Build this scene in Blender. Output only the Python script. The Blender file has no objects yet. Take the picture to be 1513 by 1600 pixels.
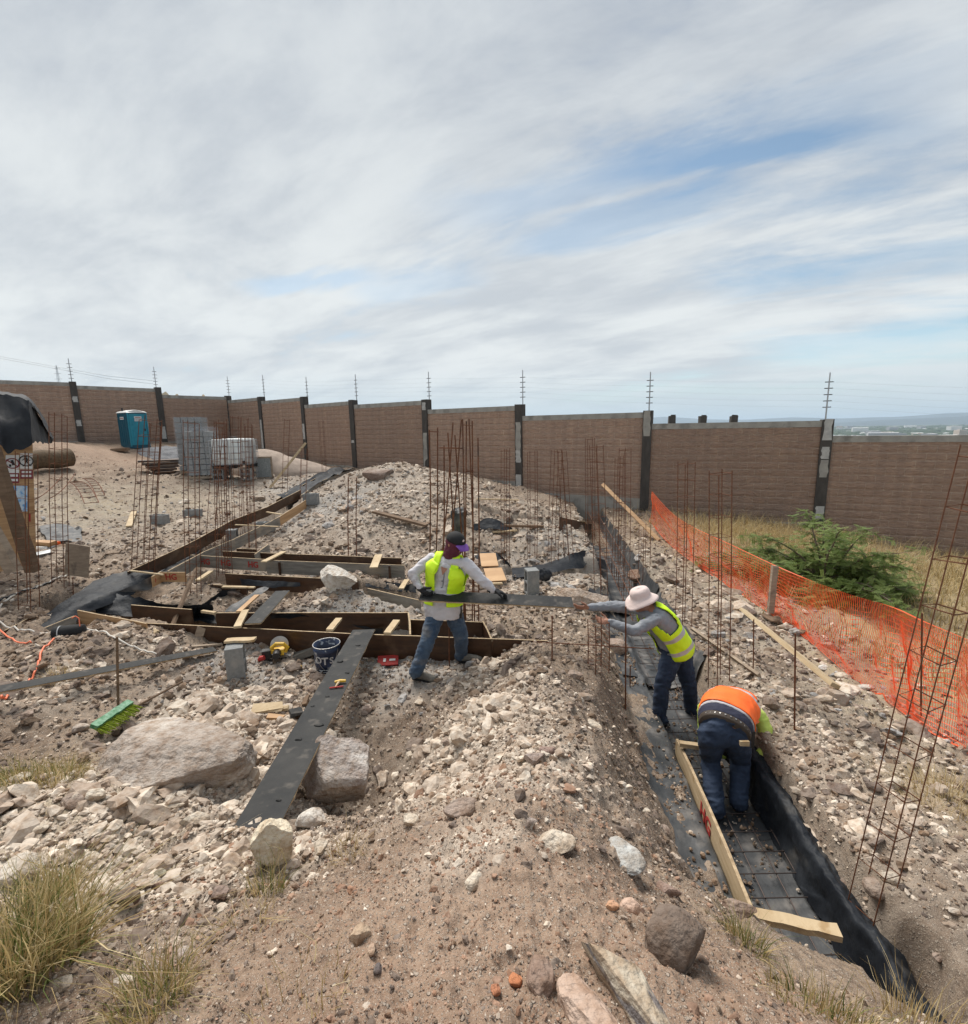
import bpy, math, random
import numpy as np
from mathutils import Vector, Matrix
R_ = math.radians
SC = bpy.context.scene
COL = SC.collection
random.seed(7)
rng = np.random.default_rng(11)

# ------------------------------------------------------------------ camera, sky, sun, exposure
PW, PH, FOC = 1513.0, 1600.0, 760.0          # photograph size and focal length in its pixels
CAMZ, PITCH, ROLL = 2.7, R_(9.85), R_(1.0)
_s, _c = math.sin(PITCH), math.cos(PITCH)
_F = Vector((0, _c, -_s)); _U0 = Vector((0, _s, _c)); _R0 = Vector((1, 0, 0))
_U = _U0*math.cos(ROLL) + _R0*math.sin(ROLL)
_R = _R0*math.cos(ROLL) - _U0*math.sin(ROLL)
CAM = Vector((0, 0, CAMZ))
cd = bpy.data.cameras.new('camera'); cam = bpy.data.objects.new('camera', cd); COL.objects.link(cam)
M = Matrix((( _R.x, _U.x, -_F.x, 0), (_R.y, _U.y, -_F.y, 0), (_R.z, _U.z, -_F.z, CAMZ), (0, 0, 0, 1)))
cam.matrix_world = M
cd.sensor_fit = 'VERTICAL'; cd.sensor_height = 36; cd.lens = 36*FOC/PH
cd.clip_start = .05; cd.clip_end = 60000
SC.camera = cam
SC.view_settings.view_transform = 'Standard'; SC.view_settings.look = 'None'
SC.view_settings.gamma = 1.0; SC.view_settings.exposure = 0.66
SUN_EL, SUN_AZ = R_(56), R_(-28)             # azimuth from +Y, negative = to the left

def nd(nt, typ, **kw):
    n = nt.nodes.new(typ)
    for k, v in kw.items():
        if k.startswith('i_'): n.inputs[k[2:].replace('_', ' ')].default_value = v
        else: setattr(n, k, v)
    return n

GAPS = [((700,345), (1560,110), .17, .46), ((790,395), (1180,300), .13, .55), ((1120,455), (1640,380), .22, .50), ((380,452), (600,430), .09, .50), ((900,250), (1560,205), .10, .40),
        ((1180,560), (1700,500), .6, .50), ((560,470), (760,425), .14, .3)]
def ray(px, py): return _F + _R*((px-PW/2)/FOC) + _U*((PH/2-py)/FOC)
def make_world():
    w = bpy.data.worlds.new('World'); SC.world = w; w.use_nodes = True
    nt = w.node_tree; nt.nodes.clear(); L = nt.links.new
    out = nd(nt, 'ShaderNodeOutputWorld'); bg = nd(nt, 'ShaderNodeBackground'); bg.inputs[1].default_value = .1
    sky = nd(nt, 'ShaderNodeTexSky', sky_type='NISHITA', sun_disc=False)
    sky.sun_elevation = SUN_EL; sky.sun_rotation = SUN_AZ; sky.air_density = 1.0; sky.dust_density = 1.5; sky.altitude = 1800
    tc = nd(nt, 'ShaderNodeTexCoord'); sp = nd(nt, 'ShaderNodeSeparateXYZ'); L(tc.outputs['Generated'], sp.inputs[0])
    def mth(op, a, b=None, c=None, clamp=False):
        n = nd(nt, 'ShaderNodeMath', operation=op); n.use_clamp = clamp
        for i, v in enumerate((a, b, c)):
            if v is None: continue
            if isinstance(v, (int, float)): n.inputs[i].default_value = v
            else: L(v, n.inputs[i])
        return n.outputs[0]
    def ramp(v, a, b, lo=0., hi=1.):
        n = nd(nt, 'ShaderNodeMapRange', interpolation_type='SMOOTHSTEP'); L(v, n.inputs[0])
        n.inputs[1].default_value = a; n.inputs[2].default_value = b; n.inputs[3].default_value = lo; n.inputs[4].default_value = hi
        return n.outputs[0]
    zc = mth('ADD', mth('MAXIMUM', sp.outputs[2], 0.), .16)
    px = mth('DIVIDE', sp.outputs[0], zc); py = mth('DIVIDE', sp.outputs[1], zc)
    cb = nd(nt, 'ShaderNodeCombineXYZ'); L(px, cb.inputs[0]); L(py, cb.inputs[1])
    def noise(scale, rot, sx, sy, detail=6., rough=.55, dist=.4, off=(0, 0, 0)):
        m = nd(nt, 'ShaderNodeMapping', vector_type='TEXTURE'); m.inputs['Rotation'].default_value = (0, 0, R_(rot)); m.inputs['Scale'].default_value = (1/sx, 1/sy, 1)
        m.inputs['Location'].default_value = off
        L(cb.outputs[0], m.inputs[0])
        n = nd(nt, 'ShaderNodeTexNoise'); L(m.outputs[0], n.inputs[0])
        n.inputs['Scale'].default_value = scale; n.inputs['Detail'].default_value = detail
        n.inputs['Roughness'].default_value = rough; n.inputs['Distortion'].default_value = dist
        return n.outputs[0]
    n1 = noise(.62, -27, .60, 1.2, 8, .56, .2, (3.1, 1.2, 0))      # broad streaked sheets
    n2 = noise(1.9, -31, .60, 1.2, 12, .62, .22, (1.7, 5.2, 0))       # wisps
    n3 = noise(.42, 0, 1., 1., 4, .5, .3, (8.3, 2.1, 0))       # tone
    # clear patches lie to the right (+X)
    side = ramp(sp.outputs[0], -.10, .55)
    cov = mth('ADD', mth('MULTIPLY', n1, .62), mth('MULTIPLY', n2, .38))
    cov = mth('SUBTRACT', cov, mth('MULTIPLY', side, .085))
    mask = ramp(cov, .25, .43)
    # clear streaks between the cloud sheets: (from, to) in photo pixels, width, strength
    def pl(x, y):
        d = ray(x, y).normalized(); z = max(d.z, 0)+.16; return d.x/z, d.y/z
    wob = mth('MULTIPLY', mth('SUBTRACT', noise(2.6, -30, .5, 1.3, 7, .6, .6, (2.2, 7.1, 0)), .5), .9)
    wob2 = mth('SUBTRACT', noise(4.5, -30, .35, 1.5, 8, .65, 1., (5.2, 1.1, 0)), .5)
    for (x0, y0), (x1, y1), wd, st in GAPS:
        a, b = pl(x0, y0), pl(x1, y1); ex, ey = b[0]-a[0], b[1]-a[1]; Ln = math.hypot(ex, ey); ex /= Ln; ey /= Ln
        u = mth('ADD', mth('MULTIPLY', px, ex/Ln), mth('ADD', mth('MULTIPLY', py, ey/Ln), -(a[0]*ex+a[1]*ey)/Ln))
        v = mth('ADD', mth('MULTIPLY', px, -ey/wd), mth('ADD', mth('MULTIPLY', py, ex/wd), (a[0]*ey-a[1]*ex)/wd))
        v = mth('ADD', v, mth('MULTIPLY', wob, 3.2)); v = mth('ADD', v, mth('MULTIPLY', wob2, 1.6))
        g = mth('MULTIPLY', ramp(mth('ABSOLUTE', v), 1.25, .15), mth('MULTIPLY', ramp(u, -.12, .22), ramp(u, 1.12, .75)))
        mask = mth('SUBTRACT', mask, mth('MULTIPLY', g, st), None, True)
    mask = mth('MAXIMUM', mask, ramp(sp.outputs[2], .16, .02, 0, .80))
    # cloud tone: grey sheets, paler towards the sun-side horizon
    tone = mth('ADD', mth('MULTIPLY', n3, .62), mth('MULTIPLY', n2, .85))
    tone = ramp(tone, .56, .88)
    low = ramp(sp.outputs[2], .75, .08)
    tone = mth('ADD', mth('MULTIPLY', tone, .60), mth('MULTIPLY', low, .46), None, True)
    cr = nd(nt, 'ShaderNodeMix', data_type='RGBA')
    cr.inputs['A'].default_value = (2.7, 3.0, 3.45, 1); cr.inputs['B'].default_value = (5.20, 5.42, 5.46, 1); L(tone, cr.inputs['Factor'])
    skb = nd(nt, 'ShaderNodeMix', data_type='RGBA', blend_type='MULTIPLY'); skb.inputs['Factor'].default_value = 1
    L(sky.outputs[0], skb.inputs['A']); skb.inputs['B'].default_value = (.98, .98, .84, 1)
    mx = nd(nt, 'ShaderNodeMix', data_type='RGBA'); L(mask, mx.inputs['Factor'])
    L(skb.outputs['Result'], mx.inputs['A']); L(cr.outputs['Result'], mx.inputs['B'])
    # pale blue-grey horizon band
    hz = nd(nt, 'ShaderNodeMix', data_type='RGBA'); L(ramp(sp.outputs[2], .13, -.01, 0, .8), hz.inputs['Factor'])
    L(mx.outputs['Result'], hz.inputs['A']); hz.inputs['B'].default_value = (3.75, 4.45, 4.75, 1)
    L(hz.outputs['Result'], bg.inputs[0]); L(bg.outputs[0], out.inputs[0])
make_world()
sd = bpy.data.lights.new('sun', 'SUN'); sd.energy = 3.0; sd.angle = R_(32); sd.color = (1, .95, .88)
so = bpy.data.objects.new('sun', sd); COL.objects.link(so)
sdir = Vector((math.sin(SUN_AZ)*math.cos(SUN_EL), math.cos(SUN_AZ)*math.cos(SUN_EL), math.sin(SUN_EL)))
so.rotation_euler = sdir.to_track_quat('Z', 'Y').to_euler()
try: SC.cycles.max_bounces = 6; SC.cycles.diffuse_bounces = 3; SC.cycles.volume_bounces = 1
except Exception: pass

# ------------------------------------------------------------------ pixel of the photograph -> point in the place
def ray(px, py): return _F + _R*((px-PW/2)/FOC) + _U*((PH/2-py)/FOC)
def atY(px, py, Y): d = ray(px, py); return CAM + d*(Y/d.y)
def atZ(px, py, z): d = ray(px, py); return CAM + d*((z-CAMZ)/d.z)
def proj(p):
    q = Vector(p)-CAM; d = q.dot(_F); return (PW/2 + FOC*q.dot(_R)/d, PH/2 - FOC*q.dot(_U)/d)

# ------------------------------------------------------------------ numpy noise
def _hash(ix, iy, seed):
    n = (ix*374761393 + iy*668265263 + seed*1442695041) & 0xffffffff
    n = ((n ^ (n >> 13))*1274126177) & 0xffffffff
    return ((n ^ (n >> 16)) & 0xffff)/65535.0
def vnoise(x, y, seed=0):
    ix = np.floor(x).astype(np.int64); iy = np.floor(y).astype(np.int64); fx = x-ix; fy = y-iy
    fx = fx*fx*fx*(fx*(fx*6-15)+10); fy = fy*fy*fy*(fy*(fy*6-15)+10)
    a = _hash(ix, iy, seed); b = _hash(ix+1, iy, seed); c = _hash(ix, iy+1, seed); d = _hash(ix+1, iy+1, seed)
    return (a+(b-a)*fx)*(1-fy)+(c+(d-c)*fx)*fy
def fbm(x, y, octs=5, seed=0, gain=.5, ridged=False):
    s = 0; a = 1.; t = 0
    for i in range(octs):
        n = vnoise(x*2**i+i*17.3, y*2**i+i*9.1, seed+i)*2-1
        if ridged: n = 1-2*np.abs(n)
        s = s+a*n; t += a; a *= gain
    return s/t

# ------------------------------------------------------------------ terrain heights from surveyed ground points (photo x, photo y, height)
GP = [(0,1600,.95),(400,1600,1.08),(800,1600,1.15),(1100,1600,1.05),(1300,1600,.78),(1400,1600,.50),(1420,1520,-.12),
(0,1450,.72),(250,1480,.82),(500,1450,.97),(800,1450,1.08),(1050,1480,.92),
(150,1350,.5),(350,1380,.62),(600,1380,.78),(850,1350,.93),(850,1250,.90),(900,1150,.72),(870,1050,.55),(850,1008,.46),(760,1180,.50),
(1000,1400,.76),(1000,1300,.55),(1000,1200,.3),(1040,1160,-.02),(1130,1400,.42),(1200,1480,.52),(1270,1550,.58),(1060,1270,.15),(960,1080,.12),(930,1010,.08),
(620,1090,-.06),(600,1180,-.16),(565,1262,-.24),(640,1110,-.05),(640,1250,.12),(700,1200,.3),(700,1130,.2),(760,1080,.22),(800,1040,.3),(560,1325,.5),(480,1310,.4),(655,1055,.0),(735,1030,.02),
(400,1080,0),(330,1080,.03),(250,1120,.12),(480,1200,.08),(430,1280,.28),(250,1300,.42),(100,1300,.5),(0,1250,.5),(100,1200,.3),(0,1110,.3),(60,1150,.2),(480,1100,0),
(180,997,.38),(100,1003,.42),(0,1020,.35),(235,1012,.22),(290,1032,.06),(200,1060,.2),(60,1065,.3),(450,1045,-.04),(600,1035,-.03),(350,1035,-.02),
(530,912,.42),(440,945,.1),(620,945,.12),(320,912,.28),(250,935,.1),(400,900,.12),
(860,960,.08),(820,980,.2),(760,930,0),(900,905,.05),(800,900,0),
(0,960,.4),(100,900,.5),(200,860,.45),(300,850,.4),(100,800,.68),(0,850,.6),(200,760,.95),(200,720,1.5),(210,700,2.0),(120,694,2.3),(0,691,2.3),(300,700,1.9),(250,697,2.05),
(320,745,1.05),(440,770,.65),(400,800,.5),(480,720,1.2),(620,731,1.5),(570,742,1.0),(700,742,1.2),(765,756,.8),(800,766,.45),(350,830,.42),(500,800,.6),
(600,800,.8),(600,850,.4),(520,860,.25),(700,800,.75),(430,845,.3),(680,870,.15),
(850,795,.55),(780,800,.5),(850,835,.5),(820,865,.1),(860,880,.0),(900,830,.05),
(960,800,0),(1013,796,.05),(1050,870,-.05),(1100,950,-.1),(1200,1000,-.12),(1200,1120,-.1),(1300,1200,-.05),(1400,1300,0),(1480,1500,.1),(1500,1400,.05),(1500,1250,-.05),
(1450,1150,-.15),(1300,1000,-.22),(1400,900,-.4),(1283,823,-.28),(1200,832,-.2),(1500,880,-.72),(1100,860,-.12),(1500,1000,-.4),(1340,1440,.0)]
_pts = np.array([[*atZ(a, b, z)] for a, b, z in GP])
_ext = np.array([[-1.5,.3,1.0],[-3,.6,.8],[1.5,.3,1.0],[3,.8,.5],[5,1,.2],[-6,1.5,.5],[0,-1.5,1.2],[-3,-1.5,1],[3,-1.5,.8],
 [-12,4,.6],[-16,9,.9],[-20,15,1.6],[-24,20,2.2],[9,3,-.2],[13,7,-.6],[17,10,-1.2],[0,22,.4],[-6,25,1.0],[-12,31,1.9],[-18,31,2.2],[6,19,-.3],[12,17,-.9]])
_pts = np.vstack([_pts, _ext])
def _warp(x, y):
    r = np.sqrt(x*x + (y+.6)**2) + .4
    return np.stack([x/r*1.6, np.log(r)*1.5], -1)
_A = _warp(_pts[:, 0], _pts[:, 1])
def _phi(d): return np.where(d > 1e-9, d*d*np.log(d+1e-12), 0)
def _tps():
    n = len(_A); K = _phi(np.linalg.norm(_A[:, None]-_A[None], axis=2)) + np.eye(n)*.003
    P = np.hstack([np.ones((n, 1)), _A]); Z = np.zeros((3, 3))
    return np.linalg.solve(np.block([[K, P], [P.T, Z]]), np.concatenate([_pts[:, 2], [0, 0, 0]]))
_W = _tps()
def h_smooth(x, y):
    x = np.asarray(x, float); y = np.asarray(y, float); sh = x.shape; x = x.ravel(); y = y.ravel()
    out = np.empty(len(x)); n = len(_A)
    for i in range(0, len(x), 20000):
        a = _warp(x[i:i+20000], y[i:i+20000])
        d = np.sqrt((a[:, 0, None]-_A[None, :, 0])**2+(a[:, 1, None]-_A[None, :, 1])**2)
        out[i:i+20000] = _phi(d)@_W[:n] + _W[n] + a@_W[n+1:]
    return np.clip(out.reshape(sh), -3, 3.2)
def sstep(v, a, b): t = np.clip((v-a)/(b-a), 0, 1); return t*t*(3-2*t)
def trench_x(y): return 1.60+.118*y                         # centre line of the right-hand trench
def _sg(p, q, z, hw, zb): a = atZ(*p, z); b = atZ(*q, z); return (a.x, a.y, b.x, b.y, hw, zb)
TRENCH = [_sg((100,945), (700,975), .30, .20, -.30),       # front trench behind the long brown board
          _sg((300,895), (640,925), .30, .22, -.10),       # second cross trench
          _sg((300,868), (620,874), .42, .14, .10),        # third cross trench
          _sg((760,826), (920,836), .25, .20, -.15),       # far right cross trench
          _sg((800,893), (960,893), .0, .25, -.25),
          _sg((1400,1490), (1445,1640), -.1, .14, -.42),             # hollow right of the near trench end
          (-5.35, 5.9, -5.75, 21.0, .22, (.05, .60))]      # left trench
def carve(x, y, h):
    """foundation trenches"""
    wob = .05*fbm(x*2.1, y*2.1, 3, 40)
    dl = x-trench_x(y); d = np.abs(dl); zb = -.55+.02*np.maximum(y-8, 0)
    lim = zb + np.maximum(0, d-np.where(dl > 0, .30, .34)+wob*.3)*4 + 3*sstep(2.05-y, 0, .5) + 3*sstep(y, 16.2, 17)
    shelf = -.36 + np.maximum(0, -dl-(.40+.22*sstep(y, 1.9, 3.6))+wob)*1.5 + 3*sstep(y, 7.5, 9) + 3*sstep(2.2-y, 0, .5)
    lim = np.where(dl < 0, np.minimum(lim, np.maximum(shelf, zb)), lim)
    h = np.minimum(h, lim)
    for ax, ay, bx, by, hw, zb in TRENCH:
        ex, ey = bx-ax, by-ay; L2 = ex*ex+ey*ey; t = np.clip(((x-ax)*ex+(y-ay)*ey)/L2, 0, 1)
        dd = np.hypot(x-ax-t*ex, y-ay-t*ey)
        if isinstance(zb, tuple): zb = zb[0]+(zb[1]-zb[0])*t
        h = np.minimum(h, zb + np.maximum(0, dd-hw+wob*.3)*6)
    return h
def H(x, y, fine=True):
    x = np.asarray(x, float); y = np.asarray(y, float)
    h = carve(x, y, h_smooth(x, y))
    if fine:
        r = np.sqrt(x*x+y*y)
        amp = .35+.65*sstep(r, 1.0, 3.0)
        tr = np.clip(np.abs(x-trench_x(y))/.4-.55, .25, 1.2)
        h = h + .20*(fbm(x*.62+3, y*.62, 3, 51)+.25)*sstep(y, 8.5, 11)*sstep(x, -5.0, -4.2)*sstep(trench_x(y)-.5-x, 0, .8)*sstep(-y, -19, -16.5)
        h = h + (.075*fbm(x*1.1, y*1.1, 3, 1) + .052*fbm(x*3.6, y*3.6, 3, 5, .55, True)*amp + .026*fbm(x*12, y*12, 4, 9, .65, True))*tr
    return h
def hz(x, y): return float(H(np.array([x]), np.array([y]))[0])
def gnd(px, py, dz=0.):
    """where the ray through a photo pixel meets the ground"""
    d = ray(px, py); t = np.geomspace(.8, 60, 900)
    X = CAM.x+d.x*t; Y = CAM.y+d.y*t; Z = CAM.z+d.z*t
    b = np.nonzero(Z < H(X, Y))[0]
    i = b[0] if len(b) else 899
    t0, t1 = t[max(i-1, 0)], t[i]
    for _ in range(12):
        m = (t0+t1)/2
        if CAM.z+d.z*m < hz(CAM.x+d.x*m, CAM.y+d.y*m): t1 = m
        else: t0 = m
    p = CAM + d*t1; p.z += dz
    return p

# ------------------------------------------------------------------ object helpers
def tag(o, label=None, cat=None, group=None, kind=None):
    if label: o['label'] = label
    if cat: o['category'] = cat
    if group: o['group'] = group
    if kind: o['kind'] = kind
    return o
def thing(name, label, cat, loc=(0, 0, 0), rz=0, group=None):
    o = bpy.data.objects.new(name, None); COL.objects.link(o); o.location = loc; o.rotation_euler = (0, 0, rz)
    o.empty_display_size = .1
    return tag(o, label, cat, group)
class MB:
    """collects shapes, then links them as ONE mesh object"""
    def __init__(s): s.v = []; s.f = []; s.m = []
    def add(s, vs, fs, mi=0):
        n = len(s.v); s.v += [tuple(v) for v in vs]; s.f += [tuple(i+n for i in f) for f in fs]; s.m += [mi]*len(fs); return s
    def box(s, c, d, rot=None, mi=0, jit=0.):
        c = Vector(c); vs = []
        for i in range(8):
            p = Vector(((i & 1)-.5, ((i >> 1) & 1)-.5, (i >> 2)-.5)); p = Vector((p.x*d[0], p.y*d[1], p.z*d[2]))
            if jit: p += Vector((random.uniform(-jit, jit), random.uniform(-jit, jit), random.uniform(-jit, jit)))
            if rot is not None: p = rot @ p
            vs.append(c+p)
        return s.add(vs, [(0,2,3,1),(4,5,7,6),(0,1,5,4),(2,6,7,3),(0,4,6,2),(1,3,7,5)], mi)
    def beam(s, a, b, w, t, up=(0, 0, 1), mi=0, seg=1, wav=0.):
        """a board from a to b, width w along 'side', thickness t along 'up'"""
        a = Vector(a); b = Vector(b); d = (b-a).normalized(); up = Vector(up); sd_ = d.cross(up).normalized(); up = sd_.cross(d).normalized()
        vs = []; fs = []
        for i in range(seg+1):
            p = a.lerp(b, i/seg); w1 = w/2+random.uniform(-wav, wav); w2 = w/2+random.uniform(-wav, wav)
            vs += [p-sd_*w1-up*t/2, p+sd_*w2-up*t/2, p+sd_*w2+up*t/2, p-sd_*w1+up*t/2]
        for i in range(seg):
            k = i*4
            for j in range(4): fs.append((k+j, k+(j+1) % 4, k+4+(j+1) % 4, k+4+j))
        fs += [(3,2,1,0), tuple(seg*4+j for j in range(4))]
        return s.add(vs, fs, mi)
    def tube(s, pts, r, n=6, mi=0, caps=True):
        pts = [Vector(p) for p in pts]; N = len(pts); rs = r if hasattr(r, '__len__') else [r]*N
        vs = []; fs = []; ref = None
        for i, p in enumerate(pts):
            d = (pts[min(i+1, N-1)]-pts[max(i-1, 0)]).normalized()
            if ref is None: ref = Vector((1, 0, 0)) if abs(d.x) < .8 else Vector((0, 1, 0))
            a = (ref-d*ref.dot(d)).normalized(); ref = a; b = d.cross(a)
            for k in range(n):
                t = 2*math.pi*k/n; vs.append(p+(a*math.cos(t)+b*math.sin(t))*rs[i])
        for i in range(N-1):
            for k in range(n): fs.append((i*n+k, i*n+(k+1) % n, (i+1)*n+(k+1) % n, (i+1)*n+k))
        if caps: fs += [tuple(range(n))[::-1], tuple((N-1)*n+k for k in range(n))]
        return s.add(vs, fs, mi)
    def lathe(s, prof, n=24, c=(0, 0, 0), mi=0):
        c = Vector(c); vs = []; fs = []
        for r, z in prof:
            for k in range(n): t = 2*math.pi*k/n; vs.append(c+Vector((r*math.cos(t), r*math.sin(t), z)))
        for i in range(len(prof)-1):
            for k in range(n): fs.append((i*n+k, i*n+(k+1) % n, (i+1)*n+(k+1) % n, (i+1)*n+k))
        fs += [tuple(range(n))[::-1], tuple((len(prof)-1)*n+k for k in range(n))]
        return s.add(vs, fs, mi)
    def grid(s, P, mi=0, thick=0.):
        """P: rows of points -> sheet (optionally with thickness below)"""
        r = len(P); c = len(P[0]); vs = [p for row in P for p in row]; fs = []
        for i in range(r-1):
            for j in range(c-1): fs.append((i*c+j, i*c+j+1, (i+1)*c+j+1, (i+1)*c+j))
        if thick:
            n = len(vs); vs = vs+[(p[0], p[1], p[2]-thick) for p in vs]; fs += [tuple(k+n for k in f[::-1]) for f in fs]
            rim = [j for j in range(c)]+[i*c+c-1 for i in range(1, r)]+[(r-1)*c+j for j in range(c-2, -1, -1)]+[i*c for i in range(r-2, 0, -1)]
            for a, b in zip(rim, rim[1:]+rim[:1]): fs.append((b, a, a+n, b+n))
        return s.add(vs, fs, mi)
    def build(s, name, mats, parent=None, smooth=False, loc=None, rz=0):
        me = bpy.data.meshes.new(name); me.from_pydata([tuple(v) for v in s.v], [], s.f)
        if not isinstance(mats, (list, tuple)): mats = [mats]
        for m in mats: me.materials.append(m)
        me.polygons.foreach_set('material_index', s.m)
        if smooth: me.polygons.foreach_set('use_smooth', [True]*len(s.f))
        me.update(); o = bpy.data.objects.new(name, me); COL.objects.link(o)
        if parent: o.parent = parent
        if loc is not None: o.location = loc; o.rotation_euler = (0, 0, rz)
        return o
def npmesh(name, V, Fq, mat_, smooth=False, attrs=None, parent=None):
    """fast mesh from arrays: V (n,3), Fq (m,k)"""
    me = bpy.data.meshes.new(name); m, k = Fq.shape
    me.vertices.add(len(V)); me.vertices.foreach_set('co', np.ascontiguousarray(V, dtype=np.float32).ravel())
    me.loops.add(m*k); me.loops.foreach_set('vertex_index', np.ascontiguousarray(Fq, dtype=np.int32).ravel())
    me.polygons.add(m); me.polygons.foreach_set('loop_start', np.arange(0, m*k, k, dtype=np.int32))
    me.polygons.foreach_set('use_smooth', np.full(m, smooth))
    for an, (ty, arr) in (attrs or {}).items():
        a = me.attributes.new(an, ty, 'POINT')
        a.data.foreach_set('color' if ty == 'FLOAT_COLOR' else 'value', np.ascontiguousarray(arr, dtype=np.float32).ravel())
    for mm in (mat_ if isinstance(mat_, (list, tuple)) else [mat_]): me.materials.append(mm)
    me.update(calc_edges=True); me.validate()
    o = bpy.data.objects.new(name, me); COL.objects.link(o)
    if parent: o.parent = parent
    return o
def copy_tree(o, parent=None):
    c = o.copy(); COL.objects.link(c)
    if parent is not None: c.parent = parent
    for ch in list(o.children): copy_tree(ch, c)
    return c
# ------------------------------------------------------------------ materials
MT = {}
def mat(name, col, rough=.8, col2=None, nscale=8., stretch=(1, 1, 1), contrast=(.35, .65), bump=.0, bscale=40., metal=0., spec=.5, detail=6., bdist=.02, col3=None, n3scale=2., c3=(.55, .7), coord='Object', sheen=0., trans=0.):
    m = bpy.data.materials.new(name); m.use_nodes = True; nt = m.node_tree; L = nt.links.new; b = nt.nodes['Principled BSDF']
    b.inputs['Roughness'].default_value = rough; b.inputs['Metallic'].default_value = metal; b.inputs['Specular IOR Level'].default_value = spec
    if sheen: b.inputs['Sheen Weight'].default_value = sheen
    if trans: b.inputs['Transmission Weight'].default_value = trans
    tc = nd(nt, 'ShaderNodeTexCoord'); mp = nd(nt, 'ShaderNodeMapping'); mp.inputs['Scale'].default_value = stretch; L(tc.outputs[coord], mp.inputs[0])
    src = None
    if col2 is not None:
        n = nd(nt, 'ShaderNodeTexNoise'); L(mp.outputs[0], n.inputs[0]); n.inputs['Scale'].default_value = nscale; n.inputs['Detail'].default_value = detail; n.inputs['Roughness'].default_value = .6
        r = nd(nt, 'ShaderNodeMapRange'); L(n.outputs[0], r.inputs[0]); r.inputs[1].default_value = contrast[0]; r.inputs[2].default_value = contrast[1]
        x = nd(nt, 'ShaderNodeMix', data_type='RGBA'); L(r.outputs[0], x.inputs['Factor']); x.inputs['A'].default_value = (*col, 1); x.inputs['B'].default_value = (*col2, 1); src = x.outputs['Result']
        if col3 is not None:
            n3 = nd(nt, 'ShaderNodeTexNoise'); L(tc.outputs[coord], n3.inputs[0]); n3.inputs['Scale'].default_value = n3scale; n3.inputs['Detail'].default_value = 5
            r3 = nd(nt, 'ShaderNodeMapRange'); L(n3.outputs[0], r3.inputs[0]); r3.inputs[1].default_value = c3[0]; r3.inputs[2].default_value = c3[1]
            x3 = nd(nt, 'ShaderNodeMix', data_type='RGBA'); L(r3.outputs[0], x3.inputs['Factor']); L(src, x3.inputs['A']); x3.inputs['B'].default_value = (*col3, 1); src = x3.outputs['Result']
        L(src, b.inputs['Base Color'])
    else: b.inputs['Base Color'].default_value = (*col, 1)
    if bump:
        n = nd(nt, 'ShaderNodeTexNoise'); L(mp.outputs[0], n.inputs[0]); n.inputs['Scale'].default_value = bscale; n.inputs['Detail'].default_value = 5
        bp = nd(nt, 'ShaderNodeBump'); bp.inputs['Strength'].default_value = bump; bp.inputs['Distance'].default_value = bdist; L(n.outputs[0], bp.inputs['Height']); L(bp.outputs[0], b.inputs['Normal'])
    MT[name] = m; return m
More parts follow.
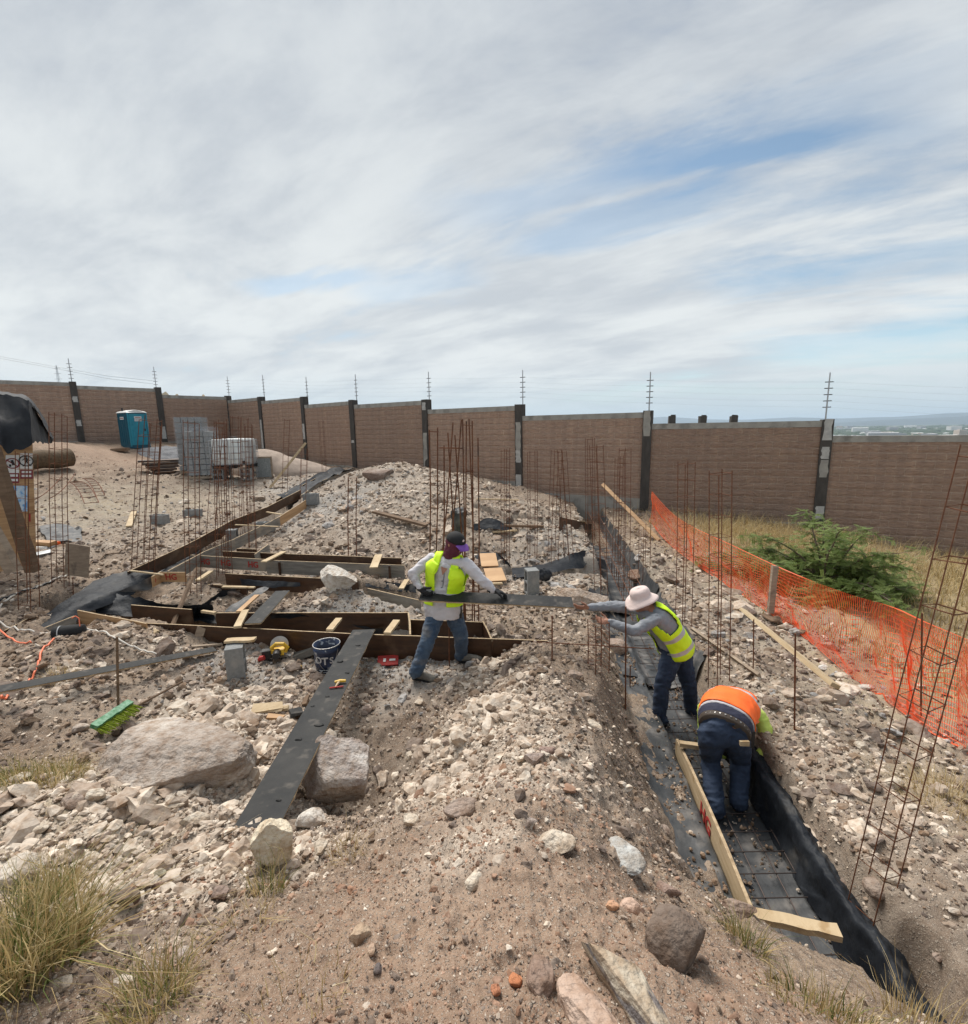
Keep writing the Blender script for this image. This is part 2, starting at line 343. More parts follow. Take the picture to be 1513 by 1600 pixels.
def ground_mat():
    m = bpy.data.materials.new('earth'); m.use_nodes = True; nt = m.node_tree; L = nt.links.new; b = nt.nodes['Principled BSDF']
    b.inputs['Roughness'].default_value = .95; b.inputs['Specular IOR Level'].default_value = .2
    tc = nd(nt, 'ShaderNodeTexCoord')
    def noise(s, d=6., r=.6):
        n = nd(nt, 'ShaderNodeTexNoise'); L(tc.outputs['Object'], n.inputs[0]); n.inputs['Scale'].default_value = s; n.inputs['Detail'].default_value = d; n.inputs['Roughness'].default_value = r; return n.outputs[0]
    def rmp(v, a, c):
        n = nd(nt, 'ShaderNodeMapRange'); L(v, n.inputs[0]); n.inputs[1].default_value = a; n.inputs[2].default_value = c; return n.outputs[0]
    def mix(f, a, c):
        n = nd(nt, 'ShaderNodeMix', data_type='RGBA')
        if isinstance(f, (int, float)): n.inputs['Factor'].default_value = f
        else: L(f, n.inputs['Factor'])
        for k, v in (('A', a), ('B', c)):
            if isinstance(v, tuple): n.inputs[k].default_value = (*v, 1)
            else: L(v, n.inputs[k])
        return n.outputs['Result']
    def at(nm): n = nd(nt, 'ShaderNodeAttribute'); n.attribute_name = nm; return n.outputs['Fac']
    def mt(op, a, c):
        n = nd(nt, 'ShaderNodeMath', operation=op); n.use_clamp = True
        for i, v in enumerate((a, c)):
            if isinstance(v, (int, float)): n.inputs[i].default_value = v
            else: L(v, n.inputs[i])
        return n.outputs[0]
    soil = mix(rmp(noise(1.7), .40, .60), (.205,.142,.098), (.335,.250,.180))
    soil = mix(rmp(noise(23), .42, .66), soil, (.115,.084,.062)); soil = mix(mt('MULTIPLY', at('brown'), .75), soil, (.145,.102,.072))
    soil = mix(mt('MULTIPLY', at('red'), .6), soil, (.385,.262,.188))
    pale = mix(rmp(noise(5), .35, .65), (.41,.34,.275), (.62,.55,.46))
    c = mix(mt('MULTIPLY', at('pale'), rmp(noise(9), .22, .55)), soil, pale)
    c = mix(mt('MULTIPLY', at('grey'), rmp(noise(6), .3, .5)), c, (.37,.36,.34))
    c = mix(mt('MULTIPLY', at('straw'), rmp(noise(7), .25, .5)), c, (.38,.29,.15))
    bh = []
    for sc, th in ((48., .30), (110., .32), (230., .35)):
        v = nd(nt, 'ShaderNodeTexVoronoi'); L(tc.outputs['Object'], v.inputs[0]); v.inputs['Scale'].default_value = sc; v.inputs['Randomness'].default_value = 1
        w = nd(nt, 'ShaderNodeTexWhiteNoise'); L(v.outputs['Position'], w.inputs[0])
        st = rmp(v.outputs['Distance'], th+.06, th-.04)
        pick = mt('MULTIPLY', st, rmp(w.outputs['Value'], .50, .60))
        pc = mix(w.outputs['Value'], (.14,.11,.09), (.52,.44,.36))
        c = mix(mt('MULTIPLY', pick, .8), c, pc); bh.append(pick)
    L(c, b.inputs['Base Color'])
    hs = mt('ADD', mt('MULTIPLY', bh[0], .45), mt('ADD', mt('MULTIPLY', bh[1], .25), mt('MULTIPLY', noise(35, 8, .7), .5)))
    bp = nd(nt, 'ShaderNodeBump'); bp.inputs['Strength'].default_value = .9; bp.inputs['Distance'].default_value = .03; L(hs, bp.inputs['Height']); L(bp.outputs[0], b.inputs['Normal'])
    return m
def wall_mat():
    m = bpy.data.materials.new('split_face_block'); m.use_nodes = True; nt = m.node_tree; L = nt.links.new; b = nt.nodes['Principled BSDF']
    b.inputs['Roughness'].default_value = .95; b.inputs['Specular IOR Level'].default_value = .15
    tc = nd(nt, 'ShaderNodeTexCoord'); sp = nd(nt, 'ShaderNodeSeparateXYZ'); L(tc.outputs['Object'], sp.inputs[0]); cb = nd(nt, 'ShaderNodeCombineXYZ'); L(sp.outputs[0], cb.inputs[0]); L(sp.outputs[2], cb.inputs[1])
    br = nd(nt, 'ShaderNodeTexBrick'); L(cb.outputs[0], br.inputs[0]); br.inputs['Scale'].default_value = 1
    br.inputs['Brick Width'].default_value = .4; br.inputs['Row Height'].default_value = .2; br.inputs['Mortar Size'].default_value = .012; br.inputs['Mortar Smooth'].default_value = .3
    br.inputs['Color1'].default_value = (.445,.292,.205,1); br.inputs['Color2'].default_value = (.50,.335,.235,1); br.inputs['Mortar'].default_value = (.66,.50,.37,1)
    def noise(s, st=(1, 1, 1), d=6):
        mp = nd(nt, 'ShaderNodeMapping'); mp.inputs['Scale'].default_value = st; L(tc.outputs['Object'], mp.inputs[0])
        n = nd(nt, 'ShaderNodeTexNoise'); L(mp.outputs[0], n.inputs[0]); n.inputs['Scale'].default_value = s; n.inputs['Detail'].default_value = d; n.inputs['Roughness'].default_value = .65; return n.outputs[0]
    def mixc(f, a, bcol, ty='MIX', k=1.):
        x = nd(nt, 'ShaderNodeMix', data_type='RGBA', blend_type=ty); r = nd(nt, 'ShaderNodeMapRange'); L(f, r.inputs[0]); r.inputs[1].default_value = .35; r.inputs[2].default_value = .68; r.inputs[4].default_value = k
        L(r.outputs[0], x.inputs['Factor']); L(a, x.inputs['A']); x.inputs['B'].default_value = (*bcol, 1); return x.outputs['Result']
    c = mixc(noise(9, (.6, 1, 2.2)), br.outputs[0], (.25,.165,.13), k=.7)
    c = mixc(noise(.45), c, (.33,.23,.18), k=.5)
    c = mixc(noise(30), c, (.36,.27,.22), k=.35)
    oi = nd(nt, 'ShaderNodeObjectInfo'); hv = nd(nt, 'ShaderNodeHueSaturation'); vr = nd(nt, 'ShaderNodeMapRange'); L(oi.outputs['Random'], vr.inputs[0]); vr.inputs[3].default_value = .86; vr.inputs[4].default_value = 1.10; L(vr.outputs[0], hv.inputs['Value']); L(c, hv.inputs['Color']); c = hv.outputs[0]
    # splashed soil along the foot, runs below the coping
    sm = nd(nt, 'ShaderNodeMath', operation='MULTIPLY_ADD'); L(noise(1.6, (1, 1, .4)), sm.inputs[0]); sm.inputs[1].default_value = 1.5; L(sp.outputs[2], sm.inputs[2])
    sr = nd(nt, 'ShaderNodeMapRange'); L(sm.outputs[0], sr.inputs[0]); sr.inputs[1].default_value = 2.35; sr.inputs[2].default_value = 1.75; sr.inputs[4].default_value = .6
    sx = nd(nt, 'ShaderNodeMix', data_type='RGBA'); L(sr.outputs[0], sx.inputs['Factor']); L(c, sx.inputs['A']); sx.inputs['B'].default_value = (.20,.165,.145,1); c = sx.outputs['Result']
    c = mixc(noise(2.2, (2.2, 1, .12)), c, (.24,.175,.145), k=.42)
    L(c, b.inputs['Base Color'])
    a = nd(nt, 'ShaderNodeMath', operation='MULTIPLY_ADD'); L(br.outputs['Fac'], a.inputs[0]); a.inputs[1].default_value = -.35; L(noise(13, (.7, 1, 1.8), 8), a.inputs[2])
    bp = nd(nt, 'ShaderNodeBump'); bp.inputs['Strength'].default_value = 1.; bp.inputs['Distance'].default_value = .06; L(a.outputs[0], bp.inputs['Height']); L(bp.outputs[0], b.inputs['Normal'])
    return m
def attr_mat(name, rough=.95, bump=.5, bscale=30., bdist=.02, spotty=True):
    m = bpy.data.materials.new(name); m.use_nodes = True; nt = m.node_tree; L = nt.links.new; b = nt.nodes['Principled BSDF']
    b.inputs['Roughness'].default_value = rough; b.inputs['Specular IOR Level'].default_value = .2
    a = nd(nt, 'ShaderNodeAttribute'); a.attribute_name = 'tint'; tc = nd(nt, 'ShaderNodeTexCoord')
    src = a.outputs['Color']
    if spotty:
        n = nd(nt, 'ShaderNodeTexNoise'); L(tc.outputs['Object'], n.inputs[0]); n.inputs['Scale'].default_value = 16; n.inputs['Detail'].default_value = 7; n.inputs['Roughness'].default_value = .65
        r = nd(nt, 'ShaderNodeMapRange'); L(n.outputs[0], r.inputs[0]); r.inputs[1].default_value = .42; r.inputs[2].default_value = .68
        x = nd(nt, 'ShaderNodeMix', data_type='RGBA', blend_type='MULTIPLY'); L(r.outputs[0], x.inputs['Factor']); L(src, x.inputs['A']); x.inputs['B'].default_value = (.62, .52, .44, 1); src = x.outputs['Result']
    L(src, b.inputs['Base Color'])
    if bump:
        n = nd(nt, 'ShaderNodeTexNoise'); L(tc.outputs['Object'], n.inputs[0]); n.inputs['Scale'].default_value = bscale; n.inputs['Detail'].default_value = 6
        bp = nd(nt, 'ShaderNodeBump'); bp.inputs['Strength'].default_value = bump; bp.inputs['Distance'].default_value = bdist; L(n.outputs[0], bp.inputs['Height']); L(bp.outputs[0], b.inputs['Normal'])
    return m
EARTH = ground_mat(); WALL = wall_mat(); STONE = attr_mat('rubble'); BLADE = attr_mat('grass_blade', .7, 0, spotty=False)
mat('concrete', (.27,.255,.23), .9, (.36,.34,.30), 5, bump=.4, bscale=60, col3=(.20,.19,.17), n3scale=3)
mat('concrete_dark', (.040,.036,.032), .85, (.075,.066,.058), 6, bump=.3, bscale=30, stretch=(1,1,.3))
mat('concrete_pale', (.36,.35,.33), .9, (.50,.49,.46), 7, bump=.4, bscale=50)
mat('form_brown', (.030,.013,.006), .45, (.070,.030,.012), 7, stretch=(.5,.5,2), bump=.15, bscale=20, col3=(.12,.075,.045), n3scale=3.5, c3=(.58,.75))
mat('form_grey', (.15,.135,.115), .85, (.27,.25,.215), 6, stretch=(.4,.4,3), bump=.3, bscale=40, col3=(.32,.27,.21), n3scale=2)
mat('ply_orange', (.36,.20,.09), .7, (.52,.33,.17), 3, stretch=(.3,.3,6), bump=.15, bscale=30)
mat('ply_edge', (.50,.38,.24), .85, (.30,.21,.12), 20, bump=.3, bscale=60)
mat('pine', (.40,.29,.165), .8, (.56,.44,.28), 4, stretch=(1,.4,6), bump=.2, bscale=40, col3=(.36,.24,.12), n3scale=9, c3=(.60,.7))
mat('old_wood', (.25,.19,.14), .9, (.38,.30,.22), 5, stretch=(1,.6,5), bump=.4, bscale=40, col3=(.13,.10,.08), n3scale=5)
mat('dusty_wood', (.12,.075,.045), .9, (.20,.13,.08), 5, stretch=(1,.6,5), bump=.4, bscale=40)
mat('film_black', (.015,.016,.017), .65, (.036,.035,.033), 4, bump=.25, bscale=25, spec=.22, col3=(.12,.105,.09), n3scale=9, c3=(.57,.80), detail=9)
mat('plastic_sheet', (.010,.012,.016), .55, (.030,.034,.040), 3, bump=.5, bscale=6, spec=.14, bdist=.05, col3=(.13,.12,.105), n3scale=4, c3=(.58,.9))
mat('plastic_dusty', (.030,.034,.038), .58, (.080,.080,.080), 2.5, bump=.5, bscale=5, spec=.4, bdist=.05, col3=(.22,.20,.18), n3scale=5, c3=(.52,.8))
mat('tarp', (.009,.010,.013), .75, (.022,.024,.028), 4, bump=.5, bscale=7, spec=.35)
mat('rust', (.115,.040,.018), .85, (.20,.080,.036), 12, bump=.3, bscale=80, metal=.2, col3=(.055,.028,.018), n3scale=6)
mat('wire', (.06,.045,.04), .6, metal=.6)
mat('steel', (.32,.31,.30), .4, (.45,.44,.43), 9, metal=.8)
mat('block', (.185,.19,.19), .95, (.25,.255,.25), 30, bump=.6, bscale=120, col3=(.30,.29,.27), n3scale=6, bdist=.006)
mat('black_rubber', (.012,.012,.013), .5); mat('black_void', (.005,.005,.006), .7)
mat('white_paint', (.72,.72,.70), .5, (.62,.61,.58), 9); mat('maroon', (.20,.02,.03), .5); mat('red_paint', (.50,.02,.02), .7, (.36,.015,.015), 20)
mat('hg_red', (.42,.025,.02), .7, (.30,.03,.025), 30)
mat('rope', (.60,.56,.50), .9); mat('cord_orange', (.85,.20,.09), .5)
mat('teal', (.012,.19,.27), .42, (.018,.25,.34), 3); mat('teal_dark', (.010,.085,.13), .45)
mat('blue_print', (.12,.33,.62), .5, (.55,.66,.75), 14, contrast=(.4,.55))
mat('sand', (.31,.245,.20), .95, (.39,.31,.25), 5, bump=.6, bscale=60); mat('gravel', (.085,.088,.095), .9, (.24,.24,.25), 60, bump=1., bscale=60)
mat('denim', (.025,.050,.092), .85, (.060,.098,.150), 8, bump=.4, bscale=14, sheen=.1, col3=(.17,.15,.125), n3scale=4, c3=(.55,.72))
mat('denim_dark', (.012,.024,.052), .85, (.026,.044,.084), 8, bump=.4, bscale=14)
mat('shirt_white', (.50,.48,.50), .85, (.60,.58,.60), 7, bump=.6, bscale=12, col3=(.24,.18,.15), n3scale=3.2, c3=(.58,.7))
mat('shirt_grey', (.21,.225,.25), .85, (.27,.28,.30), 7, bump=.6, bscale=12)
mat('shirt_lime', (.48,.62,.10), .8, (.56,.70,.15), 6, bump=.5, bscale=12)
mat('hi_vis', (.62,.95,.010), .65, (.70,1.0,.02), 5, bump=.4, bscale=12)
mat('hi_orange', (1.0,.135,.012), .65, (1.0,.17,.02), 5, bump=.4, bscale=12)
mat('reflective', (.42,.42,.42), .4, (.52,.52,.52), 9, bump=.3, bscale=14)
mat('skin', (.33,.155,.10), .6, (.38,.19,.125), 10); mat('hair', (.015,.012,.010), .8)
mat('mask_maroon', (.085,.012,.028), .85, (.12,.02,.04), 8, bump=.5, bscale=18); mat('cap_black', (.010,.010,.011), .85); mat('visor_purple', (.16,.055,.30), .7)
mat('hat_pink', (.66,.52,.48), .85, (.72,.59,.55), 6, bump=.4, bscale=20); mat('glove', (.012,.012,.014), .8, bump=.4, bscale=30)
mat('boot', (.12,.11,.095), .9, (.18,.165,.14), 9, bump=.4, bscale=30); mat('boot_black', (.014,.014,.016), .7, (.06,.055,.05), 12, contrast=(.5,.75))
mat('belt', (.045,.03,.02), .7); mat('tee_dark', (.020,.022,.045), .85, bump=.3, bscale=16)
mat('yellow_tool', (.58,.35,.025), .4, (.72,.44,.03), 10); mat('tool_grey', (.30,.31,.31), .45, metal=.3)
mat('bucket_blue', (.012,.022,.055), .35, (.02,.045,.12), 5, contrast=(.45,.6), col3=(.40,.42,.44), n3scale=13, c3=(.60,.66))
mat('broom_green', (.015,.15,.045), .6, (.20,.36,.24), 26); mat('bristle', (.18,.26,.012), .7, (.28,.33,.02), 30, stretch=(30,1,1))
mat('net_orange', (.95,.16,.045), .5); mat('leaf', (.12,.19,.040), .65, (.24,.30,.085), 3); mat('bark', (.10,.075,.055), .9, (.16,.12,.09), 12, bump=.5)
mat('ibc', (.62,.64,.62), .3, (.70,.72,.70), 3, trans=.0); mat('galv', (.38,.39,.40), .45, metal=.6)
mat('dusty_roll', (.075,.048,.026), .9, (.15,.10,.055), 14, bump=.7, bscale=30)
mat('mesh_sheet', (.20,.22,.22), .8, (.33,.34,.33), 20, bump=.5, bscale=40)
mat('bldg_white', (.75,.74,.72), .8); mat('bldg_tan', (.50,.42,.35), .9); mat('bldg_grey', (.42,.42,.43), .9); mat('wood_far', (.060,.085,.045), .95, (.03,.05,.028), .02, coord='Object')
mat('plain', (.11,.115,.095), 1., (.045,.06,.045), .004, detail=10); mat('hill_far', (.035,.055,.07), 1., (.05,.07,.08), .002); mat('hill_near', (.22,.17,.10), 1., (.13,.11,.07), .05)

def translucent(name_or_mat, fac, col=None):
    m = MT[name_or_mat] if isinstance(name_or_mat, str) else name_or_mat; nt = m.node_tree; b = nt.nodes['Principled BSDF']; out = [n for n in nt.nodes if n.type == 'OUTPUT_MATERIAL'][0]
    t = nd(nt, 'ShaderNodeBsdfTranslucent'); mx = nd(nt, 'ShaderNodeMixShader'); mx.inputs[0].default_value = fac
    if b.inputs['Base Color'].links: nt.links.new(b.inputs['Base Color'].links[0].from_socket, t.inputs[0])
    else: t.inputs[0].default_value = b.inputs['Base Color'].default_value
    nt.links.new(b.outputs[0], mx.inputs[1]); nt.links.new(t.outputs[0], mx.inputs[2]); nt.links.new(mx.outputs[0], out.inputs[0])
translucent('leaf', .45); translucent(BLADE, .35); translucent('net_orange', .45)
# ------------------------------------------------------------------ ground sheet
def zone(x, y, lst):
    s = np.zeros_like(x)
    for px, py, r, k in lst:
        p = gnd(px, py); s = np.maximum(s, k*np.exp(-((x-p.x)**2+(y-p.y)**2)/(r*r)))
    return s
PALE = [(200,1270,.7,1),(60,1280,.6,1),(350,1240,.7,.95),(330,1340,.45,.9),(180,1380,.35,.8),(420,1150,.7,1),(330,1110,.6,.9),(480,1320,.25,.9),(740,1130,.6,1),(700,1220,.35,.95),(800,1200,.45,.9),(740,1060,.5,.6),
 (740,1320,.22,.9),(680,1000,.6,.3),(250,1010,.35,.5),(80,1080,.5,.55),(900,930,1.2,.45),(620,780,3.5,.55),(650,740,3,.6),(830,800,2,.5),(860,820,1.5,.45),(440,880,1.3,.5),(1250,1080,1.3,.4),(1330,1200,1.,.4),(1150,930,2,.35),
 (1400,1300,.7,.35),(1050,880,2.5,.3),(330,910,1,.35),(520,820,2.5,.3),(250,830,4,.25),(300,780,5,.3)]
RED = [(750,1450,1.0,1),(950,1400,.5,.8),(1100,1550,.6,1),(600,1420,.6,.8),(1000,1500,.6,1),(160,705,4,.9),(1250,1580,.4,.8)]
GREY = [(560,1020,.9,.9),(640,1030,.7,.9),(380,1030,.6,.6),(520,790,1.6,.8),(440,810,1.5,.5),(480,760,3,.6),(150,800,3.5,.5),(900,870,1.5,.6),(870,900,1.2,.5),(1250,970,1.6,.5),(1400,1080,1.,.5),(1010,1110,.6,.2)]
STRAW = [(1450,900,4.,1),(1400,1000,1.4,1),(1480,1080,1.2,1),(1200,840,2.,.9),(1330,960,1.6,.9),(1500,1250,.4,.6),(180,790,3.,.35),(60,1230,.5,.5),(1200,600,.1,0)]
BROWN = [(600,1140,.32,1),(572,1245,.22,1),(655,1290,.18,.8),(690,1150,.2,.7),(620,1200,.3,1),(640,1090,.3,.8),(960,1130,.5,.7),(1010,1290,.35,.7),(940,1200,.3,.5),(200,1120,.5,.6),(60,1130,.5,.6),(1220,1260,.3,.7),(1400,1540,.4,1)]
AX0, AY0 = 0., -.9
def make_ground():
    n_in, n_c = 760, 900
    r = np.concatenate([np.geomspace(.35, 48, n_in), np.geomspace(49, 42000, 90)])
    a = np.linspace(R_(-86), R_(86), n_c)
    Rr, Aa = np.meshgrid(r, a, indexing='ij'); X = AX0+Rr*np.sin(Aa); Y = AY0+Rr*np.cos(Aa)
    inn = Rr < 48.5; Z = np.zeros_like(X); Z[inn] = H(X[inn], Y[inn])
    edge = Z[n_in-1][None, :]
    t = sstep(np.log(Rr), math.log(48), math.log(900)); far = edge*(1-t) + -90*t + 3*fbm(X/400, Y/400, 3, 3)*t
    Z = np.where(inn, Z, far)
    V = np.stack([X, Y, Z], -1).reshape(-1, 3)
    idx = np.arange(len(r)*n_c).reshape(len(r), n_c)
    Fq = np.stack([idx[:-1, :-1], idx[:-1, 1:], idx[1:, 1:], idx[1:, :-1]], -1).reshape(-1, 4)[:, ::-1]
    xf, yf = V[:, 0], V[:, 1]; nz = .25*fbm(xf*2, yf*2, 4, 77)
    at = {}
    for k, l in (('pale', PALE), ('red', RED), ('grey', GREY), ('straw', STRAW), ('brown', BROWN)):
        s = zone(xf, yf, l); at[k] = ('FLOAT', np.clip(s+nz*(s > .05), 0, 1))
    me = npmesh('ground', V, Fq, [EARTH, MT['plain']], True, at)
    mi = np.repeat((r[:-1] > 60).astype(np.int32), n_c-1); me.data.polygons.foreach_set('material_index', mi)
    tag(me, kind='structure')
make_ground()

def distant():
    # blue ridges behind the city and low hills behind the left wall
    def ridge(name, az0, az1, dist, hts, depth, m, base):
        n = 60; azs = np.linspace(R_(az0), R_(az1), n); P = []
        hh = np.interp(np.linspace(0, 1, n), np.linspace(0, 1, len(hts)), hts)
        hh = hh*(1+.18*fbm(np.linspace(0, 9, n), np.zeros(n), 4, 21))
        for k, dd, f in ((0, 0, 0), (1, .35, .6), (2, .7, 1), (3, 1.4, 0)):
            P.append([(math.sin(z)*(dist+depth*dd), math.cos(z)*(dist+depth*dd), base+(hh[i]-base)*f) for i, z in enumerate(azs)])
        o = MB().grid(P).build(name, m, smooth=True); tag(o, kind='structure')
    ridge('hills', 12, 56, 17000, [60,210,300,160,120,150,90,110,190,240,250,260], 4000, MT['hill_far'], -90)
    ridge('hills', 34, 60, 12500, [-60,20,60,50,70,40], 2500, MT['hill_far'], -90)
    ridge('hills', -75, -36.5, 260, [30,36,38,35.5,31.5,22,14,12], 60, MT['hill_near'], 0)
    ridge('hills', -37, -29, 700, [40,52,50,46], 80, MT['hill_near'], 0)
    # city on the plain, seen over the lowest wall panel
    rg = random.Random(5)
    cols = ['bldg_white', 'bldg_tan', 'bldg_grey', 'bldg_white', 'bldg_grey']
    for i in range(120):
        d = math.exp(rg.uniform(math.log(2100), math.log(8500))); az = R_(rg.uniform(34.5, 47))
        w = rg.uniform(22, 80)*(1.6 if rg.random() < .18 else 1)*(.6+d/6000); l = rg.uniform(12, 40); hh = rg.uniform(7, 15)*(1+(rg.random() < .12)*2)
        m = MB(); m.box((0, 0, hh/2), (w, l, hh)); m.box((rg.uniform(-.2, .2)*w, 0, hh+1.2), (w*.25, l*.4, 2.4))
        if rg.random() < .5: m.add([(-w/2,-l/2,hh),(w/2,-l/2,hh),(w/2,l/2,hh),(-w/2,l/2,hh),(-w/2,0,hh+2.5),(w/2,0,hh+2.5)], [(0,1,5,4),(2,3,4,5),(0,4,3),(1,2,5)])
        o = m.build('distant_building', MT[cols[i % 5]], loc=(math.sin(az)*d, math.cos(az)*d, -90), rz=rg.uniform(-.6, .6))
        tag(o, 'tiny pale building of the hazy city seen beyond the lowest wall panel', 'building', 'buildings of the far city')
    ico = ICO1
    N = 5200; d = np.exp(rng.uniform(math.log(1900), math.log(9000), N)); az = np.radians(rng.uniform(33.5, 48, N)); s = rng.uniform(8, 22, N)*(.7+d/5000)
    V = ico[0][None]*np.stack([s, s, s*.42], -1)[:, None]*rng.uniform(.8, 1.2, (N, len(ico[0]), 1)) + np.stack([np.sin(az)*d, np.cos(az)*d, np.full(N, -88.)], -1)[:, None]
    Fq = (ico[1][None]+np.arange(N)[:, None, None]*len(ico[0])).reshape(-1, 3)
    tag(npmesh('trees', V.reshape(-1, 3), Fq, MT['wood_far'], True), kind='stuff')
def icosphere(sub):
    import bmesh
    bm = bmesh.new(); bmesh.ops.create_icosphere(bm, subdivisions=sub, radius=1.)
    v = np.array([list(x.co) for x in bm.verts]); f = np.array([[q.index for q in p.verts] for p in bm.faces]); bm.free(); return v, f
ICO1, ICO2, ICO3, ICO4, ICO5 = icosphere(1), icosphere(2), icosphere(3), icosphere(4), icosphere(5)
distant()

# ------------------------------------------------------------------ perimeter wall
WP = [ # top of each column (photo x, top y, depth Y), foot height
 (-190,585,20.5),(113,597,24.4),(246,606,27.0),(356,619,29.6),(408,620.5,27.4),(475,620.5,25.0),(552,626,22.3),(666,625,19.8),(813,633,17.5),(1013,643,15.2),(1293,656,13.6)]
WC = [atY(*p) for p in WP]
k_ = WC[-1]; WC.append(Vector((k_.x+4.1, k_.y-1.9, k_.z-.42))); k_ = WC[-1]; WC.append(Vector((k_.x+4.1, k_.y-1.9, k_.z-.42)))
def make_wall():
    root = thing('perimeter_wall', 'long stepped boundary wall of pinkish brown split-face block with dark concrete columns', 'wall', (WC[3].x, WC[3].y, 0))
    off = Vector((WC[3].x, WC[3].y, 0))
    PT = {1:[(.24,.33,1),(.62,.72,1)], 2:[(.70,.92,1)], 4:[(.43,.98,1)], 5:[(.42,.66,1)], 6:[(.58,.62,1)], 7:[(.04,.14,1),(.44,.98,2)], 8:[(.20,.52,2),(.52,.66,1),(.80,.98,1)], 9:[(.0,.25,2)], 10:[(.0,.19,1),(.25,.36,1),(.37,.53,2),(.80,.92,1)]}
    for i in range(len(WC)-1):
        a, b = WC[i].copy(), WC[i+1].copy()
        # panel top follows the HIGHER column less a step; photo: each panel meets its right column near the top
        hi = (a.z if i >= 3 else b.z)
        top = b.z-.02 if i >= 3 else min(a.z, b.z)-.02
        if i < 3: top = [WC[1].z-.03, WC[2].z-.05, WC[3].z-.05][i]
        d = Vector((b.x-a.x, b.y-a.y, 0)); L = d.length; rz = math.atan2(d.y, d.x)
        foot = min(hz(a.x, a.y), hz(b.x, b.y))-1.0
        m = MB(); hgt = top-.17-foot; nx, nz = int(L/.1), int(hgt/.05)
        # slightly uneven split faces
        for side, y0 in ((-1, -.09), (1, .09)):
            P = []
            for q in range(nz+1):
                row = []
                for p in range(nx+1):
                    xx = p*L/nx; zz = q*hgt/nz; c = math.floor(zz/.2)
                    e = 0 if side > 0 else .022*(vnoise(np.array([xx*4.+c*7]), np.array([zz*9.]), 3)[0]-.3) + (0 if (zz % .2) > .04 else -.012)
                    row.append((xx, y0-e, zz))
                P.append(row if side < 0 else row[::-1])
            m.grid(P)
        o = m.build('wall_panel', WALL, root); o.location = Vector((a.x, a.y, foot))-off; o.rotation_euler = (0, 0, rz)
        m = MB(); m.box((L/2, 0, 0), (L-.1, .20, .17)); o = m.build('coping', MT['concrete'], root); o.location = Vector((a.x, a.y, top-.085))-off; o.rotation_euler = (0, 0, rz)
        m = MB(); m.box((L/2, 0, 0), (L-.1, .26, 1.15)); o = m.build('footing', MT['concrete'], root); o.location = Vector((a.x, a.y, foot+1.15/2-.05+(.25 if i in (7, 8) else 0)))-off; o.rotation_euler = (0, 0, rz)
    for i, c in enumerate(WC):
        if i == 0 or i >= len(WC)-1: d = (WC[1]-WC[0]) if i == 0 else (WC[-1]-WC[-2])
        else: d = WC[i+1]-WC[i-1]
        rz = math.atan2(d.y, d.x); foot = hz(c.x, c.y)-.8; top = c.z+.02; w = .27
        m = MB(); m.box((0, 0, (top-foot)/2), (w, .30, top-foot), jit=.01)
        for (s0, s1, k) in PT.get(i, []):
            z1 = (top-foot)-(top-foot-.8)*s0; z0 = (top-foot)-(top-foot-.8)*s1
            n = 6; P = []
            for q in range(n+1):
                zz = z0+(z1-z0)*q/n; P.append([(-w/2+.02+random.uniform(0, .04), -.158, zz), (w/2-.02-random.uniform(0, .04), -.158, zz)])
            m.grid(P, k)
        o = m.build('column', [MT['concrete_dark'], MT['concrete_pale'], MT['concrete']], root); o.location = Vector((c.x, c.y, foot))-off; o.rotation_euler = (0, 0, rz)
    return root
make_wall()
def fence_poles():
    wh = ['leftmost, left of the portable toilet', 'just right of the portable toilet', 'above the column behind the block pallets', 'above the column between the block pallets and the sand pile', 'above the column behind the sand pile',
          'above the column at the far end of the left trench', 'above the column left of the tallest rebar bundle', 'above the column with pale patches near centre', 'above the column where the orange netting starts', 'rightmost, above the pale patched column by the green bush']
    tops = [(108,560),(242,573),(354,588),(407,586),(474,589),(553,585),(669,581),(817,578),(1021,581),(1302,582)]
    pts = []; INS0 = None
    for i, c in enumerate(WC[1:11]):
        d = WC[i+2]-WC[i]; rz = math.atan2(d.y, d.x); n = Vector((-math.sin(rz), math.cos(rz), 0)); base = c+n*.20
        Lh = atY(tops[i][0], tops[i][1], base.y).z-base.z+.3
        r = thing('electric_fence_pole', 'thin electric fence pole '+wh[i], 'fence pole', (base.x, base.y, base.z-.3), rz, 'electric fence poles along the wall top')
        m = MB(); m.tube([(0, 0, 0), (.0, 0, Lh)], [.022, .017], 6); m.box((0, -.05, .08), (.06, .14, .03)); m.box((0, -.05, .24), (.06, .14, .03)); m.build('pole', MT['galv'], r)
        zs = [Lh-.08-.17*k for k in range(6)]
        for z in zs[1:]:
            if INS0 is None: INS0 = MB().tube([(-.10, 0, 0), (.10, 0, 0)], .013, 5).build('insulator', MT['black_rubber'], r); q = INS0
            else: q = INS0.copy(); COL.objects.link(q); q.parent = r
            q.location = (0, 0, z)
        pts.append([Vector((base.x, base.y, base.z-.3+z)) for z in zs[1:]])
    m = MB(); end = WC[11]+Vector((0, 0, 0)); pts.append([p+(WC[11]-WC[10]) for p in pts[-1]]); pts.insert(0, [p+(WC[0]-WC[1]) for p in pts[0]])
    for a, b in zip(pts, pts[1:]):
        for p, q in zip(a, b):
            mid = (p+q)/2-Vector((0, 0, .03)); m.tube([p, mid, q], .0013, 3)
    tag(m.build('electric_fence_wire', MT['galv']), 'thin horizontal fence wires strung between the poles above the wall', 'fence wire')
fence_poles()
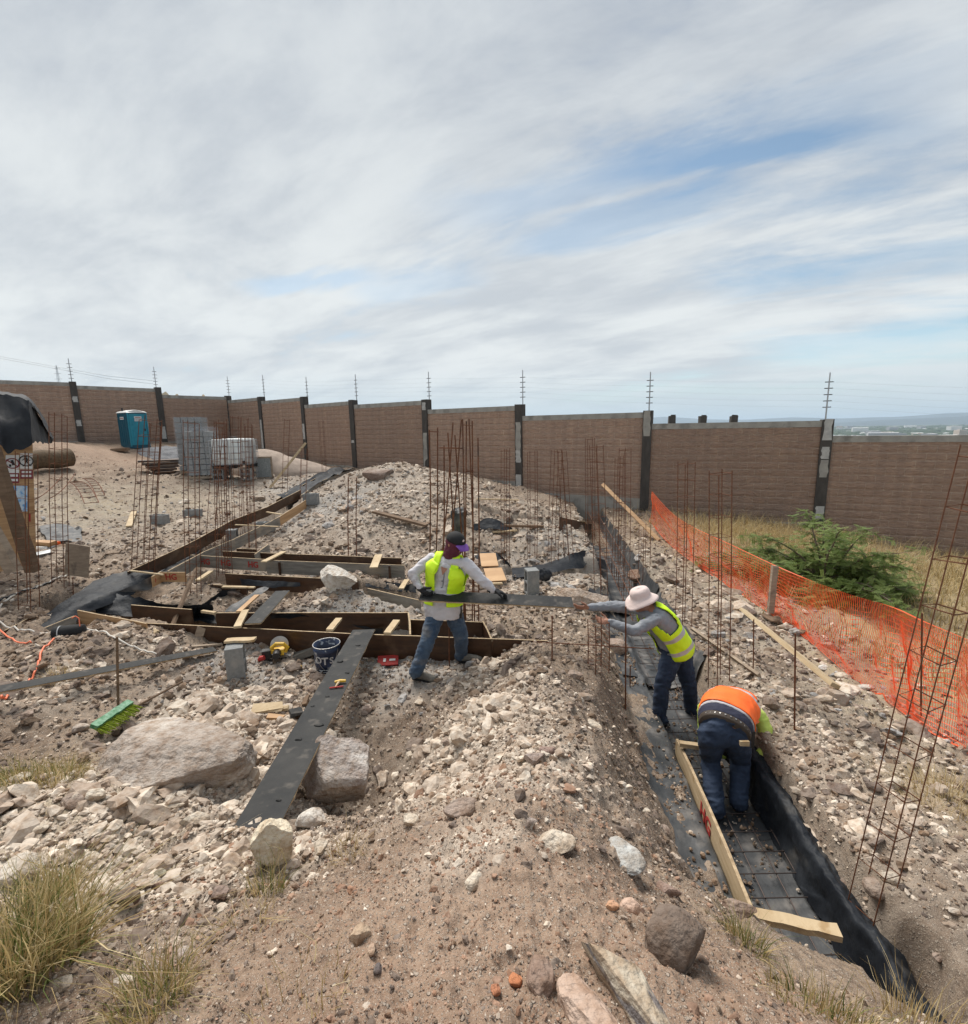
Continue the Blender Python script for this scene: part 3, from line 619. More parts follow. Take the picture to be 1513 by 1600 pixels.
def wall_top_stubs():
    for px, lab in ((1050, 'left'), (1098, 'middle'), (1146, 'right')):
        p = atY(px, 658, (WC[9].y+WC[10].y)/2+ (1170-px)/280*1.2+.25)
        m = MB(); m.box((0, 0, 0), (.20, .14, .30), jit=.01); m.box((.03, 0, .16), (.12, .1, .05), jit=.01)
        tag(m.build('block_stub', MT['concrete_dark'], loc=(p.x, p.y, p.z)), 'small dark block stub on the wall top right of the centre, %s one of three' % lab, 'block', 'dark stubs on the wall top')
wall_top_stubs()
# the air: distant city and ridges fade to blue
def haze():
    m = bpy.data.materials.new('haze'); m.use_nodes = True; nt = m.node_tree; nt.nodes.clear()
    o = nd(nt, 'ShaderNodeOutputMaterial'); v = nd(nt, 'ShaderNodeVolumePrincipled'); v.inputs['Color'].default_value = (.66, .80, .95, 1); v.inputs['Density'].default_value = 0.55e-4
    v.inputs['Anisotropy'].default_value = .2
    nt.links.new(v.outputs[0], o.inputs['Volume'])
    b = MB(); b.box((0, 0, 160), (100000, 100000, 520)); tag(b.build('haze', m), kind='stuff')
HAZE = True
if HAZE: haze()
# ------------------------------------------------------------------ rubble and stones
def n3(v, f, seed): return (vnoise(v[:, 0]*f+7, v[:, 1]*f+3, seed)+vnoise(v[:, 1]*f+1, v[:, 2]*f+9, seed+5)+vnoise(v[:, 2]*f+4, v[:, 0]*f+2, seed+9))/1.5-1
def rock_shape(ico, seed, cuts=9, rough=.12, depth=(.55, .9)):
    r = np.random.default_rng(seed); v = ico[0].copy()
    v *= (1+.22*n3(v, 1.1, seed))[:, None]
    for _ in range(cuts):
        n = r.normal(size=3); n /= np.linalg.norm(n); d = r.uniform(*depth); t = v@n-d; v -= np.maximum(t, 0)[:, None]*n*.93
    if rough: v *= (1+rough*.6*n3(v, 2.6, seed+1)+rough*.35*n3(v, 6, seed+2)+rough*.22*n3(v, 14, seed+3)+(rough*.13*n3(v, 34, seed+4) if len(v) > 2000 else 0))[:, None]
    return v
def rots(n, tilt=1.):
    a = rng.uniform(0, 2*math.pi, n); b = rng.normal(0, .35*tilt, n); c = rng.normal(0, .35*tilt, n)
    ca, sa, cb, sb, cc, sc = np.cos(a), np.sin(a), np.cos(b), np.sin(b), np.cos(c), np.sin(c); z = np.zeros(n); o = np.ones(n)
    Rz = np.stack([ca, -sa, z, sa, ca, z, z, z, o], -1).reshape(n, 3, 3); Rx = np.stack([o, z, z, z, cb, -sb, z, sb, cb], -1).reshape(n, 3, 3); Ry = np.stack([cc, z, sc, z, o, z, -sc, z, cc], -1).reshape(n, 3, 3)
    return Rz@Rx@Ry
def in_trench(x, y, pad=0.):
    k = (x-trench_x(y) > -.42-pad) & (x-trench_x(y) < .34+pad) & (y > 1.9) & (y < 16.5)
    for ax, ay, bx, by, hw, zb in TRENCH:
        ex, ey = bx-ax, by-ay; t = np.clip(((x-ax)*ex+(y-ay)*ey)/(ex*ex+ey*ey), 0, 1); k |= np.hypot(x-ax-t*ex, y-ay-t*ey) < hw+.12+pad
    k |= (x-trench_x(y) < 0) & (x-trench_x(y) > -.68) & (y > 1.6) & (y < 7)
    return k
def scatter(name, N, ico, smin, smax, power, dens, pal_bias, sink=.38, clod=False, rmin=1., rmax=26.):
    # log-polar candidates, so near and far ground are equally finely strewn
    r = np.exp(rng.uniform(math.log(rmin), math.log(rmax), N)); a = rng.uniform(-1.12, 1.08, N); x = r*np.sin(a); y = r*np.cos(a)
    pale, red, grey, straw = (zone(x, y, q) for q in (PALE, RED, GREY, STRAW))
    cl = .5+.5*fbm(x*1.7, y*1.7, 3, 31)
    p = np.clip(dens[0]+dens[1]*pale-.3*straw+.5*(cl-.5), 0, 1)*(1-.85*straw)*(1-.4*red)*(1-.7*zone(x, y, BROWN))
    k = (rng.random(N) < p) & ~in_trench(x, y); x, y, r, pale, red, grey, cl = (q[k] for q in (x, y, r, pale, red, grey, cl)); n = len(x)
    u = rng.random(n); s = smin*(1-u*(1-(smin/smax)**power))**(-1/power); s = s*np.clip(r/3.2, .42, 2.3)*(.75+.5*pale)*(1-.25*red)
    z = H(x, y); var = [rock_shape(ico, 100+i, 6 if len(ico[0]) > 12 else 0, .0, (.5, .85)) * rng.uniform(.75, 1.25, (len(ico[0]), 1)) for i in range(18)]
    base = np.array(var)[rng.integers(0, 18, n)]; sc = np.stack([np.ones(n), rng.uniform(.55, .95, n), rng.uniform(.35, .7, n)], -1)*s[:, None]
    V = np.einsum('nij,nkj->nki', rots(n), base*sc[:, None]); V += np.stack([x, y, z+s*(.5-sink)*.4], -1)[:, None]
    t = rng.random(n)[:, None]; P1 = np.array([.70,.62,.52]); P2 = np.array([.40,.32,.255]); B1 = np.array([.28,.225,.185]); B2 = np.array([.17,.135,.115]); G = np.array([.36,.35,.34]); Rd = np.array([.33,.215,.155])
    pw = np.clip(pale*1.1+pal_bias, 0, 1)[:, None]
    isp = rng.random(n)[:, None] < pw
    c = np.where(isp, P1*t+P2*(1-t), B1*t+B2*(1-t)); c = np.where((rng.random(n)[:, None] < .45*red[:, None]), Rd*(.7+.6*t), c); c = np.where(rng.random(n)[:, None] < .5*grey[:, None], G*(.7+.6*t), c)
    c = c*rng.uniform(.80, 1.15, (n, 1))
    if clod: c = np.array([.25,.185,.135])*rng.uniform(.6, 1.35, (n, 1)); c = np.where(rng.random((n, 1)) < .8*red[:, None], np.array([.37,.25,.18])*rng.uniform(.7, 1.2, (n, 1)), c)
    C = np.concatenate([np.repeat(c[:, None], base.shape[1], 1), np.ones((n, base.shape[1], 1))], -1)
    Fq = (ico[1][None]+np.arange(n)[:, None, None]*base.shape[1]).reshape(-1, 3)
    o = npmesh(name, V.reshape(-1, 3), Fq, STONE, False, {'tint': ('FLOAT_COLOR', C.reshape(-1, 4))}); tag(o, kind='stuff'); return n
scatter('gravel', 240000, ICO1, .0055, .03, 1.5, (.36, .6), .26)
scatter('rubble', 48000, ICO2, .014, .10, 1.8, (.16, .8), .34)
scatter('clods', 50000, ICO2, .007, .05, 1.7, (.75, -.2), 0, .4, True)

def col_tint(V, seed, c1, c2, c3=None, f=1.6):
    t = np.clip(.5+1.1*n3(V, f, seed)+.5*n3(V, f*4, seed+3), 0, 1)[:, None]; c = np.array(c1)*(1-t)+np.array(c2)*t
    if c3 is not None:
        t = np.clip((n3(V, f*1.7, seed+8)-.18)*4, 0, 1)[:, None]; c = c*(1-t)+np.array(c3)*t
    return np.concatenate([c, np.ones((len(V), 1))], -1)
ROCKM = attr_mat('rock_face', .93, 1., 42, .02)
def rock(px, py, w, d, h, lab, seed, c1=(.50,.43,.36), c2=(.35,.29,.24), c3=None, rz=0., cuts=11, rough=.10, sink=.35, tilt=(0, 0), ico=None, name='rock', cat='rock', group=None, z=None, f=1.6):
    p = gnd(px, py) if z is None else atZ(px, py, z)
    ico = ico or ICO4; v = rock_shape(ico, seed, cuts, rough, (.5, .88)); C = col_tint(v, seed, c1, c2, c3, f)
    v = v/np.abs(v).max(0); v = v*np.array([w, d, h])/2
    Rm = np.array(Matrix.Rotation(rz, 3, 'Z') @ Matrix.Rotation(tilt[0], 3, 'X') @ Matrix.Rotation(tilt[1], 3, 'Y')); v = v@Rm.T
    o = npmesh(name, v, ico[1], ROCKM, False, {'tint': ('FLOAT_COLOR', C)}); o.location = (p.x, p.y+d*.25, p.z+h*(.5-sink))
    tag(o, lab, cat, group); return o
W1, W2 = (.64,.57,.47), (.48,.41,.33)
G1, G2, G3 = (.42,.36,.32), (.27,.22,.19), (.56,.50,.44)
rock(268,1222,1.16,.74,.52, 'big low grey brown boulder with pale scratches, left of the long black board', 8, (.42,.36,.31), (.25,.21,.18), (.54,.48,.42), rz=-.1, cuts=26, rough=.15, sink=.55, ico=ICO5, name='boulder', cat='boulder')
rock(529,1262,.60,.44,.52, 'upright rounded grey boulder right of the long black board over the hole', 14, (.50,.45,.40), (.36,.31,.28), (.60,.56,.52), cuts=16, rough=.13, sink=.12, ico=ICO5, name='boulder', cat='boulder', z=-.02)
rock(429,1356,.25,.19,.29, 'cream upright rock with grass tuft at the lower end of the black board', 23, (.70,.62,.48), (.58,.50,.38), cuts=18, rough=.13, sink=.2, ico=ICO5)
rock(483,1296,.20,.15,.14, 'white angular rock between the black board and the round grey boulder', 31, (.66,.62,.56), (.50,.45,.40), cuts=9, sink=.25)
rock(378,1330,.09,.08,.08, 'small cream stone just left of the cream upright rock', 33, W1, W2)
rock(1062,1508,.22,.18,.20, 'dark brown flat topped rock on the near bank left of the trench', 41, (.155,.115,.09), (.21,.165,.135), cuts=7, sink=.38, ico=ICO5, rough=.07)
rock(1000,1618,.13,.36,.12, 'long pointed rock with cream and grey mottling at the bottom edge', 52, (.42,.33,.24), (.56,.50,.40), (.25,.235,.235), rz=.52, cuts=8, sink=.4, ico=ICO5, f=2.4)
rock(930,1632,.12,.22,.09, 'pinkish buff slab rock at the bottom edge left of the mottled pointed rock', 57, (.52,.39,.31), (.44,.32,.25), rz=.6, cuts=8, sink=.45, ico=ICO5)
rock(845,1545,.085,.11,.06, 'smooth brown rock by the small orange brick fragments', 61, (.33,.24,.19), (.27,.19,.15), cuts=6, sink=.4)
rock(807,1542,.042,.04,.035, 'squarish orange brick fragment among the reddish soil', 63, (.52,.22,.11), (.45,.18,.09), cuts=10, sink=.3, name='brick_fragment', cat='brick fragment')
rock(775,1553,.03,.03,.025, 'tiny orange brick chip left of the larger orange fragment', 64, (.52,.24,.14), (.45,.2,.12), cuts=10, sink=.3, name='brick_fragment', cat='brick fragment')
rock(560,1475,.075,.06,.055, 'buff brown rock alone on the reddish foreground soil', 65, (.50,.38,.27), (.38,.28,.2), cuts=8, sink=.3)
rock(581,1492,.03,.04,.025, 'small tan pebble touching the buff foreground rock', 66, (.5,.38,.28), (.42,.3,.22), cuts=6, sink=.3)
rock(590,1521,.028,.035,.02, 'little dark stone below the buff foreground rock', 67, (.12,.10,.10), (.16,.14,.13), cuts=6, sink=.3)
rock(990,1425,.10,.07,.05, 'pale pink flat rock up against the dark flat topped rock', 68, (.58,.42,.33), (.50,.36,.28), cuts=8, sink=.35)
rock(958,1420,.05,.04,.03, 'small orange tinted stone left of the pale pink flat rock', 69, (.58,.34,.2), (.5,.3,.2), cuts=8, sink=.35)
rock(1048,1398,.12,.06,.05, 'reddish brown wedge stone below the grey lime patch', 70, (.33,.24,.2), (.26,.19,.16), rz=-.6, cuts=8)
rock(975,1350,.24,.17,.05, 'grey crumbly patch of hardened lime on the right slope of the mound', 72, (.42,.42,.40), (.52,.52,.50), rz=-.7, cuts=4, rough=.22, sink=.45, name='lime_lump', cat='lime lump')
rock(572,1112,.11,.09,.09, 'round pinkish stone right of the long black board', 75, (.52,.42,.36), (.42,.33,.28), cuts=9)
rock(575,1146,.055,.09,.12, 'small upright beige stone touching the right edge of the black board', 76, (.45,.38,.3), (.38,.3,.24), cuts=9)
rock(835,1192,.14,.11,.08, 'brown grey stone halfway down the pale right hand mound', 77, (.40,.33,.29), (.28,.22,.19), cuts=9)
rock(858,1180,.12,.09,.07, 'reddish stone behind the brown grey stone on the mound', 78, (.36,.26,.22), (.28,.2,.17), cuts=9)
rock(825,1290,.09,.07,.03, 'grey flat stone on the brown mound top near the centre', 79, (.36,.30,.26), (.28,.23,.2), cuts=9)
rock(523,924,.64,.42,.44, 'big white rock lying on top of the soil heap inside the formwork', 81, (.74,.70,.64), (.60,.55,.49), cuts=13, sink=.14, ico=ICO5)
rock(905,948,.95,.55,.42, 'wide flat buff rock slab behind the standing grey block', 83, (.42,.33,.26), (.50,.41,.34), cuts=9, sink=.35, ico=ICO5)
rock(143,1252,.13,.10,.10, 'rounded cream stone left of two thin cream slabs', 85, W1, W2, cuts=7)
rock(185,1252,.15,.10,.05, 'thin cream slab leaning beside the rounded cream stone', 86, (.70,.62,.52), W2, rz=.3, cuts=9, tilt=(.2, -.3))
rock(20,1225,.16,.12,.06, 'flat cream slab at the left edge above the grass clump', 87, W1, W2, rz=.2)
rock(255,1268,.20,.10,.05, 'long low cream slab between the boulder and the gravel', 88, W1, (.55,.47,.38), rz=.1)
rock(15,1380,.20,.18,.12, 'large whitish rock at the left edge behind the grass clump', 89, (.62,.57,.5), W2, cuts=9)
rock(150,1318,.17,.10,.06, 'pinkish cream angular slab right of the big grass clump', 90, (.62,.50,.42), (.50,.4,.33), rz=.4)
rock(140,1345,.09,.07,.05, 'cream chunk just below the pinkish cream slab', 91, W1, W2)
rock(247,1372,.06,.05,.05, 'olive grey rounded stone in the gravel above the small grass clump', 92, (.36,.33,.25), (.3,.26,.2), cuts=5)
rock(357,1368,.085,.07,.06, 'cream brown rounded stone below the foot of the black board', 93, (.55,.46,.35), (.42,.33,.26), cuts=6)
rock(340,1405,.08,.07,.05, 'brown stone right of the gravel at the edge of the bare soil', 94, (.33,.25,.21), (.25,.19,.16), cuts=8)
rock(195,1412,.10,.08,.06, 'dark reddish brown rock above the small grass clump', 95, (.20,.15,.125), (.15,.11,.09), cuts=8)
rock(95,1545,.07,.06,.045, 'pale stone in the shade below the big grass clump', 96, (.55,.49,.42), (.45,.38,.3), cuts=8)
rock(280,1500,.05,.06,.02, 'thin pale slate chip beside the small grass clump', 97, (.45,.4,.35), (.36,.3,.27), cuts=9)
rock(395,1128,.20,.10,.08, 'broken cream stone left of the black board beside the wood scraps', 98, W1, W2, rz=.5)
rock(300,1103,.22,.14,.10, 'flat cream stone under the broom stick', 99, (.55,.47,.40), W2, cuts=8)
rock(123,1145,.13,.11,.10, 'whitish brown stone left of the green broom', 120, (.5,.43,.36), G2, cuts=9)
rock(78,1070,.10,.08,.07, 'white stone by the orange cord on the left slope', 121, (.6,.55,.47), W2)
rock(68,1063,.07,.06,.06, 'small white stone next to the orange cord bend', 122, (.64,.58,.5), W2)
rock(345,1060,.13,.10,.12, 'pinkish square stone left of the standing grey block', 123, (.48,.4,.35), (.4,.32,.27))
rock(340,1085,.09,.08,.10, 'cream cube shaped stone below the standing grey block', 124, (.62,.54,.44), W2)
rock(200,782+0,.5,.4,.30, 'far brown stone on the flat yard behind the left rebar cages', 125, (.3,.24,.2), (.22,.17,.14), cuts=5) if False else None
rock(403,783,.40,.34,.26, 'round tan boulder on the far ground left of the left trench', 126, (.42,.35,.29), (.33,.27,.22), cuts=4, name='boulder', cat='boulder')
rock(1290,1045,.15,.10,.05, 'flat white stone beside the free end of the pine lumber', 127, (.66,.64,.60), (.5,.48,.44))
rock(1357,1078,.20,.12,.06, 'pale flat stone at the foot of the orange netting', 128, (.60,.57,.5), (.48,.44,.4))
rock(1330,1090,.16,.10,.05, 'second pale stone along the foot of the orange netting', 129, (.56,.53,.46), (.48,.44,.4))
rock(1322,1238,.20,.14,.03, 'dark brown flat stone on the right bank', 130, (.19,.145,.12), (.24,.19,.16), rz=-.3)
rock(1280,1350,.16,.14,.14, 'brown clod on the right rim of the trench', 131, (.22,.165,.13), (.28,.21,.17), cuts=6)
rock(1375,1400,.14,.14,.10, 'brown stone right of the near rebar cage base', 132, (.28,.22,.18), (.34,.27,.22), cuts=6)
rock(1468,1345,.12,.08,.05, 'cream stone right of the near rebar cage', 133, (.5,.42,.35), (.4,.33,.27))
rock(1495,1428,.10,.06,.03, 'whitish flat stone at the right edge', 134, (.6,.54,.46), (.5,.43,.36))
rock(1440,1290,.13,.09,.05, 'buff stone between the near rebar cage and the right edge', 135, (.5,.42,.34), (.4,.33,.27))
rock(1160,1430,.15,.10,.07, 'brown stone on the trench bank beside the red painted board end', 136, (.27,.2,.165), (.34,.26,.21))
rock(960,1018,.42,.35,.22, 'brown earthy rock on the left bank of the trench near the hatted worker', 137, (.30,.23,.19), (.38,.3,.25), cuts=7)
rock(1000,905,.55,.5,.25, 'reddish crumbling earth lump at the base of a far rebar cage', 138, (.27,.18,.13), (.34,.25,.2), cuts=5)
rock(650,745,1.3,.9,.8, 'dark earthy boulder at the crest of the far spoil heap', 139, (.24,.17,.13), (.36,.29,.24), cuts=8) if False else None
rock(592,748,1.0,.7,.55, 'dark brown boulder near the far end of the left trench', 140, (.22,.16,.13), (.36,.3,.26), cuts=8, name='boulder', cat='boulder')
for i, (px, py) in enumerate([(690,1090),(655,1100),(1320,1060),(1250,1040),(930,1140),(1010,1270),(1040,1300),(870,1330),(740,1385),(700,1165),(790,1095),(640,1185),(900,1060),(770,1150),(1400,1380),(1470,1500),(1350,1170),(1400,1230),(300,1045),(370,1090),(130,1100),(40,1120),(300,1290),(60,1300),(110,1260),(210,1320),(640,1290),(720,1275),(500,1330),(430,960)]):
    s = .05+.018*((i*7) % 5)
    rock(px, py, s*1.4, s, s*.7, 'small angular stone half sunk in the loose spoil', 200+i, *( (W1, W2) if i % 3 else ((.38,.3,.25), (.28,.22,.18))), rz=i*1.3, ico=ICO3, group='small stones scattered over the spoil')

def spilled():
    """soil crumbs fallen on the trench plastic"""
    n = 3800; y = rng.uniform(2.1, 7.0, n); u = rng.random(n); dx = np.where(u < .55, rng.uniform(-.66, -.36, n), rng.uniform(-.28, .26, n)); c = fbm(dx*4, y*2.2, 3, 93)
    k = (c > .02) | (rng.random(n) < .12); y, dx = y[k], dx[k]; n = len(y); x = trench_x(y)+dx; z = np.where(dx < -.33, -.325, -.487)
    s = .004+.016*rng.random(n)**3; b = np.array([rock_shape(ICO1, 500+i, 0, 0)*rng.uniform(.7, 1.3, (12, 1)) for i in range(8)])[rng.integers(0, 8, n)]; V = np.einsum('nij,nkj->nki', rots(n), b*s[:, None, None])+np.stack([x, y, z], -1)[:, None]
    t = rng.random((n, 1)); c = np.array([.24,.175,.125])*(.6+.8*t); c = np.where(rng.random((n, 1)) < .2, np.array([.55,.48,.40]), c); C = np.concatenate([np.repeat(c[:, None], 12, 1), np.ones((n, 12, 1))], -1)
    tag(npmesh('soil_crumbs', V.reshape(-1, 3), (ICO1[1][None]+np.arange(n)[:, None, None]*12).reshape(-1, 3), STONE, False, {'tint': ('FLOAT_COLOR', C.reshape(-1, 4))}), kind='stuff')
spilled()
# ------------------------------------------------------------------ formwork, plastic, boards
def Z(px, py, z): return atZ(px, py, z)
def text_mesh(txt, size, m, name='lettering', parent=None, mtx=None, ext=.0012, sx=1.):
    c = bpy.data.curves.new('t', 'FONT'); c.body = txt; c.size = size; c.extrude = ext; c.align_x = 'CENTER'; c.align_y = 'CENTER'; c.offset = size*.025; c.resolution_u = 3
    t = bpy.data.objects.new('t', c); COL.objects.link(t); bpy.context.view_layer.update()
    me = bpy.data.meshes.new_from_object(t.evaluated_get(bpy.context.evaluated_depsgraph_get())); bpy.data.objects.remove(t)
    me.materials.clear(); me.materials.append(m); o = bpy.data.objects.new(name, me); COL.objects.link(o)
    if mtx is not None: o.matrix_world = mtx @ Matrix.Diagonal((sx, 1, 1, 1))
    if parent: o.parent = parent
    return o
def frame(o, x, z):
    """matrix with local X along x, local Y (text up) near z, text normal = x cross y"""
    x = Vector(x).normalized(); y = (Vector(z)-x*x.dot(Vector(z))).normalized(); n = x.cross(y)
    return Matrix(((x.x, y.x, n.x, o[0]), (x.y, y.y, n.y, o[1]), (x.z, y.z, n.z, o[2]), (0, 0, 0, 1)))
def form(a, b, h, m, lab, cat='form board', th=.019, group=None, wav=.0, name='form_board', lean=0., hg=(), edge='ply_edge'):
    """board standing on edge, its top edge running a -> b"""
    a, b = Vector(a), Vector(b); d = (b-a).normalized(); n = d.cross(Vector((0, 0, 1))).normalized(); dn = Vector((0, 0, -1))*math.cos(lean)+n*math.sin(lean)
    seg = max(2, int((b-a).length/.35)); root = thing(name, lab, cat, tuple((a+b)/2+dn*h), 0, group); o0 = Vector(root.location)
    P = MB(); E = MB(); tops = []
    for i in range(seg+1): tops.append(a.lerp(b, i/seg)+Vector((0, 0, random.uniform(-wav, 0)))+n*random.uniform(-.006, .006))
    vs = []; fs = []
    for t in tops:
        q = t-o0; vs += [q-n*th/2, q+n*th/2, q+n*th/2+dn*h, q-n*th/2+dn*h]
    for i in range(seg):
        k = i*4
        for j in (1, 2, 3): fs.append((k+j, k+(j+1) % 4, k+4+(j+1) % 4, k+4+j))
    fs += [(3,2,1,0), tuple(seg*4+j for j in range(4))]
    P.add(vs, fs); P.build('panel', MT[m], root)
    es = [(0, 1, 5, 4)]; E.add(vs, [(i*4, i*4+1, i*4+5, i*4+4) for i in range(seg)]); E.build('sawn_edge', MT[edge], root)
    for f, sz, tx in hg:
        c = a.lerp(b, f)+dn*h*.5; side = -1 if (CAM-c).dot(n) < 0 else 1
        xx = d if (d.cross(-dn)).dot(n)*side > 0 else -d
        text_mesh(tx, sz, MT['hg_red'], 'lettering', None, frame(c-o0+n*side*(th/2+.003), xx, -dn)).parent = root
    return root
def board(a, b, w, m, lab, t=.019, up=(0, 0, 1), cat='board', name='loose_board', group=None, edge=None, seg=6, wav=.002, splinter=0.):
    a, b = Vector(a), Vector(b); o0 = (a+b)/2
    if not edge:
        M_ = MB().beam(a-o0, b-o0, w, t, up, seg=seg, wav=wav); o = M_.build(name, MT[m], loc=tuple(o0)); tag(o, lab, cat, group); return o
    root = thing(name, lab, cat, tuple(o0), 0, group)
    upv = Vector(up); d = (b-a).normalized(); s_ = d.cross(upv).normalized(); upv = s_.cross(d)
    MB().beam(a-o0+upv*t*.5, b-o0+upv*t*.5, w, .003, upv, seg=seg, wav=.001).build('face_film', MT[m], root)
    MB().beam(a-o0, b-o0, w-.004, t-.003, upv, seg=seg*3, wav=wav+splinter).build('core', MT[edge], root)
    return root
# long front trench
FBa, FBb, FBc = Z(228,973,.30), Z(560,990,.30), Z(856,1001,.30)
form(FBa, FBb, .30, 'form_brown', 'long dark brown form board on edge behind the circular saw and bucket', wav=.006)
form(FBb+(FBc-FBb)*.003, FBc, .30, 'form_brown', 'dark brown form board on edge behind the legs of the board carrying worker', wav=.006)
form(Z(122,953,.40), Z(229,974,.34), .22, 'ply_orange', 'orange plywood form board at the left end of the long brown board')
form(Z(338,957,.33), Z(638,957,.30), .42, 'form_brown', 'inner brown form board on edge below the soil heap with the white rock', wav=.004)
form(Z(639,957,.30), Z(641,991,.30), .3, 'ply_edge', 'short pale edged end board left of the worker legs')
form(Z(640,968,.30), Z(754,972,.30), .3, 'form_brown', 'dark back board of the column box behind the worker legs')
form(Z(754,970,.30), Z(770,1000,.29), .3, 'form_brown', 'short end board with splintered pale edge right of the worker knee', wav=.02)
form(Z(62,950,.36), Z(50,1000,.30), .26, 'form_brown', 'brown board end in the trench corner at far left'); form(Z(8,985,.40), Z(52,962,.42), .25, 'form_brown', 'brown form board reaching the left edge of the yard')
form(Z(60,985,.36), Z(116,962,.40), .24, 'form_grey', 'pinkish grey form board behind the black speaker')
form(Z(53,990,.34), Z(66,985,.35), .22, 'red_paint', 'red painted form board end left of the black speaker')
form(Z(205,945,.36), Z(300,952,.36), .22, 'form_brown', 'low brown board behind the black plastic left of the leaning stick')
# second cross beam
form(Z(352,896,.36), Z(560,906,.34), .26, 'form_brown', 'brown form board behind the white rock, left half of the yard', wav=.004)
form(Z(575,919,.30), Z(657,938,.25), .20, 'form_grey', 'grey weathered form board left of the worker hip')
form(Z(325,913,.33), Z(385,916,.33), .14, 'form_brown', 'short brown board under the thin pine stick'); form(Z(264,896,.42), Z(287,897,.42), .01, 'ply_edge', 'thin pale strip above the orange stencilled board') if False else None
form(Z(237,901,.50), Z(251,893,.50), .17, 'ply_orange', 'short orange board with one red stencilled HG, turned to the trench', hg=((.5,.11,'HG'),), th=.02)
form(Z(251,894,.50), Z(290,894,.50), .16, 'ply_orange', 'orange board with red stencilled HG at the trench corner', hg=((.42,.135,'HG'),), th=.02)
# third cross beam
form(Z(298,867,.50), Z(415,874,.50), .22, 'form_grey', 'grey board with three red HG stencils behind the leaning stick', hg=((.2,.15,'HG'), (.48,.15,'HG'), (.84,.15,'HG')))
form(Z(416,875,.50), Z(632,883,.48), .24, 'form_grey', 'long grey form board with brown cleats above the white rock')
for px, i in ((437,0), (517,1), (609,2)):
    p = Z(px, 877+i*3, .49); q = p-Vector((0, .02, .12)); tag(MB().box((0, 0, 0), (.035, .022, .23)).build('cleat', MT['form_brown'], loc=tuple(q)), ('left', 'middle', 'right')[i]+' brown cleat nailed to the long grey form board', 'cleat', 'cleats on the grey board')
form(Z(348,861,.52), Z(627,872,.50), .2, 'form_brown', 'long dark brown board behind the grey board with cleats', wav=.004)
form(Z(398,866,.55), Z(420,850,.55), .16, 'form_grey', 'small grey board standing at an angle left of the pale plank', lean=.1); form(Z(370,857,.5), Z(400,858,.5), .1, 'form_brown', 'small brown board crossing the left trench')
# left trench: outer brown, inner grey boards
o1 = [Z(200,893,.55), Z(295,849,.62), Z(362,813,.70), Z(417,792,.80), Z(470,765,1.0)]
for i, (p, q) in enumerate(zip(o1, o1[1:])): form(p, q, .24, 'form_brown', ('nearest', 'second nearest', 'second farthest', 'farthest')[i]+' of the four brown boards on the outer side of the left trench', wav=.004, group='outer boards of the left trench')
i1 = [Z(262,892,.52), Z(318,862,.54), Z(366,842,.60), Z(410,821,.66), Z(437,807,.72), Z(478,781,.85)]
for i, (p, q) in enumerate(zip(i1, i1[1:])): form(p, q, .22, ('form_grey', 'form_grey', 'form_grey', 'form_grey', 'ply_orange')[i], ('nearest grey', 'second grey', 'third grey', 'farthest grey', 'orange faced')[i]+' board on the inner side of the left trench', wav=.004, group='inner boards of the left trench')
def LT(x, y, dz): return Vector((x, y, float(h_smooth(np.array([x]), np.array([y]))[0])+dz))
for side, x0, mm in (('outer', -5.98, 'form_brown'), ('inner', -5.28, 'form_grey')):
    for k, (ya, yb) in enumerate(((13.9, 15.9), (16.0, 18.1), (18.2, 20.4))):
        form(LT(x0-.015*(ya-14), ya, .17), LT(x0-.015*(yb-14), yb, .17), .26, mm, ('nearest', 'middle', 'farthest')[k]+' of three '+side+' boards where the left trench nears the wall', wav=.01, group='far '+side+' boards of the left trench')
def sheet(rows, lab, m='plastic_sheet', wr=.03, f=5., name='plastic_sheet', seed=1, sub=6, cat='plastic sheet', th=.0, floor=True):
    """rows of control points -> wrinkled sheet"""
    A_ = np.array([[list(p) for p in r] for r in rows], float); R, C = A_.shape[:2]
    def up(a, n, ax):
        k = a.shape[ax]; t = np.linspace(0, k-1, (k-1)*n+1); i = np.minimum(t.astype(int), k-2); u = t-i; u = u.reshape([-1 if j == ax else 1 for j in range(3)])
        return np.take(a, i, ax)*(1-u)+np.take(a, i+1, ax)*u
    B = up(up(A_, sub, 0), sub, 1); n0, n1 = B.shape[:2]
    for _ in range(sub//2):
        Bp = B.copy(); B[1:-1] = (Bp[:-2]+Bp[1:-1]*2+Bp[2:])/4; Bp = B.copy(); B[:, 1:-1] = (Bp[:, :-2]+Bp[:, 1:-1]*2+Bp[:, 2:])/4
    x, y, z = B[..., 0], B[..., 1], B[..., 2]; w = fbm(x*f+z*2, y*f*.7+z*f, 4, seed, .6, True)*wr
    B[..., 2] += w; B[..., 0] += wr*.6*fbm(y*f, z*f+x, 3, seed+3); B[..., 1] += wr*.6*fbm(x*f, z*f, 3, seed+4)
    if floor: g = H(B[..., 0], B[..., 1], False); B[..., 2] = np.maximum(B[..., 2], g+.012)
    V = B.reshape(-1, 3); c = V.mean(0); idx = np.arange(n0*n1).reshape(n0, n1); Fq = np.stack([idx[:-1, :-1], idx[:-1, 1:], idx[1:, 1:], idx[1:, :-1]], -1).reshape(-1, 4)
    o = npmesh(name, V-c, Fq, MT[m], True); o.location = tuple(c); tag(o, lab, cat); return o
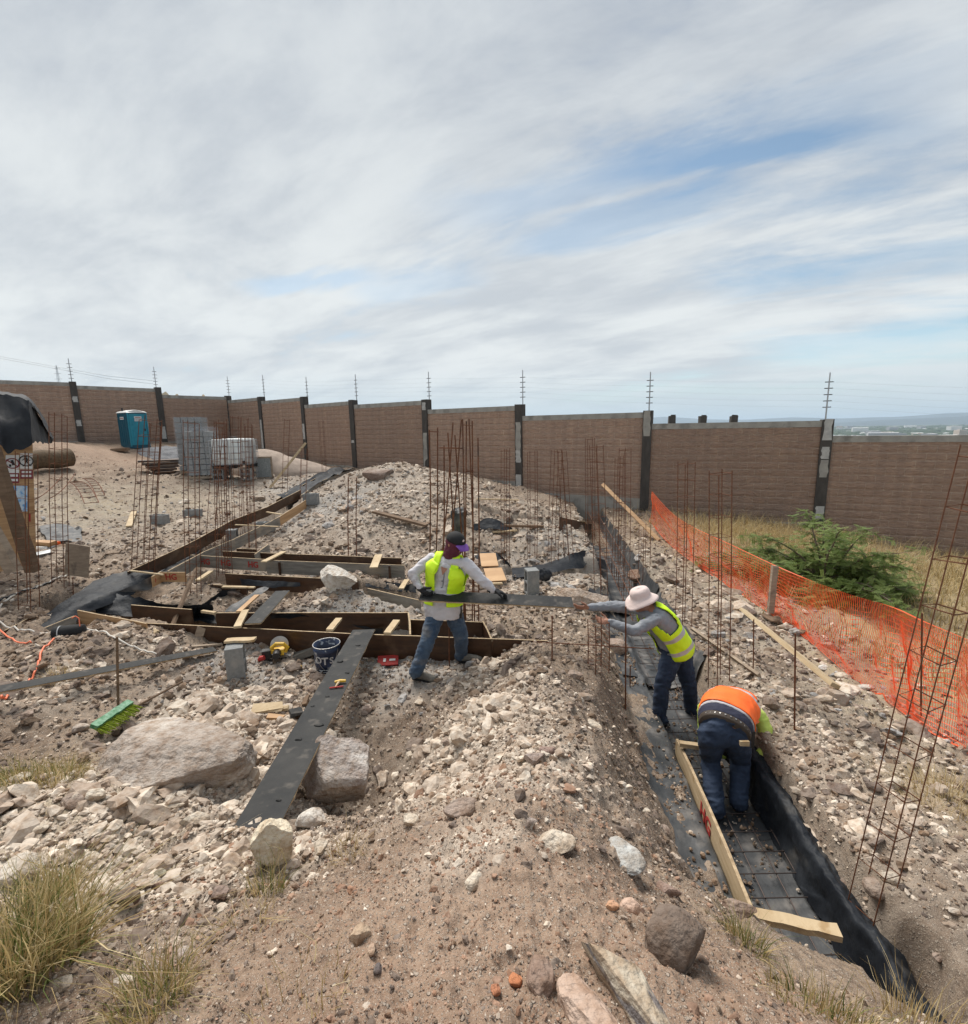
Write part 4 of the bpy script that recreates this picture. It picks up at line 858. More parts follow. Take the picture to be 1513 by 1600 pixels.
# right trench plastic: shelf, bed, and the far form draped over
def trench_sheet(y0, y1, offs, lab, m, seed, n=22, wr=.02, f=6., sub=5, name='plastic_sheet', cat='plastic sheet'):
    rows = []
    for i in range(n+1):
        y = y0+(y1-y0)*i/n; xc = trench_x(y); rows.append([(xc+dx, y, z) for dx, z in offs])
    return sheet(rows, lab, m, wr, f, name, seed, sub, cat, floor=False)
trench_sheet(2.15, 6.9, [(-.74,-.22), (-.64,-.32), (-.54,-.335), (-.42,-.34), (-.325,-.345), (-.31,-.50)], 'dusty black plastic sheet lying on the left shelf of the right trench', 'plastic_dusty', 3, wr=.03)
trench_sheet(1.95, 6.9, [(-.30,-.49), (-.1,-.515), (.1,-.515), (.29,-.49)], 'black plastic lining the bed of the right trench under the rebar mesh', 'plastic_dusty', 9, wr=.015)
trench_sheet(1.85, 4.15, [(.20,-.49), (.235,-.36), (.245,-.18), (.30,-.17), (.34,-.22), (.42,-.26)], 'black plastic draped over the right hand form of the trench', 'plastic_sheet', 15, wr=.045, f=5, sub=8, n=26)
trench_sheet(5.5, 8.2, [(-.60,-.30), (-.34,-.36), (-.25,-.46), (.05,-.49), (.30,-.46), (.33,-.25), (.42,-.07)], 'wrinkled plastic sheet across the trench behind the hatted worker', 'plastic_dusty', 21, wr=.03, f=5, n=12)
trench_sheet(7.9, 15.5, [(-.34,-.32), (-.26,-.47), (.22,-.47), (.32,-.30), (.40,-.02)], 'dusty plastic lining the far part of the right trench', 'plastic_dusty', 27, wr=.04, f=4, n=16)
def TB(y, dx, z): return (trench_x(y)+dx, y, z)
rt = form(TB(4.15,-.30,-.20), TB(2.15,-.30,-.20), .26, 'pine', 'splintered pale form board with red stencil along the left side of the right trench', wav=.028, hg=((.42,.17,'HG'),), th=.022)
form(TB(2.14,-.30,-.205), TB(1.95,-.30,-.24), .24, 'red_paint', 'red painted end of the form board by the near spacer', wav=.01)
form(TB(4.1,.27,-.205), TB(1.9,.27,-.205), .28, 'form_brown', 'right hand form board under black plastic in the right trench')
board(Z(1168,1427,-.17), Z(1312,1458,-.17), .075, 'pine', 'pine spacer across the near end of the right trench', t=.04, seg=8, wav=.006, name='spacer', cat='wood spacer')
board(Z(1062,1162,-.17), Z(1112,1169,-.17), .05, 'pine', 'short pine spacer left of the bending worker', t=.04, name='spacer', cat='wood spacer')
board(Z(1186,1440,-.1), Z(1218,1513,-.3), .018, 'pine', 'thin pale wooden rod leaning in the trench below the near spacer', t=.01, name='rod', cat='rod')
def mesh_mat(y0, y1, lab, z=-.455):
    root = thing('rebar_mesh', lab, 'rebar mesh', TB((y0+y1)/2, 0, z)); c = Vector(root.location); Bp = None
    for dx in (-.22,-.08,.08,.22): MB().tube([Vector(TB(y0,dx,z))-c, Vector(TB(y1,dx,z+.005))-c], .005, 5).build('long_bar', MT['wire'], root)
    y = y0+.1
    while y < y1:
        a, b = Vector(TB(y,-.27,z+.01))-c, Vector(TB(y,.27,z+.01))-c; MB().tube([a, b], .004, 5).build('cross_bar', MT['wire'], root); y += .18
mesh_mat(1.95, 4.6, 'rusty rebar mesh lying on the plastic in the near right trench'); mesh_mat(4.7, 7.2, 'rusty rebar mesh in the trench under the hatted worker')
# plastics in the left and cross trenches
sheet([[Z(57,968,.36), Z(62,990,.30), Z(118,975,.25)], [Z(118,930,.45), Z(112,950,.40), Z(125,962,.30)], [Z(152,907,.50), Z(155,935,.40), Z(165,948,.28)], [Z(205,892,.52), Z(205,912,.42), Z(215,925,.30)], [Z(240,893,.48), Z(235,905,.38), Z(240,915,.30)]], 'black plastic sheet draped over the outer form where the left trench turns', seed=4, wr=.035, floor=False)
sheet([[Z(145,925,.40), Z(150,945,.30), Z(150,960,.2)], [Z(200,930,.35), Z(205,950,.2), Z(205,965,.12)], [Z(255,945,.30), Z(255,960,.1), Z(260,972,.1)], [Z(330,948,.35), Z(335,965,.1), Z(340,975,.1)]], 'black plastic sheet bunched behind the orange plywood board', seed=5, wr=.05, floor=False)
sheet([[Z(162,933,.38), Z(190,930,.3)], [Z(215,913,.42), Z(235,922,.30)], [Z(238,900,.46), Z(240,912,.3)]], 'grey plastic flap below the orange stencilled boards', m='plastic_dusty', seed=6, wr=.03, floor=False)
sheet([[Z(305,955,.28), Z(300,975,.0)], [Z(340,925,.30), Z(350,950,.0)], [Z(385,915,.30), Z(390,940,.0)]], 'black plastic folded over the heap edge right of the leaning stick', seed=7, wr=.05, floor=False)
sheet([[Z(350,955,.2), Z(372,958,.2)], [Z(390,928,.32), Z(405,932,.32)], [Z(408,918,.32), Z(420,918,.32)]], 'grey shiny plastic strip left of the grey board', m='plastic_dusty', seed=8, wr=.03, floor=False)
sheet([[Z(425,962,.30), Z(420,980,.05)], [Z(470,960,.30), Z(480,985,.02)], [Z(520,972,.16), Z(530,990,.0)], [Z(600,984,.10), Z(600,992,.0)]], 'black plastic sheet sagging inside the front trench behind the bucket', seed=10, wr=.04, floor=False)
sheet([[Z(572,907,.30), Z(572,918,.22)], [Z(610,910,.30), Z(610,922,.2)], [Z(650,915,.28), Z(650,928,.18)]], 'dark plastic roll lying left of the worker waist', seed=11, wr=.03, floor=False)
sheet([[Z(205,893,.30), Z(260,897,.3)], [Z(255,875,.35), Z(285,880,.35)], [Z(300,850,.40), Z(320,856,.4)]], 'grey plastic strip in the bed of the left trench', m='plastic_dusty', seed=12, wr=.04, floor=False)
sheet([[Z(375,905,.30), Z(378,915,.2)], [Z(420,908,.28), Z(420,918,.2)], [Z(470,910,.28), Z(470,918,.2)]], 'black plastic behind the grey plank in the second cross trench', seed=13, wr=.03, floor=False)
sheet([[LT(-6.1,14.2,.16), LT(-5.7,14.2,.02), LT(-5.25,14.2,.14)], [LT(-6.15,16.5,.20), LT(-5.7,16.5,.05), LT(-5.25,16.5,.20)], [LT(-6.2,20.3,.22), LT(-5.8,20.3,.1), LT(-5.3,20.3,.2)]], 'black plastic bags along the far end of the left trench', seed=14, wr=.12, f=2.5, floor=False)
sheet([[gnd(800,893,.04), gnd(800,905,.03)], [gnd(860,888,.10), gnd(870,900,.05)], [gnd(912,876,.22), gnd(920,890,.05)], [gnd(945,884,.12), gnd(950,895,.03)]], 'dark blue grey plastic sheet crossing behind the standing grey block', seed=16, wr=.05, f=3, floor=True)
sheet([[gnd(880,920,.05), gnd(890,945,.05)], [gnd(930,930,.05), gnd(935,955,.05)], [gnd(985,945,.05), gnd(990,965,.03)]], 'dusty plastic sheet under the wide slab rock', m='plastic_dusty', seed=17, wr=.05, f=3)
sheet([[gnd(738,826,.03), gnd(740,832,.03)], [gnd(765,820,.18), gnd(768,832,.05)], [gnd(800,828,.04), gnd(805,834,.03)]], 'small black plastic heap between two far soil mounds', seed=18, wr=.06, f=3)
sheet([[gnd(740,872,.04), gnd(748,885,.03)], [gnd(765,866,.10), gnd(775,880,.05)], [gnd(795,885,.05), gnd(800,892,.03)]], 'black plastic scrap right of the head of the capped worker', seed=19, wr=.06, f=3)
sheet([[gnd(60,826,.03), gnd(75,848,.03)], [gnd(95,824,.08), gnd(100,848,.05)], [gnd(128,830,.03), gnd(128,848,.03)]], 'silvery grey plastic sheet on the ground beside the plywood board', m='plastic_dusty', seed=20, wr=.05, f=3)
# ------------------------------------------------------------------ boards and sticks
board(Z(388,1318,.44), Z(569,985,.315), .265, 'film_black', 'long black film faced board reaching from the cream rock to the front form', edge='ply_edge', seg=12, splinter=.003, name='plank', cat='plank')
board(gnd(-30,1108,.14), gnd(337,1021,.05), .11, 'film_black', 'long black board lying on the left slope behind the stake', edge='ply_edge', seg=12, splinter=.008, up=(0, -.35, 1), name='plank', cat='plank')
board(Z(395,975,.36), Z(442,924,.40), .20, 'film_black', 'dark grey board laid from the inner form to the soil heap', edge='ply_edge', seg=8, splinter=.003)
board(Z(371,980,.35), Z(384,954,.36), .085, 'pine', 'pale pine piece left of the dark grey board', t=.03); board(Z(316,955,.36), Z(337,958,.36), .04, 'pine', 'short pine stick end beside the inner form', t=.03)
board(Z(306,1012,.02), Z(316,980,.28), .11, 'old_wood', 'grey wooden piece leaning on the long brown form board', up=(0, -1, .3)); board(gnd(300,1013,.02), gnd(348,1010,.03), .05, 'old_wood', 'flat grey stick at the foot of the long brown form board')
board(Z(515,985,.31), Z(530,967,.31), .085, 'pine', 'short pale plank bridging the front trench behind the bucket', t=.03); board(Z(605,990,.31), Z(620,970,.31), .085, 'pine', 'short pale plank bridging the front trench right of the black board', t=.03)
board(Z(262,995,.12), Z(307,888,.62), .075, 'dusty_wood', 'brown leaning stick crossing the front trench diagonally', t=.03, up=(0, -1, 0))
board(Z(309,907,.42), Z(330,893,.44), .075, 'pine', 'pine stake lying right of the leaning stick', t=.03); board(Z(348,917,.36), Z(398,918,.36), .05, 'pine', 'thin yellow pine stick on the second cross form', t=.02)
board(Z(373,956,.36), Z(402,930,.36), .07, 'ply_orange', 'orange wooden strip beside the dark grey board', t=.02)
board(Z(412,878,.53), Z(444,862,.53), .10, 'pine', 'whitish plank bridging the grey board with cleats', t=.02); board(Z(584,887,.50), Z(592,867,.51), .13, 'pine', 'pale plank bridging above the right end of the grey board', t=.02)
board(Z(627,920,.32), Z(636,906,.32), .08, 'pine', 'short pine plank left of the worker elbow', t=.02); board(Z(205,892,.55), Z(255,898,.55), .03, 'pine', 'pale stick crossing the left trench near its corner', t=.02)
board(Z(368,820,.72), Z(435,823,.70), .04, 'pine', 'thin pale stick crossing the left trench', t=.02); board(Z(417,800,.84), Z(440,804,.82), .05, 'pine', 'farther thin stick crossing the left trench', t=.02)
board(Z(353,1001,.415), Z(399,999,.415), .09, 'pine', 'splintered pine offcut lying on top of the standing block', t=.025, wav=.008)
board(gnd(585,809,.14), gnd(667,825,.06), .16, 'dusty_wood', 'brown plank half buried in the middle spoil heap', t=.05)
board(gnd(753,918,.06), gnd(785,917,.06), .06, 'pine', 'pale edge strip in front of the brown plywood pieces', t=.03)
board(gnd(766,893,.10), gnd(762,874,.12), .32, 'ply_orange', 'upper brown plywood piece on the ground right of the capped worker'); board(gnd(777,915,.08), gnd(770,896,.10), .34, 'ply_orange', 'lower brown plywood piece on the ground right of the capped worker')
board(gnd(783,825,.05), gnd(850,826,.05), .06, 'dusty_wood', 'dark stick lying between the two far soil mounds', t=.05); board(gnd(770,834,.04), gnd(808,832,.05), .08, 'pine', 'short light board below the dark far stick', t=.03)
form(gnd(875,829,.30), gnd(924,833,.28), .38, 'form_brown', 'brown form board at the end of the far right mound'); board(gnd(910,826,.20), gnd(918,832,.20), .10, 'pine', 'white scrap of wood on the brown board at the far right mound')
board(gnd(745,782,.04), gnd(812,784,.05), .05, 'pine', 'long yellowish stick on the far rubble right of the rebar bundle', t=.03); 
board(Z(120,900,.52), Z(122,851,1.02), .36, 'old_wood', 'square weathered plywood piece standing right of the left rebar cages', up=(0, -1, 0))
board(gnd(202,825,.04), gnd(210,803,.06), .12, 'pine', 'pinkish pale plank lying on the left yard', t=.03)
board(gnd(422,763,.02), atY(478,692,gnd(422,763).y+.6), .07, 'pine', 'long slanting bamboo coloured pole in front of the sand pile', t=.06, up=(0, -1, 0), name='pole', cat='pole')
board(gnd(1030,846,.02), atY(942,757,gnd(1030,846).y+2.), .09, 'ply_orange', 'long orange brown pole slanting right of the far right cages', t=.07, up=(0, -1, 0), name='pole', cat='pole')
board(atZ(1161,953,.42), atZ(1306,1072,.42), .085, 'pine', 'pine lumber carried on two steel stakes beside the netting', t=.038, up=(0, -1, .15), name='lumber', cat='lumber', seg=8)
board(gnd(1081,991,.08), gnd(1186,1061,.04), .03, 'old_wood', 'thin grey lath lying on the right bank above the bending worker', t=.05, up=(0, -1, .3))
board(gnd(1204,960,.02), atY(1211,884,gnd(1204,960).y+.1), .085, 'old_wood', 'weathered wooden post holding the orange netting', t=.05, up=(0, -1, 0), name='post', cat='post')
board(gnd(1195,968,.03), gnd(1236,972,.03), .28, 'dusty_wood', 'dark flat board on the ground at the foot of the net post', t=.02)
def stake(px, y0, y1, lab, r=.007, zz=None, m='rust'):
    g = gnd(px, y1) if zz is None else Z(px, y1, zz); t = atY(px+ (y1-y0)*.0, y0, g.y); L_ = t.z-g.z; L_ += 0
    tag(MB().tube([(0, 0, -.1), (t.x-g.x, 0, L_)], r, 6).build('stake', MT[m], loc=tuple(g)), lab, 'steel stake', 'steel stakes')
stake(1178,968,1055,'steel stake under the far end of the pine lumber'); stake(1243,990,1142,'steel stake under the near half of the pine lumber', .008)
stake(978,948,1108,'tall steel stake on the left bank in front of the hatted worker', .008); stake(985,1040,1078,'short steel stake right beside the tall one on the left bank')
stake(863,962,1032,'thin steel stake at the right end of the long brown form board'); stake(702,980,1040,'thin steel stake between the boots of the board carrying worker')
stake(183,995,1120,'wooden brown stake in the left slope in front of the long black board', .011, m='dusty_wood'); stake(114,902,950,'short steel stake beside the left rebar cages')
stake(1441,958,1120,'steel stake standing behind the near rebar cage', .008)
def cable(pts, r, m, lab, cat, name, lift=.02, sub=8):
    P = [gnd(*p[:2], dz=(p[2] if len(p) > 2 else 0)) for p in pts]; out = []
    for i in range(len(P)-1):
        p0, p1, p2, p3 = P[max(i-1, 0)], P[i], P[i+1], P[min(i+2, len(P)-1)]
        for k in range(sub):
            t = k/sub; q = .5*((2*p1)+(p2-p0)*t+(2*p0-5*p1+4*p2-p3)*t*t+(3*p1-p0-3*p2+p3)*t**3)
            q.z = max(q.z, hz(q.x, q.y)+lift); out.append(q)
    out.append(P[-1]+Vector((0, 0, lift))); c = out[len(out)//2].copy(); tag(MB().tube([q-c for q in out], r, 6).build(name, MT[m], loc=tuple(c), smooth=True), lab, cat)
cable([(-20,965), (30,988), (60,992), (100,988)], .010, 'rope', 'white rope running from the left edge to the black speaker', 'rope', 'rope'); cable([(125,985), (150,987), (185,1000), (215,1015), (258,1032)], .010, 'rope', 'white rope running over the mound past the stake', 'rope', 'rope')
cable([(-10,975), (20,1000), (50,1007)], .009, 'cord_orange', 'orange cord at the left edge above the slope', 'cord', 'cord'); cable([(85,1000), (66,1020), (60,1045), (45,1068), (20,1085), (3,1095)], .010, 'cord_orange', 'orange cord winding down the left slope to the black board', 'cord', 'cord')
cable([(-10,962), (35,925), (60,918), (90,905), (130,892)], .012, 'rope', 'white cable on the left yard below the leaning posts', 'cable', 'cable'); cable([(-10,950), (40,925), (85,908)], .018, 'black_rubber', 'black hose on the left yard below the leaning posts', 'hose', 'hose')
cable([(140,885), (160,873), (185,866), (205,850), (235,838)], .010, 'dusty_wood', 'thin brown root across the left yard', 'root', 'root')
MB0 = MB().tube([Z(833,1003,.36), Z(925,1008,.33), Z(1022,1014,.30)], .0055, 6); tag(MB0.build('rebar', MT['rust']), 'single rusty bar lying level over the left bank toward the hatted worker', 'rebar')
# ------------------------------------------------------------------ rebar cages
CAGES = {}
def cage_proto(key, Hh, w, n, r=.0052):
    root = thing('rebar_cage', '', 'rebar cage')
    bar = MB().tube([(0, 0, 0), (random.uniform(-.01, .01), .01, Hh*.5), (0, 0, Hh)], r, 5).build('bar', MT['rust'], root); bar.location = (-w/2, -w/2, 0)
    for x, y in ((w/2, -w/2), (w/2, w/2), (-w/2, w/2)): b = bar.copy(); COL.objects.link(b); b.location = (x, y, random.uniform(-.06, .03)); b.parent = root
    s = MB().tube([(-w/2, -w/2, 0), (w/2, -w/2, 0), (w/2, w/2, 0), (-w/2, w/2, 0), (-w/2, -w/2+.004, .004)], .0035, 4).build('stirrup', MT['rust'], root); s.location.z = .1
    for i in range(1, n): b = s.copy(); COL.objects.link(b); b.location.z = .1+(Hh-.15)*i/(n-1)+random.uniform(-.02, .02); b.rotation_euler = (random.uniform(-.08, .08), random.uniform(-.08, .08), 0); b.parent = root
    CAGES[key] = root; return root
first = {}
CG = 'rebar cages standing in the yard'
def cage(px, yt, yb, lab, key='a', dxt=0, wpx=None, rz=.3, zz=None):
    g = gnd(px, yb) if zz is None else Z(px, yb, zz)
    t = atY(px+dxt, yt, g.y); Lr = (t-g).length; spec = {'a': (2.6, .15, 12), 'b': (2.6, .22, 11), 'c': (2.6, .12, 14)}[key]
    if key not in first: o = cage_proto(key, *spec); first[key] = 1
    else: o = copy_tree(CAGES[key])
    o['label'] = lab; o['group'] = CG; o.location = tuple(g)
    d = (t-g).normalized(); q = d.to_track_quat('Z', 'Y'); o.rotation_euler = (q @ Matrix.Rotation(rz, 3, 'Z').to_quaternion()).to_euler()
    s = Lr/2.6; o.scale = (1, 1, s) if wpx is None else (wpx, wpx, s)
    return o
cage(95,645,915,'rusty rebar cage standing right of the tarp corner','a',-4); cage(46,706,952,'rusty rebar cage in front of the plywood panel and leaning posts','a',-4,rz=.1)
cage(222,652,903,'leaning rebar cage just right of the portable toilet','b',14,wpx=1.1); cage(232,662,900,'second rebar cage overlapping the one by the portable toilet','a',12,rz=.7)
cage(303,657,932,'rebar cage in front of the wrapped block pallets','a',-4,rz=.15)
cage(348,658,905,'rebar cage between the block pallets and the white tank','a',-4); cage(356,655,898,'rebar cage crossing in front of the left edge of the white tank','c',-10,rz=.8)
cage(328,665,858,'rebar cage right behind the block pallet cages, leaning right','a',14,rz=.5); cage(372,650,850,'rebar cage in front of the middle of the white tank','a',-4,rz=.2); cage(388,652,838,'rebar cage in front of the right part of the white tank','a',-6,rz=.6)
cage(396,662,872,'rebar cage just right of the white tank','c',-8,rz=.3)
cage(445,655,778,'faint rebar cage in front of the sand pile','a',4,rz=.4); cage(474,700,795,'rebar cage beside the slanting pole','a',2,rz=.2); cage(508,658,745,'faint rebar cage left of the far end of the left trench','a',-6,rz=.6); cage(545,658,728,'faint rebar cage against the column at the end of the left trench','a',-2,rz=.2)
cage(551,745,872,'rebar cage in the middle spoil above the grey form board','a',0,rz=.2)
cage(790,700,880,'rebar cage behind the far mounds, left of the others on the right','c',0,rz=.5); cage(832,704,872,'rebar cage right of the pale patched column','a',0,rz=.2)
cage(864,703,895,'leaning pair of bars left of the far right mound','a',6,rz=.3); cage(890,702,885,'rebar cage leaning left over the far right mound','c',-12,rz=.7)
cage(922,684,850,'tallest rebar cage at the far end of the right trench','a',0,rz=.1); cage(940,695,940,'rebar cage in the right trench ahead of the orange pole','a',-8,rz=.5); cage(975,700,925,'rebar cage beside the orange brown pole','a',2,rz=.4); cage(962,712,900,'slightly leaning rebar cage left of the orange brown pole','c',6,rz=.8)
cage(1006,820,905,'short rebar cage near the foot of the orange brown pole','a',2,rz=.3)
cage(1068,721,985,'rebar cage left of the two in front of the wide wall panel','a',5,rz=.25); cage(1123,735,1078,'rebar cage right of the two in front of the wide wall panel','a',3,rz=.2)
cage(935,970,1048,'short rebar cage below the outstretched hands of the hatted worker','a',0,rz=.3)
nc = cage(1352,700,1442,'near rebar cage leaning to the right edge of the picture','b',190,rz=.35); nc.scale = (.66,.66,nc.scale[2])
def beam_cage(y0, y1, z0, z1, lab):
    root = thing('beam_cage', lab, 'rebar cage', TB((y0+y1)/2, 0, z0)); c = Vector(root.location)
    for dx, dz in ((-.13,0), (.13,0), (.13,.32), (-.13,.32)): MB().tube([Vector(TB(y0,dx,z0+dz))-c, Vector(TB((y0+y1)/2,dx,(z0+z1)/2+dz+.02))-c, Vector(TB(y1,dx,z1+dz))-c], .006, 5).build('bar', MT['rust'], root)
    n = int((y1-y0)/.22)
    for i in range(n+1):
        y = y0+(y1-y0)*i/n; z = z0+(z1-z0)*i/n; P = [Vector(TB(y,dx,z+dz))-c for dx, dz in ((-.13,0), (.13,0), (.13,.32), (-.13,.32), (-.13,.005))]; MB().tube(P, .0045, 4).build('stirrup', MT['rust'], root)
beam_cage(7.3, 15., -.36, -.25, 'long rusty beam cage lying in the far part of the right trench')
def bundle():
    g = Z(718, 985, .1); root = thing('rebar_bundle', 'tall rusty bundle of crossing rebars behind the head of the capped worker', 'rebar bundle', tuple(g))
    for xt, yt, xb, yb in [(684,668,681,905),(708,660,688,900),(721,656,700,900),(723,655,726,985),(733,654,742,985),(738,658,738,985),(747,684,748,985),(694,696,692,905),(711,680,729,985),(700,676,716,985),(729,658,724,985),(671,672,672,870)]:
        t = atY(xt, yt, g.y+.25); b = atY(xb, yb, g.y+.1); MB().tube([b-g, (b+t)/2-g+Vector((.012, 0, 0)), t-g], .0085, 6).build('bar', MT['rust'], root)
    for x0, x1, y in ((723,736,664),(728,740,736),(672,684,674),(672,690,758),(686,724,700),(720,748,885),(722,748,900),(722,748,915),(722,748,930),(722,748,945),(722,748,960),(722,748,975)):
        a, b = atY(x0, y, g.y+.15), atY(x1, y+1, g.y+.2); w = (b-a).length; MB().tube([a-g, b-g, b-g+Vector((0, .16, 0)), a-g+Vector((0, .16, 0)), a-g+Vector((0, .005, .003))], .005, 4).build('stirrup', MT['rust'], root)
    p = atY(718, 812, g.y+.3); q = rock_shape(ICO3, 77, 5, .4); o = npmesh('cloth_wad', q*np.array([.12, .10, .20]), ICO3[1], MT['plastic_dusty'], False); o.location = tuple(p)
    tag(o, 'dark rag and plastic wad caught in the rebar bundle above the capped worker', 'rag')
bundle()
# ------------------------------------------------------------------ far yard: toilet, pallets, tank, piles
def toilet():
    g = atY(213, 700, 24.3); g.z = min(g.z, hz(g.x, g.y)+.3); yaw = R_(62); root = thing('portable_toilet', 'turquoise portable toilet with white roof standing before the far wall', 'portable toilet', tuple(g), yaw)
    w, d, h = 1.12, 1.12, 2.0; root.scale = (.78,.78,.80)
    m = MB(); m.box((0, .02, .06), (w+.06, d+.06, .12), jit=.005); m.build('base', MT['teal_dark'], root)
    m = MB(); m.box((0, 0, .12+h/2), (w, d, h), jit=.003)
    for x in (-.50, -.25, 0, .25, .50): m.box((-w/2-.008, x*.9, 1.1), (.02, .05, 1.8))
    m.build('body', MT['teal_dark'], root)
    m = MB(); m.box((0, -d/2-.015, 1.12), (w*.84, .03, 1.86)); m.box((-.05, -d/2-.035, .75), (w*.5, .02, .7)); m.box((-.05, -d/2-.035, 1.5), (w*.5, .02, .3)); dr = m.build('door', MT['teal'], root)
    MB().box((.36, -d/2-.05, 1.1), (.05, .04, .14)).build('handle', MT['black_rubber'], dr)
    for x in (-w/2+.03, w/2-.03): MB().box((x, -d/2-.02, 1.12), (.07, .05, 2.0)).build('door_post', MT['teal'], root)
    MB().add([(-w/2-.04,-d/2-.06,h+.12),(w/2+.04,-d/2-.06,h+.12),(w/2+.04,d/2+.04,h+.12),(-w/2-.04,d/2+.04,h+.12),(-w/2+.05,0-.5,h+.20),(0,-d/2-.02,h+.30),(w/2-.05,-.5,h+.20),(w/2-.05,d/2-.05,h+.20),(0,d/2-.05,h+.30),(-w/2+.05,d/2-.05,h+.20)],
        [(0,1,6,5,4),(1,2,7,6),(2,3,9,8,7),(3,0,4,9),(5,6,7,8),(4,5,8,9),(3,2,1,0)]).build('roof', MT['white_paint'], root)
    MB().tube([(-.3, .4, h+.1), (-.3, .4, h+.42)], .05, 8).build('vent_pipe', MT['black_rubber'], root)
    for x, z, s in ((.02, 1.84, .30), ):
        MB().box((x, -d/2-.052, z), (.42, .006, .13)).build('sticker', MT['white_paint'], root); MB().box((x, -d/2-.052, z-.16), (.42, .006, .14)).build('sticker', MT['reflective'], root)
        MB().box((x, -d/2-.057, z), (.34, .004, .035)).build('sticker_text', MT['maroon'], root)
    MB().box((-w/2-.025, 0, 1.80), (.006, .42, .16)).build('sticker', MT['white_paint'], root); MB().box((-w/2-.030, 0, 1.80), (.004, .34, .04)).build('sticker_text', MT['maroon'], root)
toilet()
def hollow_block(mb, c, rz=0, d=(.39, .15, .19), up=2, mi=0):
    """concrete block with two cells; up = axis of the cells"""
    L_, W_, Hh = d; t = .028; Rm = Matrix.Rotation(rz, 3, 'Z')
    def place(p):
        p = Vector(p)
        if up == 0: p = Vector((p.z, p.y, -p.x))
        if up == 1: p = Vector((p.x, -p.z, p.y))
        return Vector(c)+Rm@p
    for y in (-W_/2+t/2, W_/2-t/2):
        v = [place(((i & 1)*L_-L_/2, y+((i >> 1) & 1)*t-t/2, (i >> 2)*Hh-Hh/2)) for i in range(8)]; mb.add(v, [(0,2,3,1),(4,5,7,6),(0,1,5,4),(2,6,7,3),(0,4,6,2),(1,3,7,5)], mi)
    for x in (-L_/2+t/2, 0, L_/2-t/2):
        v = [place((x+(i & 1)*t-t/2, ((i >> 1) & 1)*(W_-2*t)-(W_-2*t)/2, (i >> 2)*(Hh-.003)-(Hh-.003)/2)) for i in range(8)]; mb.add(v, [(0,2,3,1),(4,5,7,6),(0,1,5,4),(2,6,7,3),(0,4,6,2),(1,3,7,5)], mi)
def block(px, py, lab, rz=0., up=2, d=(.39, .15, .19), z=None, dz=0., grp=None):
    g = gnd(px, py) if z is None else Z(px, py, z); m = MB(); hollow_block(m, (0, 0, 0), rz, d, up)
    hh = d[2]/2 if up == 2 else (d[0]/2 if up == 0 else d[1]/2); tag(m.build('concrete_block', MT['block'], loc=(g.x, g.y, g.z+hh+dz)), lab, 'concrete block', grp)
block(372, 1060, 'grey concrete block standing on end with a wood offcut on top', .35, 0, (.39, .19, .18), z=.0, dz=.0)
block(831, 927, 'grey concrete block standing on end between the two workers', .2, 0, (.39, .19, .19))
block(251, 818, 'grey hollow block lying on the left yard', -.3, 2, (.40, .2, .22)); block(302, 808, 'grey block lying on the yard behind a rebar cage', .1, 2, (.40, .2, .2))
block(365, 852, 'grey block wedging the second inner board of the left trench', .2, 0, (.36, .2, .2)); block(415, 830, 'grey block wedging the inner form of the left trench', .1, 2, (.4, .2, .22)); block(487, 788, 'pale grey block behind the orange faced board', .1, 2, (.4, .2, .3))
def block_pallet(px, py, w, d, h, lab, rz, n=7):
    g = gnd(px, py); root = thing('block_pallet', lab, 'pallet of blocks', tuple(g), rz)
    m = MB()
    for y in (-d/2+.05, 0, d/2-.05): m.box((0, y, .04), (w, .09, .08))
    for k in range(6): m.box((-w/2+.05+k*(w-.1)/5, 0, .095), (.09, d, .025))
    m.build('pallet', MT['old_wood'], root)
    for r in range(int(h/.2)):
        m = MB(); nn = max(2, int(w/.2)); 
        for k in range(nn): m.box((-w/2+(k+.5)*w/nn, random.uniform(-.02, .02), .11+.1+r*.2), (w/nn-.022, d-.02, .178), jit=.009)
        m.build('block_course', MT['block'], root)
    P = []
    for (sx, sy) in ((-1,-1),(1,-1),(1,1),(-1,1),(-1,-1)): P.append([(sx*(w/2+.02), sy*(d/2+.02), .12+z*(h)/5) for z in range(6)])
    mm = MB(); mm.grid(P).build('stretch_wrap', WRAP, root)
WRAP = bpy.data.materials.new('stretch_wrap'); WRAP.use_nodes = True; _b = WRAP.node_tree.nodes['Principled BSDF']; _b.inputs['Base Color'].default_value = (.55,.57,.60,1); _b.inputs['Alpha'].default_value = .14; _b.inputs['Roughness'].default_value = .25
block_pallet(308, 738, .9, 1.0, 2.0, 'tall shrink wrapped stack of grey blocks, rear one of two', .3); block_pallet(322, 746, .85, .95, 1.75, 'slightly lower shrink wrapped stack of grey blocks in front of the taller one', .2)
m_ = gnd(316, 748); 
